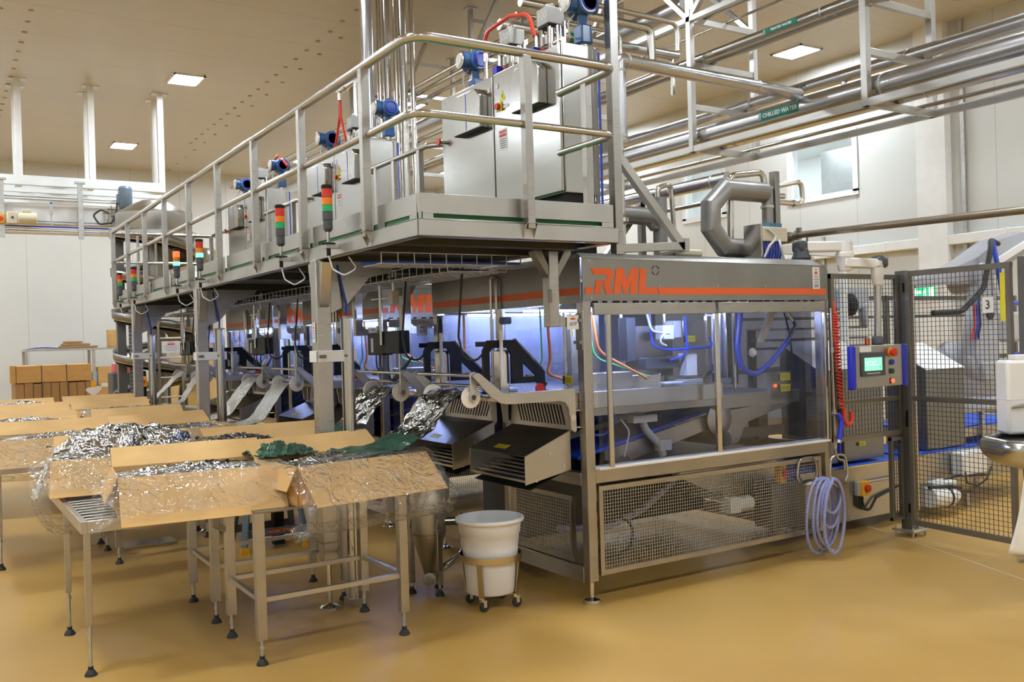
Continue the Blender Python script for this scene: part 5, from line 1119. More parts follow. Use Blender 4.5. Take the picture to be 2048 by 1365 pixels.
# ---------------------------------------------------------------- conical separator tank
TX, TY = -0.63, 0.86
t = thing('separator_tank', 'small stainless tank with conical bottom on three legs behind the white bin', 'tank', (TX, TY, 0))
MB().lathe([(0.02, 0.09), (0.03, 0.10), (0.105, 0.36), (0.112, 0.38), (0.112, 0.70), (0.09, 0.74), (0.03, 0.755)], (TX, TY, 0), seg=32).build('tank_body', steel_h, t)
MB().lathe([(0.095, 0.34), (0.099, 0.345), (0.114, 0.385), (0.114, 0.39)], (TX, TY, 0), seg=32).build('weld_band', brass, t)
for q in range(3):
    a = math.radians(-85+120*q); lx, ly = TX+0.115*math.cos(a), TY+0.115*math.sin(a)
    lg = MB().box((lx-0.018, ly-0.018, 0.07), (lx+0.018, ly+0.018, 0.42)).prism([(lx-0.018, 0.42), (lx+0.018, 0.42), (lx-0.006, 0.48)], 'XZ', ly-0.01, ly+0.01).build('leg', steel, t, bev=0.003)
    leveller(MB(), lx, ly, 0.08).build('leveller', zinc, lg); shoe(lx, ly).build('rubber_foot', rubber, lg)
MB().tube(fillet([(TX+0.05, TY-0.05, 0.45), (TX+0.24, TY-0.10, 0.44), (TX+0.27, TY+0.05, 0.44)], 0.05), 0.026, 14).build('side_outlet', rail_m, t)
MB().tube(fillet([(TX-0.08, TY-0.15, 0.13), (TX, TY-0.02, 0.12), (TX+0.12, TY+0.02, 0.14), (TX+0.26, TY, 0.22), (TX+0.27, TY+0.05, 0.46)], 0.08), 0.024, 14).build('bottom_pipe', rail_m, t)
MB().lathe([(0.026, -0.004), (0.040, 0.004), (0.040, 0.014), (0.026, 0.018), (0.02, 0.018), (0.02, 0.006), (0, 0.006)], (TX-0.085, TY-0.16, 0.13), (-0.5, -0.85, 0), 22).build('pipe_flange', steel_d, t)
# ---------------------------------------------------------------- small work stool with yellow feet
SX0, SX1, SY = -1.26, -0.80, 2.70
t = thing('work_stool', 'low grey folding work stool with yellow feet under the tables', 'stool', (SX0, SY, 0))
for x, dx in ((SX0, -0.02), (SX1, 0.02)):
    for y, dy in ((SY, 0.05), (SY+0.34, -0.05)):
        lg = MB().bar((x+dx, y, 0.04), (x-dx, y+dy, 0.34), 0.05, 0.025).build('leg', motor_b, t, bev=0.003)
        MB().prism([(x+dx-0.035, 0), (x+dx+0.035, 0), (x+dx+0.025, 0.055), (x+dx-0.025, 0.055)], 'XZ', y-0.03, y+0.03).build('yellow_foot', yellow_p, lg)
bd = MB().box((SX0, SY+0.005, 0.115), (SX1, SY+0.02, 0.175)).build('side_board', dgrey_p, t, bev=0.003)
MB().box((SX0, SY+0.32, 0.115), (SX1, SY+0.335, 0.175)).build('side_board', dgrey_p, t, bev=0.003)
MB().box((SX0+0.07, SY+0.003, 0.13), (SX0+0.17, SY+0.005, 0.165)).build('blue_badge', ink_b, bd)
MB().lathe([(0.001, 0), (0.015, 0.0005), (0.015, 0.0015)], (SX0+0.12, SY+0.003, 0.147), (0, -1, 0), 16).build('badge_oval', paper, bd)
text_mb('WORK STOOL', 0.034, FRONT((SX0+0.28, SY+0.003, 0.147)), 0.001, bold=0.001).build('lettering', orange, bd)
MB().box((SX0-0.01, SY+0.03, 0.33), (SX1+0.01, SY+0.15, 0.355)).box((SX0-0.01, SY+0.19, 0.33), (SX1+0.01, SY+0.31, 0.355)).build('top_board', black, t, bev=0.004)
for x in (SX0, SX1): MB().box((x-0.02, SY+0.03, 0.30), (x+0.05, SY+0.08, 0.33)).build('yellow_corner', yellow_p, t, bev=0.004)
MB().box((SX0+0.25, SY+0.1, 0.02), (SX0+0.33, SY+0.18, 0.33)).build('centre_column', black, t)
# thin shiny pan under the middle tables
solo('drip_pan', MB().box((-2.0, 3.5, 0.001), (-1.6, 3.75, 0.02)), polish, 'small shiny tray on the floor under the middle tables', 'tray', bev=0.003)
# ---------------------------------------------------------------- guard fence and gate beside the first machine
def fence_post(x, y, h, lb):
    t = thing('fence_post', lb, 'fence post', (x, y, 0), 'grey guard fence posts')
    MB().box((x-0.045, y-0.045, 0.055), (x+0.045, y+0.045, h)).build('post', dkpost, t, bev=0.004)
    pl = MB().box((x-0.095, y-0.095, 0.04), (x+0.095, y+0.095, 0.055)).build('base_plate', zinc, t, bev=0.002)
    for sx in (-0.075, 0.075):
        for sy in (-0.075, 0.075): MB().cyl((x+sx, y+sy, 0), (x+sx, y+sy, 0.075), 0.008, seg=10).build('anchor_bolt', polish, pl)
    return t
dkpost = mat('grey_fence_paint', (0.17, 0.165, 0.155), 0.38, 0.5, 0.06)
gate_m = mat('brown_grey_fence_frame', (0.23, 0.21, 0.18), 0.38, 0.6, 0.06)
p1 = fence_post(3.05, -0.02, 2.03, 'square fence post on a bolted base plate between mesh panel and gate')
MB().box((3.085, -0.072, 0.2), (3.1, -0.062, 1.98)).box((3.0, -0.068, 1.0), (3.012, -0.064, 1.75)).build('edge_strip', polish, p1)
def mesh_panel(t, o, u, lu, z0, z1, nm='panel_frame', cell=0.0345, mid=None, e=0.035):
    O_ = Vec(o); u = Vec(u).normalized(); Z_ = Vec((0, 0, 1)); g = MB()
    O_.z = z0; h = z1-z0
    g.bar(O_+Z_*e/2, O_+u*lu+Z_*e/2, 0.03, e); g.bar(O_+Z_*(h-e/2), O_+u*lu+Z_*(h-e/2), 0.03, e)
    g.bar(O_+u*e/2, O_+u*e/2+Z_*h, e, 0.0315); g.bar(O_+u*(lu-e/2), O_+u*(lu-e/2)+Z_*h, e, 0.0315)
    if mid: g.bar(O_+Z_*(mid-z0), O_+u*lu+Z_*(mid-z0), 0.026, 0.03)
    f = g.build(nm, gate_m, t)
    MB().grid(O_+u*e+Z_*e, u, Z_, lu-2*e, h-2*e, max(2, int((lu-2*e)/cell)), max(2, int((h-2*e)/cell)), 0.0032).build('wire_mesh', dkwire, f)
    return f
dkwire = mat('dark_fence_wire', (0.10, 0.095, 0.085), 0.4, 0.7, 0.05)
t = thing('mesh_fence', 'wire mesh fence panel behind the operator screen', 'fence', (2.6, 0.0, 0.78))
mesh_panel(t, (2.215, 0.0, 0), (1, 0, 0), 0.785, 0.78, 2.0, mid=1.06)
mesh_panel(t, (2.855, 0.0, 0), (1, 0, 0), 0.145, 0.13, 0.76, 'lower_panel_frame', 0.025, e=0.022)
t = thing('fence_gate', 'wire mesh gate hinged on the square fence post, small 3 sign at the top', 'gate', (2.98, -0.1, 0.1))
gu = Vec((-0.075, -0.875, 0)).normalized()
gf = mesh_panel(t, (2.985, -0.085, 0), gu, 0.855, 0.10, 2.02, mid=1.06, e=0.04)
for z in (1.9, 0.93, 0.22, 1.2):
    MB().box((2.985, -0.10, z-0.035), (3.02, -0.05, z+0.035)).build('hinge', black, t, bev=0.005)
MB().box((2.975, -0.09, 0.84), (3.01, -0.055, 0.93)).cyl((2.99, -0.09, 0.86), (2.99, -0.11, 0.86), 0.012, seg=10).build('lock', black, t, bev=0.006)
MB().tube(fillet([(3.0, -0.075, 0.83), (2.99, -0.10, 0.80), (2.99, -0.10, 0.70), (3.0, -0.075, 0.68)], 0.02), 0.006, 8).build('pull_handle', polish, t)
q = Vec((2.985, -0.085, 0))+gu*0.69
sg = MB().slab([(q.x-0.02, q.y+0.04, 1.68), (q.x-0.026, q.y-0.04, 1.68), (q.x-0.026, q.y-0.04, 1.79), (q.x-0.02, q.y+0.04, 1.79)], 0.002).build('number_sign', paper, t)
text_mb('3', 0.085, frame4((q.x-0.029, q.y, 1.735), (-0.075, -0.875, 0), (0, 0, 1)), 0.001).build('lettering', ink_k, sg)
q = Vec((2.985, -0.085, 0))+gu*0.80
MB().slab([(q.x-0.02, q.y+0.018, 1.62), (q.x-0.023, q.y-0.018, 1.62), (q.x-0.023, q.y-0.018, 1.95), (q.x-0.02, q.y+0.018, 1.95)], 0.002).build('yellow_tape', yellow, t)
p2 = fence_post(2.94, -1.03, 2.05, 'grey fence post at the picture edge behind the sink, with taller pale post fixed on')
MB().box((2.95, -1.12, 1.0), (3.05, -1.02, 2.62)).build('tall_post', mat('taupe_paint', (0.36, 0.33, 0.29), 0.4, 0, 0.04), p2, bev=0.03)
# ---------------------------------------------------------------- conveyor leaving the machine
t = thing('belt_conveyor', 'low belt conveyor with bright blue belt leaving the machine through the fence', 'conveyor', (3.0, 0.6, 0))
MB().box((2.2, 0.30, 0.10), (3.75, 0.315, 0.515)).box((2.2, 0.92, 0.10), (3.75, 0.935, 0.515)).box((3.75, 0.42, 0.22), (5.6, 0.435, 0.50)).box((3.75, 1.05, 0.2), (5.6, 1.065, 0.50)).build('side_panel', steel_h, t)
MB().box((2.19, 0.315, 0.485), (3.75, 0.92, 0.50)).build('belt', belt, t)
MB().box((2.2, 0.296, 0.512), (3.75, 0.318, 0.52)).build('bright_rim', polish, t)
MB().slab([(2.25, 0.9, 0.505), (2.25, 0.62, 0.505), (2.95, 0.62, 0.57), (2.95, 0.9, 0.57)], 0.004).build('raised_belt', belt, t)
MB().box((3.7, 0.435, 0.50), (5.6, 1.05, 0.515)).build('far_belt', belt, t)
for x in (2.5, 3.6, 4.4, 5.4):
    for y in (0.36, 0.88): MB().box((x-0.02, y-0.02, 0.0), (x+0.02, y+0.02, 0.12)).build('leg', zinc, t)
mo = thing('conveyor_motor', 'white gear motor with black band hung under the conveyor behind the gate', 'motor', (3.9, 0.3, 0.3))
MB().cyl((3.72, 0.27, 0.17), (4.0, 0.27, 0.15), 0.085, seg=22).box((3.86, 0.25, 0.2), (4.1, 0.40, 0.28)).lathe([(0.09, 0), (0.05, 0.1), (0.03, 0.14)], (4.0, 0.27, 0.15), (1, 0, 0), 20).build('motor_body', white_sheet, mo, bev=0.008)
MB().lathe([(0.088, 0), (0.09, 0.015), (0.088, 0.03)], (3.93, 0.27, 0.155), (1, 0, 0), 22).build('black_band', rubber, mo)
MB().tube([(3.7, 0.25, 0.26), (3.95, 0.22, 0.25), (4.2, 0.28, 0.20)], 0.014, 8).build('cable', rubber, mo)
mo = thing('drive_box', 'white drive box on the conveyor side behind the gate', 'drive box', (4.4, 0.35, 0.4))
MB().box((4.27, 0.30, 0.29), (4.66, 0.418, 0.49)).build('case', white_sheet, mo, bev=0.012)
MB().tube([(4.3, 0.3, 0.32), (4.25, 0.26, 0.24), (4.4, 0.25, 0.2), (4.55, 0.26, 0.24), (4.7, 0.3, 0.33)], 0.010, 8).tube([(3.9, 0.35, 0.25), (4.2, 0.32, 0.3), (4.6, 0.3, 0.27)], 0.012, 8).build('cable', rubber, mo)
sw = thing('isolator_switch', 'yellow isolator with round red knob on the conveyor side', 'switch', (2.87, 0.29, 0.34))
MB().box((2.81, 0.262, 0.29), (2.845, 0.30, 0.40)).build('grey_side', grey_p, sw, bev=0.004)
MB().box((2.84, 0.245, 0.285), (2.93, 0.30, 0.40)).build('yellow_face', yellow_p, sw, bev=0.005)
MB().cyl((2.895, 0.245, 0.345), (2.895, 0.222, 0.345), 0.029, seg=20).build('red_knob', red, sw)
for dx in (0.0, 0.035): MB().tube(fillet([(2.84+dx, 0.275, 0.285), (2.84+dx, 0.275, 0.20), (2.95, 0.27, 0.16), (3.05, 0.28, 0.25), (3.35, 0.29, 0.31)], 0.06), 0.011, 8).build('cable', rubber, sw)
solo('conveyor_pipe', MB().cyl((2.93, 0.27, 0.385), (3.4, 0.27, 0.39), 0.012, seg=10), steel, 'thin steel tube along the conveyor side beside the yellow isolator', 'tube')
t = thing('guide_conveyor', 'second blue belt conveyor with thin guide rails behind the gate', 'conveyor', (4.9, 0.9, 0))
MB().box((4.35, 0.56, 0.66), (5.9, 1.30, 0.675)).build('belt', belt, t)
MB().box((4.35, 0.53, 0.58), (5.7, 0.55, 0.66)).box((4.35, 1.32, 0.58), (5.9, 1.34, 0.70)).box((4.9, 0.5, 0.515), (4.95, 0.53, 0.8)).box((4.4, 0.52, 0.80), (5.7, 0.53, 0.83)).build('side_panel', steel_h, t)
for x in (4.5, 5.5): MB().box((x-0.02, 0.55, 0.515), (x+0.02, 0.59, 0.66)).box((x-0.02, 1.27, 0.0), (x+0.02, 1.31, 0.66)).build('leg', zinc, t)
for (x0, x1, zt, lb) in ((2.64, 3.42, 1.47, 'grey sheet metal hood with sloping top directly behind the operator screen'), (4.02, 4.58, 1.42, 'grey sheet metal hood with sloping top behind the gate, before the robot')):
    t = thing('conveyor_hood', lb, 'hood', ((x0+x1)/2, 0.5, 0.5), 'sheet metal hoods over the conveyor')
    MB().prism([(0.46, 0.525), (0.46, zt-0.20), (0.86, zt+0.02), (0.86, 0.525)], 'YZ', x0, x1).build('hood_shell', chute_m, t, bev=0.006)
    MB().slab([(x0-0.004, 0.455, zt-0.2), (x1+0.004, 0.455, zt-0.2), (x1+0.004, 0.865, zt+0.025), (x0-0.004, 0.865, zt+0.025)], 0.004).build('lit_sloping_top', white_sheet, t)  # white here puts the light falling on the slope into its colour
    if x0 < 3:
        warn_label('warning_label', (3.12, 0.455, 0.66), (1, 0, 0), 0.10, 0.03, t)
        MB().box((2.84, 0.448, 0.53), (2.90, 0.459, 1.26)).build('dark_strip', black, t)
# ---------------------------------------------------------------- white palletising robot
t = thing('robot_arm', 'white industrial robot behind the mesh gate with black and blue hoses', 'robot', (5.35, 0.95, 0))
ry = 0.95
t.scale = (1.148, 1.148, 1.148); t.location = (6.63, 1.75, -0.237)
MB().box((5.0, ry-0.3, 0.2075), (5.85, ry+0.35, 0.5)).build('pedestal', dkpost, t, bev=0.01)
MB().box((4.98, ry-0.33, 0.5), (5.9, ry+0.36, 0.76)).lathe([(0.36, 0.0), (0.34, 0.08), (0.27, 0.16)], (5.42, ry, 0.76), seg=32).build('base', robot_m, t, bev=0.03)
MB().lathe([(0.0, -0.02), (0.27, 0.0), (0.30, 0.10), (0.29, 0.22), (0.20, 0.34), (0.0, 0.38)], (5.42, ry, 0.90), seg=32).lathe([(0.19, -0.24), (0.22, -0.21), (0.22, 0.18), (0.19, 0.2)], (5.36, ry, 1.22), (0, 1, 0), 30).box((5.22, ry-0.30, 1.06), (5.52, ry-0.2, 1.24)).build('turret', robot_m, t, bev=0.02)
def limb(mb, pts, ws, ds):
    # box-section limb with rounded edges: pts centre line, ws width in the XZ plane, ds depth in y
    n = len(pts); vs = []; fs = []
    for i, p in enumerate(pts):
        a, b_ = Vec(pts[max(i-1, 0)]), Vec(pts[min(i+1, n-1)]); d = (b_-a).normalized(); sx = Vec((d.z, 0, -d.x)).normalized()
        for j in range(12):
            an = 2*math.pi*(j+0.5)/12; c, s_ = math.cos(an), math.sin(an); k_ = 1/max(abs(c), abs(s_))**0.75
            vs.append(Vec(p)+sx*(ws[i]*c*k_)+Vec((0, ds[i]*s_*k_, 0)))
    for i in range(n-1):
        for j in range(12): fs.append((i*12+j, i*12+(j+1) % 12, (i+1)*12+(j+1) % 12, (i+1)*12+j))
    fs += [tuple(range(12))[::-1], tuple((n-1)*12+j for j in range(12))]
    return mb.add(vs, fs)
la = limb(MB(), [(5.36, ry-0.18, 1.12), (5.36, ry-0.18, 1.30), (5.42, ry-0.16, 1.60), (5.47, ry-0.15, 1.95), (5.48, ry-0.15, 2.10)], [0.15, 0.21, 0.185, 0.13, 0.09], [0.07, 0.085, 0.08, 0.075, 0.06]).build('lower_arm', robot_m, t)
MB().cyl((5.43, ry-0.262, 1.70), (5.43, ry-0.235, 1.70), 0.05, seg=20).build('arm_opening', dark, la)
MB().lathe([(0.12, -0.2), (0.15, -0.17), (0.15, 0.14), (0.12, 0.17)], (5.48, ry, 2.06), (0, 1, 0), 26).build('elbow', robot_m, t)
fa_ = limb(MB(), [(4.55, ry, 2.0), (4.75, ry, 2.03), (5.1, ry, 2.08), (5.48, ry, 2.13), (5.9, ry, 2.32), (6.35, ry, 2.44)], [0.045, 0.06, 0.08, 0.15, 0.15, 0.12], [0.06, 0.08, 0.10, 0.14, 0.13, 0.11]).build('forearm', robot_m, t)
limb(MB(), [(5.75, ry-0.14, 2.22), (6.5, ry-0.14, 2.5)], [0.035, 0.035], [0.02, 0.02]).build('side_rail', white_sheet, fa_)
MB().lathe([(0.06, -0.03), (0.065, 0.0), (0.06, 0.03)], (4.52, ry, 2.0), (1, 0, 0), 20).box((4.40, ry-0.06, 1.94), (4.52, ry+0.06, 2.05)).build('wrist', grey_p, t, bev=0.01)
MB().box((5.7, ry-0.28, 1.42), (5.95, ry-0.15, 1.72)).build('cable_box', grey_p, t, bev=0.03)
hb = MB().tube(fillet([Vec(p) for p in ((4.55, ry-0.22, 1.72), (4.95, ry-0.26, 1.73), (5.25, ry-0.30, 1.95), (5.42, ry-0.28, 2.35), (5.55, ry-0.2, 2.43), (5.75, ry-0.16, 2.40))], 0.2, 8), 0.026, 10); hb.build('black_hose', rubber, t)
MB().tube(fillet([Vec(p) for p in ((5.58, ry-0.2, 2.43), (5.58, ry-0.26, 2.1), (5.60, ry-0.28, 1.85), (5.75, ry-0.28, 1.80), (6.1, ry-0.2, 1.81))], 0.12, 7), 0.024, 10).build('blue_hose', blue_hose, t)
MB().tube(fillet([Vec(p) for p in ((5.70, ry-0.26, 1.18), (5.75, ry-0.3, 1.30), (5.95, ry-0.3, 1.30), (6.05, ry-0.25, 1.2))], 0.08, 7), 0.022, 10).build('blue_hose', blue_hose, t)
for m_, dx in ((red_hose, 0), (blue_hose, 0.05), (rubber, 0.09)): MB().tube(fillet([Vec(p) for p in ((5.13+dx, ry-0.24, 1.46), (5.15+dx, ry-0.26, 1.6), (5.2+dx, ry-0.22, 1.85), (5.3+dx, ry-0.2, 1.9))], 0.06), 0.011, 8).build('thin_hose', m_, t)
MB().box((5.40, ry-0.33, 1.14), (5.48, ry-0.302, 1.22)).build('yellow_mark', yellow, t)
warn_label('warning_label', (5.62, ry-0.335, 0.86), (1, 0, 0), 0.22, 0.09, t)
MB().box((5.62, ry-0.25, 0.98), (5.82, ry-0.1, 1.2)).build('connector', black, t, bev=0.02)
# tooling seen through the mesh panel
t = thing('tool_rack', 'dark gripper tooling on shelves behind the mesh panel', 'tooling', (3.9, 1.6, 0))
for z in (1.60, 1.50, 1.42): MB().box((3.35, 1.4, z), (4.5, 1.9, z+0.02)).build('shelf', dkpost, t)
MB().box((3.38, 1.86, 0.0), (3.44, 1.92, 1.6)).box((4.4, 1.86, 0.0), (4.46, 1.92, 1.6)).build('upright', dkpost, t)
MB().cyl((3.85, 1.45, 1.72), (4.25, 1.45, 1.72), 0.045, seg=16).build('cylinder', polish, t)
MB().lathe([(0.10, 0), (0.11, 0.03), (0.05, 0.06)], (4.25, 1.42, 1.83), (0, -1, 0), 20).build('flange', black, t)
MB().box((4.18, 1.44, 1.78), (4.6, 1.7, 2.0)).box((4.5, 1.42, 1.62), (4.56, 1.5, 1.85)).build('white_block', robot_m, t, bev=0.02)
for x in (3.95, 4.45): MB().box((x, 1.38, 1.43), (x+0.06, 1.4, 1.5)).build('red_tab', orange, t)
solo('guard_rail', MB().bar((3.2, 2.2, 1.93), (8.5, 2.2, 1.93), 0.03, 0.05).bar((3.2, 2.2, 1.72), (8.5, 2.2, 1.72), 0.02, 0.03).bar((3.2, 2.2, 1.2), (8.5, 2.2, 1.2), 0.03, 0.05).bar((3.2, 2.2, 0), (3.2, 2.2, 1.96), 0.05, 0.05).bar((8.5, 2.2, 0), (8.5, 2.2, 1.96), 0.05, 0.05).bar((5.9, 2.2, 0), (5.9, 2.2, 1.96), 0.05, 0.05), dkpost, 'dark horizontal guard rails behind the robot', 'rail')
t = thing('rail_bracket', 'pale square tube bracket above the mesh panel', 'bracket', (3.6, 1.2, 2.0))
MB().bar((3.05, 1.2, 2.31), (4.0, 1.2, 2.30), 0.06, 0.07).bar((3.45, 1.2, 2.26), (3.66, 1.2, 1.98), 0.05, 0.03, (0, 1, 0)).bar((3.9, 1.2, 2.28), (3.9, 1.2, 0), 0.05, 0.05).build('square_tube', white_sheet, t)
# exit sign on the far wall
t = thing('exit_sign', 'lit green exit sign with white running figure on the pale wall pilaster', 'sign', (9.76, 4.27, 2.1))
EX, EY0, EY1, EZ = 9.735, 4.09, 4.45, 2.03
MB().box((EX, EY0-0.01, EZ-0.01), (9.779, EY1+0.01, EZ+0.19)).build('housing', white_sheet, t)
MB().box((EX-0.004, EY0, EZ), (EX, EY1, EZ+0.18)).build('lit_face', exit_m, t)
def ex(poly, nm='running_figure'): MB().prism([(EY1-a*0.46, EZ+b_*0.78) for a, b_ in poly], 'YZ', EX-0.007, EX-0.0045).build(nm, exit_w, t)
ex([(0.02, 0.02), (0.02, 0.21), (0.06, 0.21), (0.06, 0.02)], 'arrow_bar'); ex([(0.08, 0.12), (0.17, 0.2), (0.17, 0.15), (0.26, 0.15), (0.26, 0.09), (0.17, 0.09), (0.17, 0.04)], 'arrow')
ex([(0.38, 0.17), (0.42, 0.21), (0.46, 0.18), (0.43, 0.14), (0.48, 0.09), (0.42, 0.02), (0.39, 0.04), (0.43, 0.09), (0.38, 0.11), (0.32, 0.04), (0.30, 0.07), (0.36, 0.14)]); ex([(0.55, 0.02), (0.55, 0.21), (0.72, 0.21), (0.72, 0.02)], 'door_shape')
# ---------------------------------------------------------------- operator screen on its arm
t = thing('operator_panel', 'operator touch panel with blue side grips hanging from a jointed arm', 'control panel', (2.5, -0.2, 1.2))
hx0, hx1, hz0, hz1, hy = 2.165, 2.815, 1.165, 1.475, -0.2
ps = MB().box((hx0+0.05, hy, hz0+0.01), (hx1-0.06, hy+0.05, hz1)).build('panel_body', steel_h, t, bev=0.004)
for a, b_ in ((hx0, hx0+0.055), (hx1-0.065, hx1-0.01)): MB().box((a, hy-0.012, hz0), (b_, hy+0.03, hz1+0.002)).build('blue_grip', blue_p, t, bev=0.012)
bz = MB().box((2.275, hy-0.008, 1.255), (2.545, hy, 1.425)).build('screen_bezel', dgrey_p, t, bev=0.003)
sc = MB().box((2.310, hy-0.0095, 1.295), (2.505, hy-0.0075, 1.388)).build('screen', screen_m, bz)
text_mb('6', 0.038, FRONT((2.482, hy-0.0105, 1.318)), 0.0006).build('lettering', green_sign, sc)
u_ = MB()
for i in range(4): u_.box((2.33+0.03*i, hy-0.0105, 1.35+0.006*(i % 2)), (2.35+0.03*i, hy-0.0095, 1.36+0.006*(i % 2)))
u_.box((2.33, hy-0.0105, 1.335), (2.47, hy-0.0095, 1.338)); u_.build('screen_marks', exit_w, sc)
MB().box((2.335, hy-0.0095, 1.272), (2.48, hy-0.008, 1.280)).build('key_strip', grey_p, bz)
MB().box((2.27, hy-0.003, 1.43), (2.395, hy, 1.468)).build('paper_tag', paper, t)
e_ = MB().cyl((2.625, hy-0.008, 1.42), (2.625, hy, 1.42), 0.038, seg=22).build('yellow_ring', yellow_p, t)
MB().lathe([(0.02, 0), (0.02, 0.015), (0.03, 0.02), (0.03, 0.035), (0.02, 0.04)], (2.615, hy-0.008, 1.42), (0, -1, 0), 20).build('stop_button', red, e_)
for z, m_, nm in ((1.348, blue_p, 'blue_button'), (1.283, mat('dark_green_button', (0.01, 0.09, 0.06), 0.4), 'green_button'), (1.213, red_on, 'red_lit_button')):
    b_ = MB().box((2.60, hy-0.006, z-0.02), (2.645, hy, z+0.02)).build('button_base', dgrey_p, t, bev=0.003)
    MB().cyl((2.622, hy-0.016, z), (2.622, hy-0.006, z), 0.016, seg=16).build(nm, m_, b_)
MB().lathe([(0.034, 0), (0.042, 0.01), (0.042, 0.05), (0.034, 0.065)], (2.54, hy+0.05, hz1), seg=18).build('swivel_knob', dgrey_p, t)
MB().cyl((2.545, hy+0.05, 1.53), (2.56, hy+0.05, 1.93), 0.026, seg=18).build('drop_tube', rail_m, t)
MB().lathe([(0.034, 1.905), (0.046, 1.99), (0.046, 2.05)], (2.56, hy+0.05, 0), seg=18).box((2.515, hy-0.0, 2.04), (2.6, hy+0.10, 2.085)).build('elbow_joint', white_p, t, bev=0.008)
MB().box((2.535, hy-0.005, 2.03), (2.635, hy+0.105, 2.125)).build('dark_cap', dgrey_p, t, bev=0.03)
MB().bar((2.34, -0.03, 2.08), (2.56, hy+0.05, 2.065), 0.075, 0.072).build('lower_arm', white_p, t, bev=0.012)
MB().lathe([(0.045, 2.02), (0.055, 2.05), (0.06, 2.12), (0.064, 2.125), (0.064, 2.15), (0.058, 2.155), (0.055, 2.23)], (2.37, -0.02, 0), seg=20).build('middle_joint', white_p, t)
MB().bar((2.10, 0.12, 2.20), (2.37, -0.02, 2.20), 0.078, 0.075).build('upper_arm', white_p, t, bev=0.012)
MB().lathe([(0.07, 2.098), (0.07, 2.12), (0.055, 2.15), (0.055, 2.20)], (2.08, 0.13, 0), seg=18).box((2.03, 0.08, 2.16), (2.12, 0.18, 2.245)).build('base_joint', dgrey_p, t, bev=0.02)
# ---------------------------------------------------------------- red coiled air hose and pipes on the machine post
cx, cy = 2.215, -0.045; pts = []
n = 30*14
for i in range(n+1):
    q = i/n; a = q*30*2*math.pi; r_ = 0.012 if q < 0.04 else 0.017
    pts.append((cx+0.05*q**2+r_*math.cos(a), cy+r_*math.sin(a), 1.72-0.70*q**1.15))
e = pts[-1]
pts2 = fillet([Vec(e), Vec((e[0]+0.0, cy, 0.93)), Vec((e[0]+0.045, cy, 0.90)), Vec((e[0]+0.085, cy, 0.93)), Vec((e[0]+0.08, cy, 1.0))], 0.05, 6)
t = thing('coiled_air_hose', 'red coiled air hose hanging down the machine corner post', 'hose', (cx, cy, 1.76))
MB().tube(pts, 0.0065, 7).build('coil', red_hose, t); MB().tube(pts2, 0.016, 10).build('hose_tail', red_hose, t)
MB().tube([(cx, cy, 1.72), (cx-0.005, cy+0.01, 1.80)], 0.008, 8).build('top_end', red_hose, t)
t = thing('air_pipe', 'thin steel air pipe with taps down the machine corner post', 'pipe', (2.205, -0.02, 0.5))
MB().tube(fillet([(2.20, -0.02, 1.75), (2.205, -0.02, 0.72), (2.22, -0.03, 0.66), (2.27, -0.04, 0.655), (2.275, -0.04, 0.58)], 0.03), 0.009, 10).build('pipe_body', rail_m, t)
for z in (1.45, 1.0, 0.76): MB().cyl((2.205, -0.02, z-0.02), (2.205, -0.02, z+0.02), 0.014, seg=10).build('coupling', zinc, t)
MB().box((2.225, -0.045, 0.70), (2.24, -0.02, 0.83)).build('blue_lever', blue_p, t, bev=0.003)
t = thing('air_gun', 'blue air gun hooked on the machine corner post', 'air gun', (2.19, -0.05, 0.9))
MB().tube(fillet([(2.20, -0.05, 0.99), (2.23, -0.06, 0.95), (2.20, -0.07, 0.83), (2.185, -0.07, 0.80)], 0.04), 0.018, 12).build('gun_body', blue_p, t)
MB().cyl((2.15, -0.05, 1.0), (2.22, -0.05, 0.985), 0.009, seg=10).cyl((2.188, -0.07, 0.805), (2.18, -0.07, 0.785), 0.019, seg=12).build('nozzle', polish, t)
# ---------------------------------------------------------------- wound wash-down hose on wire hooks
t = thing('hose_hanger', 'bent wire hose hanger with two loops on the machine corner', 'hose hanger', (2.0, -0.06, 0.6))
def loop(cx_, y, z0, z1, w): return fillet([Vec((cx_-w*0.15, y, z0)), Vec((cx_-w, y, z0+0.06)), Vec((cx_-w*0.8, y, z1)), Vec((cx_+w*0.8, y, z1)), Vec((cx_+w, y, z0+0.08)), Vec((cx_+w*0.7, y, z0+0.02))], 0.06, 6)
MB().tube(loop(1.90, -0.02, 0.50, 0.70, 0.105), 0.0085, 10).build('wire_loop', rail_m, t)
MB().tube(loop(2.06, -0.16, 0.50, 0.72, 0.095), 0.0085, 10).build('wire_loop', rail_m, t)
MB().sheet(lambda u, v: (1.90+0.16*v+0.075*math.cos(math.pi*(0.08+0.84*u)), -0.02-0.15*v, 0.50+0.05*math.sin(math.pi*(0.08+0.84*u))), 14, 4).build('saddle', steel_d, t, solid=0.004)
t = thing('wound_hose', 'wound grey-blue hose hanging in long loops over the wire hanger', 'hose', (2.0, -0.1, 0.5))
pts = []
for k, (w, h, dx, dy, ph) in enumerate(((0.125, 0.26, -0.01, -0.03, 0), (0.115, 0.24, 0.02, -0.055, 0.3), (0.12, 0.235, 0.04, -0.08, -0.2), (0.105, 0.165, 0.05, -0.10, 0.2), (0.09, 0.115, 0.05, -0.12, 0.0), (0.115, 0.25, 0.03, -0.14, 0.1))):
    for j in range(28):
        a = 2*math.pi*j/28; s_ = k+j/28
        pts.append((1.945+dx+w*math.sin(a)*(1+0.06*math.sin(a*2+ph)), -0.03+dy-0.025*j/28, 0.555-h*(1-math.cos(a))+0.02*math.sin(a+ph)))
MB().tube(pts, 0.0115, 9).build('hose_coils', hose_m, t, ang=180)
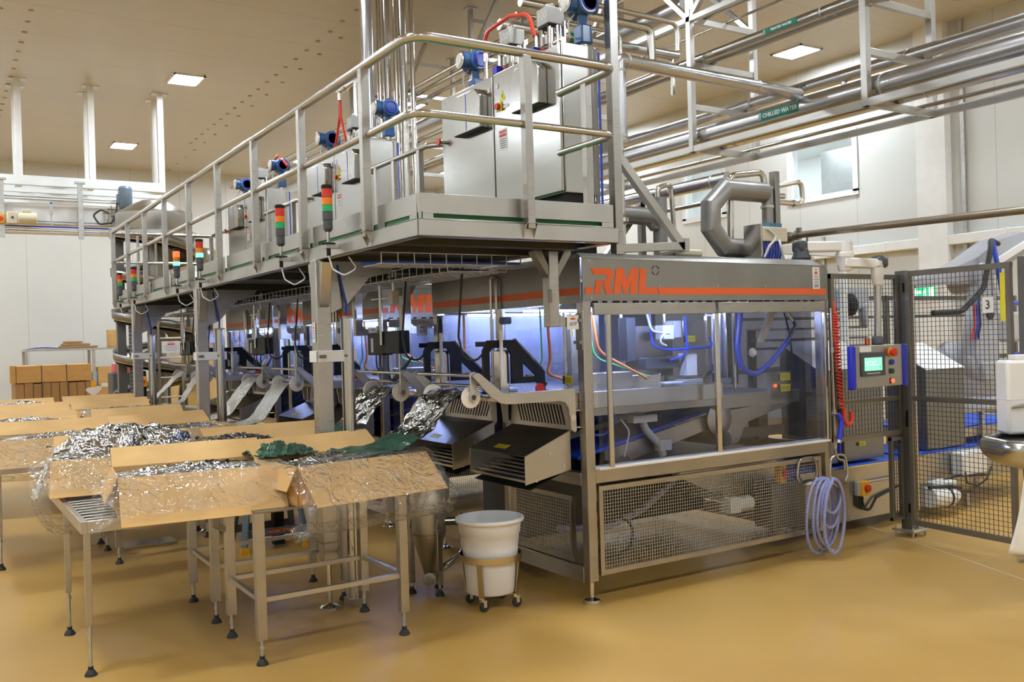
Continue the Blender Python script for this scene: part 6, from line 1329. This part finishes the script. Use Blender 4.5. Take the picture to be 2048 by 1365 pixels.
# ---------------------------------------------------------------- sink at the picture edge
R_ = lambda px, py, d: CAM+(_d+_r*((px-1024)/FPX)-_u*((py-682.5)/FPX))*d
SD = 5.2
a = R_(1966, 897, SD); ex_ = Vec((_r.x, _r.y, 0)).normalized(); ey_ = Vec((-ex_.y, ex_.x, 0))
ctr = Vec((a.x, a.y, 0))+ex_*0.42+ey_*0.02; zr = a.z
t = thing('wash_sink', 'stainless wash trough with thick rounded rim at the picture edge', 'sink', (ctr.x, ctr.y, 0), None, True, math.atan2(ex_.y, ex_.x))
def rr(w, d, r_, n=8):
    o = []
    for cx_, cy_, a0 in ((w-r_, d-r_, 0), (-w+r_, d-r_, 90), (-w+r_, -d+r_, 180), (w-r_, -d+r_, 270)):
        for i in range(n+1): an = math.radians(a0+90*i/n); o.append((cx_+r_*math.cos(an), cy_+r_*math.sin(an)))
    return o
def rings(mb, rs):
    n = len(rs[0][0]); vs = []; fs = []
    for o, z in rs: vs += [(x, y, z) for x, y in o]
    for i in range(len(rs)-1):
        for j in range(n): fs.append((i*n+j, i*n+(j+1) % n, (i+1)*n+(j+1) % n, (i+1)*n+j))
    fs.append(tuple((len(rs)-1)*n+j for j in range(n))); return mb.add(vs, fs)
rings(MB(), [(rr(0.29, 0.19, 0.10), zr-0.10), (rr(0.34, 0.235, 0.14), zr-0.062), (rr(0.36, 0.255, 0.16), zr-0.03), (rr(0.365, 0.26, 0.16), zr), (rr(0.36, 0.255, 0.16), zr+0.03), (rr(0.335, 0.23, 0.14), zr+0.052), (rr(0.31, 0.205, 0.12), zr+0.048), (rr(0.295, 0.19, 0.10), zr+0.02), (rr(0.27, 0.17, 0.09), zr-0.06)]).build('basin', rail_m, t, ang=60)
MB().box((0.10, -0.03, 0.0), (0.18, 0.05, zr-0.09)).box((0.02, -0.11, 0), (0.26, 0.13, 0.02)).build('pedestal', steel, t, bev=0.004)
MB().lathe([(0.02, 0), (0.02, 0.01)], (0, 0, zr-0.06), seg=16).build('drain', dark, t)
t = thing('paper_dispenser', 'white plastic dispenser box with small dark lever above the sink', 'dispenser', (ctr.x, ctr.y, 0), None, True, math.atan2(ex_.y, ex_.x))
b0 = R_(1993, 724, SD).z
MB().box((-0.21, 0.10, zr+0.055), (0.24, 0.24, b0)).build('box_shell', white_p, t, bev=0.018)
MB().box((-0.212, 0.098, zr+0.055+0.2), (0.24, 0.242, zr+0.26)).build('lid_seam', white_sheet, t)
MB().slab([(-0.195, 0.09, zr+0.205), (-0.125, 0.08, zr+0.212), (-0.10, 0.085, zr+0.224), (-0.13, 0.085, zr+0.226), (-0.195, 0.09, zr+0.212)], 0.012).build('lever', brass, t)
MB().box((-0.15, 0.13, b0), (0.05, 0.2, b0+0.03)).build('top_tray', paper, t, bev=0.004)

def bagf(u, v):
    w = 0.05+0.20*(1-u)**0.8; an = math.pi*(v*1.0)
    return (0.03-0.115*(1-u)**0+0.0+(-0.13+0.14*u)*math.cos(an)-0.0+0.10, -0.05-0.09*math.sin(an)-0.03*wav(u*3, v*4, 1), (zr-0.12)*u+(0.30+0.02*wav(v*4, u, 2))*(1-u))
solo('white_apron', MB().sheet(lambda u, v: tuple(ctr+ex_*(-0.10+(-0.26+0.10*u)*(1-v)+0.24*v)+ey_*(-0.14-0.03*math.sin(v*9+u*3))+Vec((0, 0, (zr-0.10)*u+(0.345-0.03*v)*(1-u)))), 20, 24), mat('white_cloth_plastic', (0.80, 0.79, 0.77), 0.5), 'white plastic apron hanging under the sink rim', 'apron', solid=0.004, ang=180)
# ---------------------------------------------------------------- white hanging frame and overhead conveyor
t = thing('hanging_frame', 'white steel frame hung from the ceiling over the far conveyor', 'frame', (-0.8, 13.3, CEIL))
for x in (-4.2, -3.05, -1.90, -0.77, 0.38):
    for y in (13.1, 13.62): MB().box((x-0.05, y-0.052, 4.46), (x+0.05, y+0.052, CEIL-0.012)).box((x-0.14, y-0.1, CEIL-0.012), (x+0.14, y+0.1, CEIL-0.002)).build('post', white_sheet, t)
for y in (13.1, 13.62): MB().box((-6.0, y-0.05, 4.42), (0.43, y+0.05, 4.58)).box((-6.0, y-0.04, 4.30), (0.36, y+0.04, 4.37)).box((-6.0, y-0.04, 4.19), (0.2, y+0.04, 4.25)).build('long_beam', white_sheet, t)
for x in (-4.2, -3.05, -1.90, -0.77, 0.38): MB().box((x-0.05, 13.1, 4.44), (x+0.05, 13.62, 4.54)).build('cross_tie', white_sheet, t)
t = thing('overhead_conveyor', 'overhead conveyor trough with side pipes below the white hanging frame', 'conveyor', (-2.5, 13.1, 3.6))
MB().box((-6.0, 12.85, 3.78), (-0.35, 12.86, 4.06)).box((-6.0, 13.4, 3.78), (-0.35, 13.41, 4.06)).box((-6.0, 12.85, 3.76), (-0.35, 13.41, 3.79)).build('trough', white_sheet, t)
MB().box((-6, 12.86, 4.02), (-0.35, 13.4, 4.03)).build('belt', cream, t)
for x in (-2.2, -1.02, -3.4): MB().box((x-0.04, 12.76, 3.50), (x+0.04, 12.82, 4.44)).box((x-0.08, 12.74, 4.44), (x+0.08, 12.84, 4.47)).build('hanger', zinc, t)
for z, m_ in ((3.74, zinc), (3.69, blue_hose), (3.66, grey_wire), (3.62, zinc), (4.14, zinc), (4.18, zinc)): MB().cyl((-6.0, 12.79, z), (-0.4, 12.79, z), 0.012, seg=8).build('side_pipe', m_, t)
MB().box((-6.0, 12.8, 3.56), (-0.4, 12.84, 3.60)).build('bottom_rail', cream, t)
t = thing('gear_motor', 'cream gear motor on the side of the overhead conveyor', 'motor', (-1.9, 12.7, 3.75))
MB().cyl((-1.98, 12.66, 3.80), (-1.70, 12.66, 3.80), 0.10, seg=22).box((-2.14, 12.58, 3.70), (-1.98, 12.76, 3.90)).box((-1.92, 12.6, 3.88), (-1.78, 12.72, 3.95)).build('motor_body', cream, t, bev=0.015)
MB().cyl((-2.06, 12.57, 3.80), (-2.06, 12.58, 3.80), 0.02, seg=12).build('shaft_end', dark, t)
for x, z, lb in ((-2.22, 3.79, 'yellow isolator at the picture edge beside the cream gear motor'), (-0.42, 3.73, 'yellow isolator at the conveyor end below the upright motor')):
    s_ = thing('isolator_switch', lb, 'switch', (x, 12.72, z), 'yellow isolators on the far conveyor')
    MB().box((x-0.06, 12.70, z-0.08), (x+0.06, 12.76, z+0.08)).build('yellow_face', yellow_p, s_, bev=0.01); MB().cyl((x, 12.70, z), (x, 12.67, z), 0.035, seg=16).build('red_knob', red, s_)
t = thing('upright_motor', 'blue-grey upright motor with gearbox at the conveyor end', 'motor', (-0.33, 12.7, 3.8))
MB().lathe([(0.10, 3.78), (0.115, 3.80), (0.115, 3.95), (0.08, 3.98), (0.08, 4.03), (0.105, 4.05), (0.115, 4.08), (0.115, 4.38), (0.09, 4.42), (0.0, 4.43)], (-0.32, 12.68, 0), seg=22).box((-0.46, 12.62, 4.12), (-0.41, 12.72, 4.28)).build('motor_body', motor_b, t, bev=0.006)
MB().tube(fillet([(-0.45, 12.66, 4.15), (-0.48, 12.66, 3.95), (-0.55, 12.66, 3.78), (-0.75, 12.66, 3.75), (-0.85, 12.66, 3.9), (-0.72, 12.66, 4.0), (-0.6, 12.66, 3.95)], 0.06), 0.015, 8).build('cable', rubber, t)
vs = MB()
for x, z in ((-0.62, 3.95), (-0.5, 3.9), (-0.55, 4.02)): vs.cyl((x, 12.72, 3.76), (x, 12.72, z+0.06), 0.012, seg=8).cyl((x-0.06, 12.72, z), (x+0.06, 12.72, z), 0.015, seg=8)
vs.build('valve_fittings', polish, t)
sv = thing('sensor_valve', 'small sensor valve standing on the overhead conveyor side', 'sensor', (-1.47, 12.8, 3.7))
MB().cyl((-1.47, 12.78, 3.72), (-1.47, 12.78, 3.92), 0.012, seg=8).box((-1.5, 12.75, 3.9), (-1.44, 12.81, 4.07)).build('sensor_body', grey_p, sv); MB().lathe([(0.02, 0), (0.02, 0.05)], (-1.47, 12.78, 4.05), seg=10).build('blue_cap', blue_p, sv)
# ---------------------------------------------------------------- spiral conveyor at the far end of the walkway
GX, GY, GR = -0.41, 10.0, 0.60
t = thing('spiral_conveyor', 'spiral lowering conveyor with round top drum beyond the walkway end', 'spiral conveyor', (GX, GY, 0))
MB().cyl((GX, GY, 0.0), (GX, GY, 3.4), 0.13, seg=24).build('centre_column', steel_d, t)
def hel(rad, dz):
    def f(u, v):
        a = -2*math.pi*5.0*u+0.2; r_ = rad[0]+(rad[1]-rad[0])*v
        return (GX+r_*math.cos(a), GY+r_*math.sin(a), 0.55+3.0*u+dz*v)
    return f
MB().sheet(hel((0.16, GR), 0), 240, 3).build('spiral_track', brass, t, solid=0.02, ang=60)
MB().sheet(hel((GR, GR+0.004), 0.10), 240, 1).build('outer_guard', steel_d, t, solid=0.004, ang=60)
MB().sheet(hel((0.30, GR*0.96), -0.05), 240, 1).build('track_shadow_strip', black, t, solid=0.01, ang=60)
MB().lathe([(0.0, 3.30), (0.50, 3.30), (0.52, 3.33), (0.52, 3.58), (0.50, 3.60), (0.20, 3.78), (0.0, 3.80)], (GX, GY, 0), seg=44).build('top_drum', steel_h, t)
MB().lathe([(0.60, 3.22), (0.62, 3.24), (0.62, 3.30), (0.5, 3.31)], (GX, GY, 0), seg=44).build('drum_rim', rail_m, t)
MB().box((GX-0.55, GY-0.06, 0.0), (GX-0.43, GY+0.06, 3.3)).build('main_column', dkpost, t, bev=0.006)
MB().box((GX-0.40, GY-0.11, 0.0), (GX-0.36, GY-0.07, 3.2)).build('toothed_rack', zinc, t)
tr_ = MB()
for i in range(56): tr_.box((GX-0.405, GY-0.118, 0.2+i*0.055), (GX-0.355, GY-0.108, 0.225+i*0.055))
tr_.build('rack_teeth', steel_d, t)
for x in (0.22,): MB().cyl((GX+x, GY-0.62, 0.0), (GX+x, GY-0.62, 2.4), 0.018, seg=10).cyl((GX-0.1, GY-0.62, 0.0), (GX-0.1, GY-0.62, 3.2), 0.018, seg=10).build('ladder_rail', brass, t)
for i in range(8): MB().cyl((GX-0.1, GY-0.62, 0.35+0.28*i), (GX+0.22, GY-0.62, 0.35+0.28*i), 0.013, seg=8).build('rung', white_sheet, t)
for k in range(3):
    a = math.radians(20+110*k); MB().cyl((GX+0.66*math.cos(a), GY+0.66*math.sin(a), 0), (GX+0.66*math.cos(a), GY+0.66*math.sin(a), 3.25), 0.02, seg=10).build('guard_post', steel, t)
MB().box((GX-0.42, GY-0.75, 0.9), (GX-0.30, GY-0.62, 1.3)).build('drive_box', black, t, bev=0.02)
notice('red_notice', (GX+0.06, GY-0.66, 1.62), (1, 0, 0), 0.26, 0.17, t, 4)
s_ = thing('isolator_switch', 'small yellow isolator low on the spiral conveyor', 'switch', (GX-0.36, GY-0.78, 1.16), 'yellow isolators on the far conveyor')
MB().box((GX-0.42, GY-0.80, 1.08), (GX-0.30, GY-0.75, 1.22)).build('yellow_face', yellow_p, s_, bev=0.008); MB().cyl((GX-0.36, GY-0.80, 1.15), (GX-0.36, GY-0.83, 1.15), 0.03, seg=14).build('red_knob', red, s_)
# vessel with bright panels behind the spiral
solo('process_vessel', MB().lathe([(0.0, 0.4), (0.45, 0.5), (0.5, 0.6), (0.5, 3.2), (0.4, 3.35), (0, 3.4)], (0.75, 12.6, 0), seg=36).cyl((0.45, 12.4, 0), (0.45, 12.4, 0.6), 0.03).cyl((1.05, 12.4, 0), (1.05, 12.4, 0.6), 0.03).cyl((0.75, 12.95, 0), (0.75, 12.95, 0.6), 0.03), polish, 'tall polished steel vessel behind the far cabinet and spiral conveyor', 'vessel')
# ---------------------------------------------------------------- goods by the back wall
def strapped(x0, x1, y0, y1, z0, z1, lb, m_, n=1, cat='carton bundle'):
    t = thing('carton_bundle', lb, cat, ((x0+x1)/2, (y0+y1)/2, z0), 'strapped carton bundles by the back wall')
    if n == 1: MB().box((x0, y0, z0), (x1, y1, z1)).build('bundle', m_, t, bev=0.01)
    else:
        random.seed(int(x0*100)+n)
        for i in range(n):
            a, b_ = x0+(x1-x0)*i/n, x0+(x1-x0)*(i+1)/n
            MB().box((a+0.004, y0+random.uniform(0, 0.03), z0), (b_-0.004, y1, z1-random.uniform(0, 0.03))).build('flat_carton_pack', m_, t, bev=0.006)
    st = MB()
    for q in (0.33, 0.66): x = x0+(x1-x0)*q; st.box((x-0.008, y0-0.004, z0), (x+0.008, y1+0.004, z1+0.004))
    st.build('strap', dgrey_p, t); return t
solo('pallet', MB().box((-1.9, 16.6, 0.10), (-0.32, 17.9, 0.13)).box((-1.9, 16.6, 0), (-1.8, 17.9, 0.1)).box((-1.15, 16.6, 0), (-1.05, 17.9, 0.1)).box((-0.42, 16.6, 0), (-0.32, 17.9, 0.1)), card_d, 'wooden pallet under the strapped carton bundles', 'pallet')
strapped(-1.82, -0.36, 16.7, 17.8, 0.13, 0.56, 'lowest row of brown carton bundles on the pallet', card_d, 8)
strapped(-1.80, -0.34, 16.72, 17.8, 0.56, 0.985, 'second row of upright brown carton bundles below the big tan bundle', card_d, 9)
strapped(-1.78, -0.38, 16.72, 17.8, 0.985, 1.33, 'big tan strapped bundle on top of the pallet stack', card)
MB().box((-1.88, 16.70, 0.99), (-1.79, 17.0, 1.34)).build('side_sheet', card, bpy.data.objects['carton_bundle.002'])
t = thing('steel_shelf', 'steel shelf bench along the back wall behind the carton pallet', 'shelf', (-0.5, 19, 0))
MB().box((-1.45, 18.7, 1.62), (1.8, 19.5, 1.67)).box((-1.45, 18.7, 0.75), (1.8, 19.5, 0.79)).build('shelf_board', zinc, t)
for x in (-1.42, -0.05, 1.75):
    for y in (18.72, 19.46): MB().box((x-0.03, y-0.03, 0), (x+0.03, y+0.03, 1.63)).build('leg', zinc, t)
solo('blue_sheeting', MB().sheet(lambda u, v: (-1.42+0.68*u, 18.72+0.5*v, 1.675+0.05*math.sin(u*3)*(0.6+0.4*wav(u*3, v*3, 1))), 20, 10), blue_hose, 'folded blue sheeting on the end of the back shelf', 'sheeting', solid=0.01)
for i in range(3): solo('carton_stack', MB().box((-0.72+0.05*i, 18.75, 1.672+0.055*i), (0.05-0.16*i, 19.3, 1.722+0.055*i)), card_d, ('lowest flat brown carton sheet on the back shelf', 'middle flat brown carton sheet on the back shelf', 'top flat brown carton sheet on the back shelf')[i], 'cardboard', 'flat cardboard on the back shelf', bev=0.01)
solo('tall_carton', MB().box((0.32, 18.9, 1.67), (0.60, 19.3, 2.08)), card, 'upright tan carton at the far end of the back shelf', 'box', bev=0.01)
solo('shelf_carton', MB().box((0.03, 18.75, 0.792), (0.64, 19.3, 1.22)), card, 'open tan carton on the lower back shelf', 'box', bev=0.01)
solo('blue_tub', MB().box((-0.12, 18.74, 0.97-0.18), (0.02, 19.0, 1.12)), mat('pale_blue_tub', (0.28, 0.38, 0.62), 0.4), 'small blue tub beside the carton on the lower back shelf', 'tub', bev=0.01)
solo('red_bottle', MB().lathe([(0.05, 0), (0.06, 0.02), (0.06, 0.22), (0.02, 0.28), (0.02, 0.32)], (-0.26, 18.8, 0.79), seg=14), red, 'red bottle on the lower back shelf', 'bottle')
solo('yellow_bollard', MB().cyl((-0.56, 15.2, 0), (-0.56, 15.2, 1.02), 0.045, seg=16), yellow_p, 'yellow bollard beside the pallet of brown bundles', 'bollard')
t = thing('supply_carton', 'tan carton with white papers beside the yellow bollard', 'box', (-0.35, 15, 0))
MB().box((-0.50, 14.9, 0.55), (-0.17, 15.3, 0.90)).build('box_body', card, t, bev=0.008)
MB().box((-0.47, 14.895, 0.70), (-0.34, 14.9, 0.72)).build('print_band', card_d, t)
MB().slab([(-0.76, 14.88, 0.86), (-0.62, 14.88, 0.72), (-0.46, 14.88, 0.86), (-0.5, 14.88, 0.9), (-0.7, 14.88, 0.9)], 0.004).box((-0.44, 14.9, 0.90), (-0.28, 15.1, 0.96)).build('white_paper', paper, t)
solo('flat_carton', MB().box((-0.50, 14.92, 0), (0.05, 15.6, 0.55)), card_d, 'brown carton under the tan supply carton', 'box', bev=0.01)
solo('pale_drum', MB().lathe([(0.13, 0), (0.14, 0.02), (0.14, 0.86), (0.12, 0.9)], (-0.02, 14.6, 0), seg=24), mat('pale_grey_drum', (0.55, 0.57, 0.60), 0.4), 'pale grey drum beside the spiral conveyor foot', 'drum')
solo('black_bag', MB().lathe([(0.2, 0), (0.28, 0.15), (0.25, 0.6), (0.12, 0.95), (0.05, 1.0)], (-0.05, 12.0, 0), seg=20), rubber, 'black sack beside the spiral conveyor', 'bag')
solo('pink_sheet', MB().box((-0.5, 13.2, 1.20), (-0.1, 13.5, 1.36)), mat('pink_plastic', (0.75, 0.16, 0.17), 0.5), 'pink plastic sheet on a dark bin behind the spiral conveyor', 'sheet', bev=0.01)
solo('dark_bin', MB().box((-0.55, 13.1, 0), (-0.05, 13.6, 1.20)), dgrey_p, 'dark bin behind the spiral conveyor under a pink sheet', 'bin', bev=0.02)
# bolt caps in rows on the ceiling and high on the walls
cp = MB()
for x in (-1.99, -2.35, 1.85, 2.1, 5.9):
    for i in range(26): cp.lathe([(0.035, -0.012), (0.035, 0.0)], (x, 4.5+0.5*i if x not in (-2.35, 2.1) else 4.2+0.9*i, CEIL), seg=8)
struct('trim_4', cp, mat('bolt_cap', (0.45, 0.37, 0.24), 0.5))
cp = MB()
for i in range(30):
    for z in (5.9, 5.6): cp.cyl((9.93, -2+0.55*i+(z-5.6)*0.7, z), (9.945, -2+0.55*i+(z-5.6)*0.7, z), 0.03, seg=8)
struct('trim_5', cp, MATS['bolt_cap'])
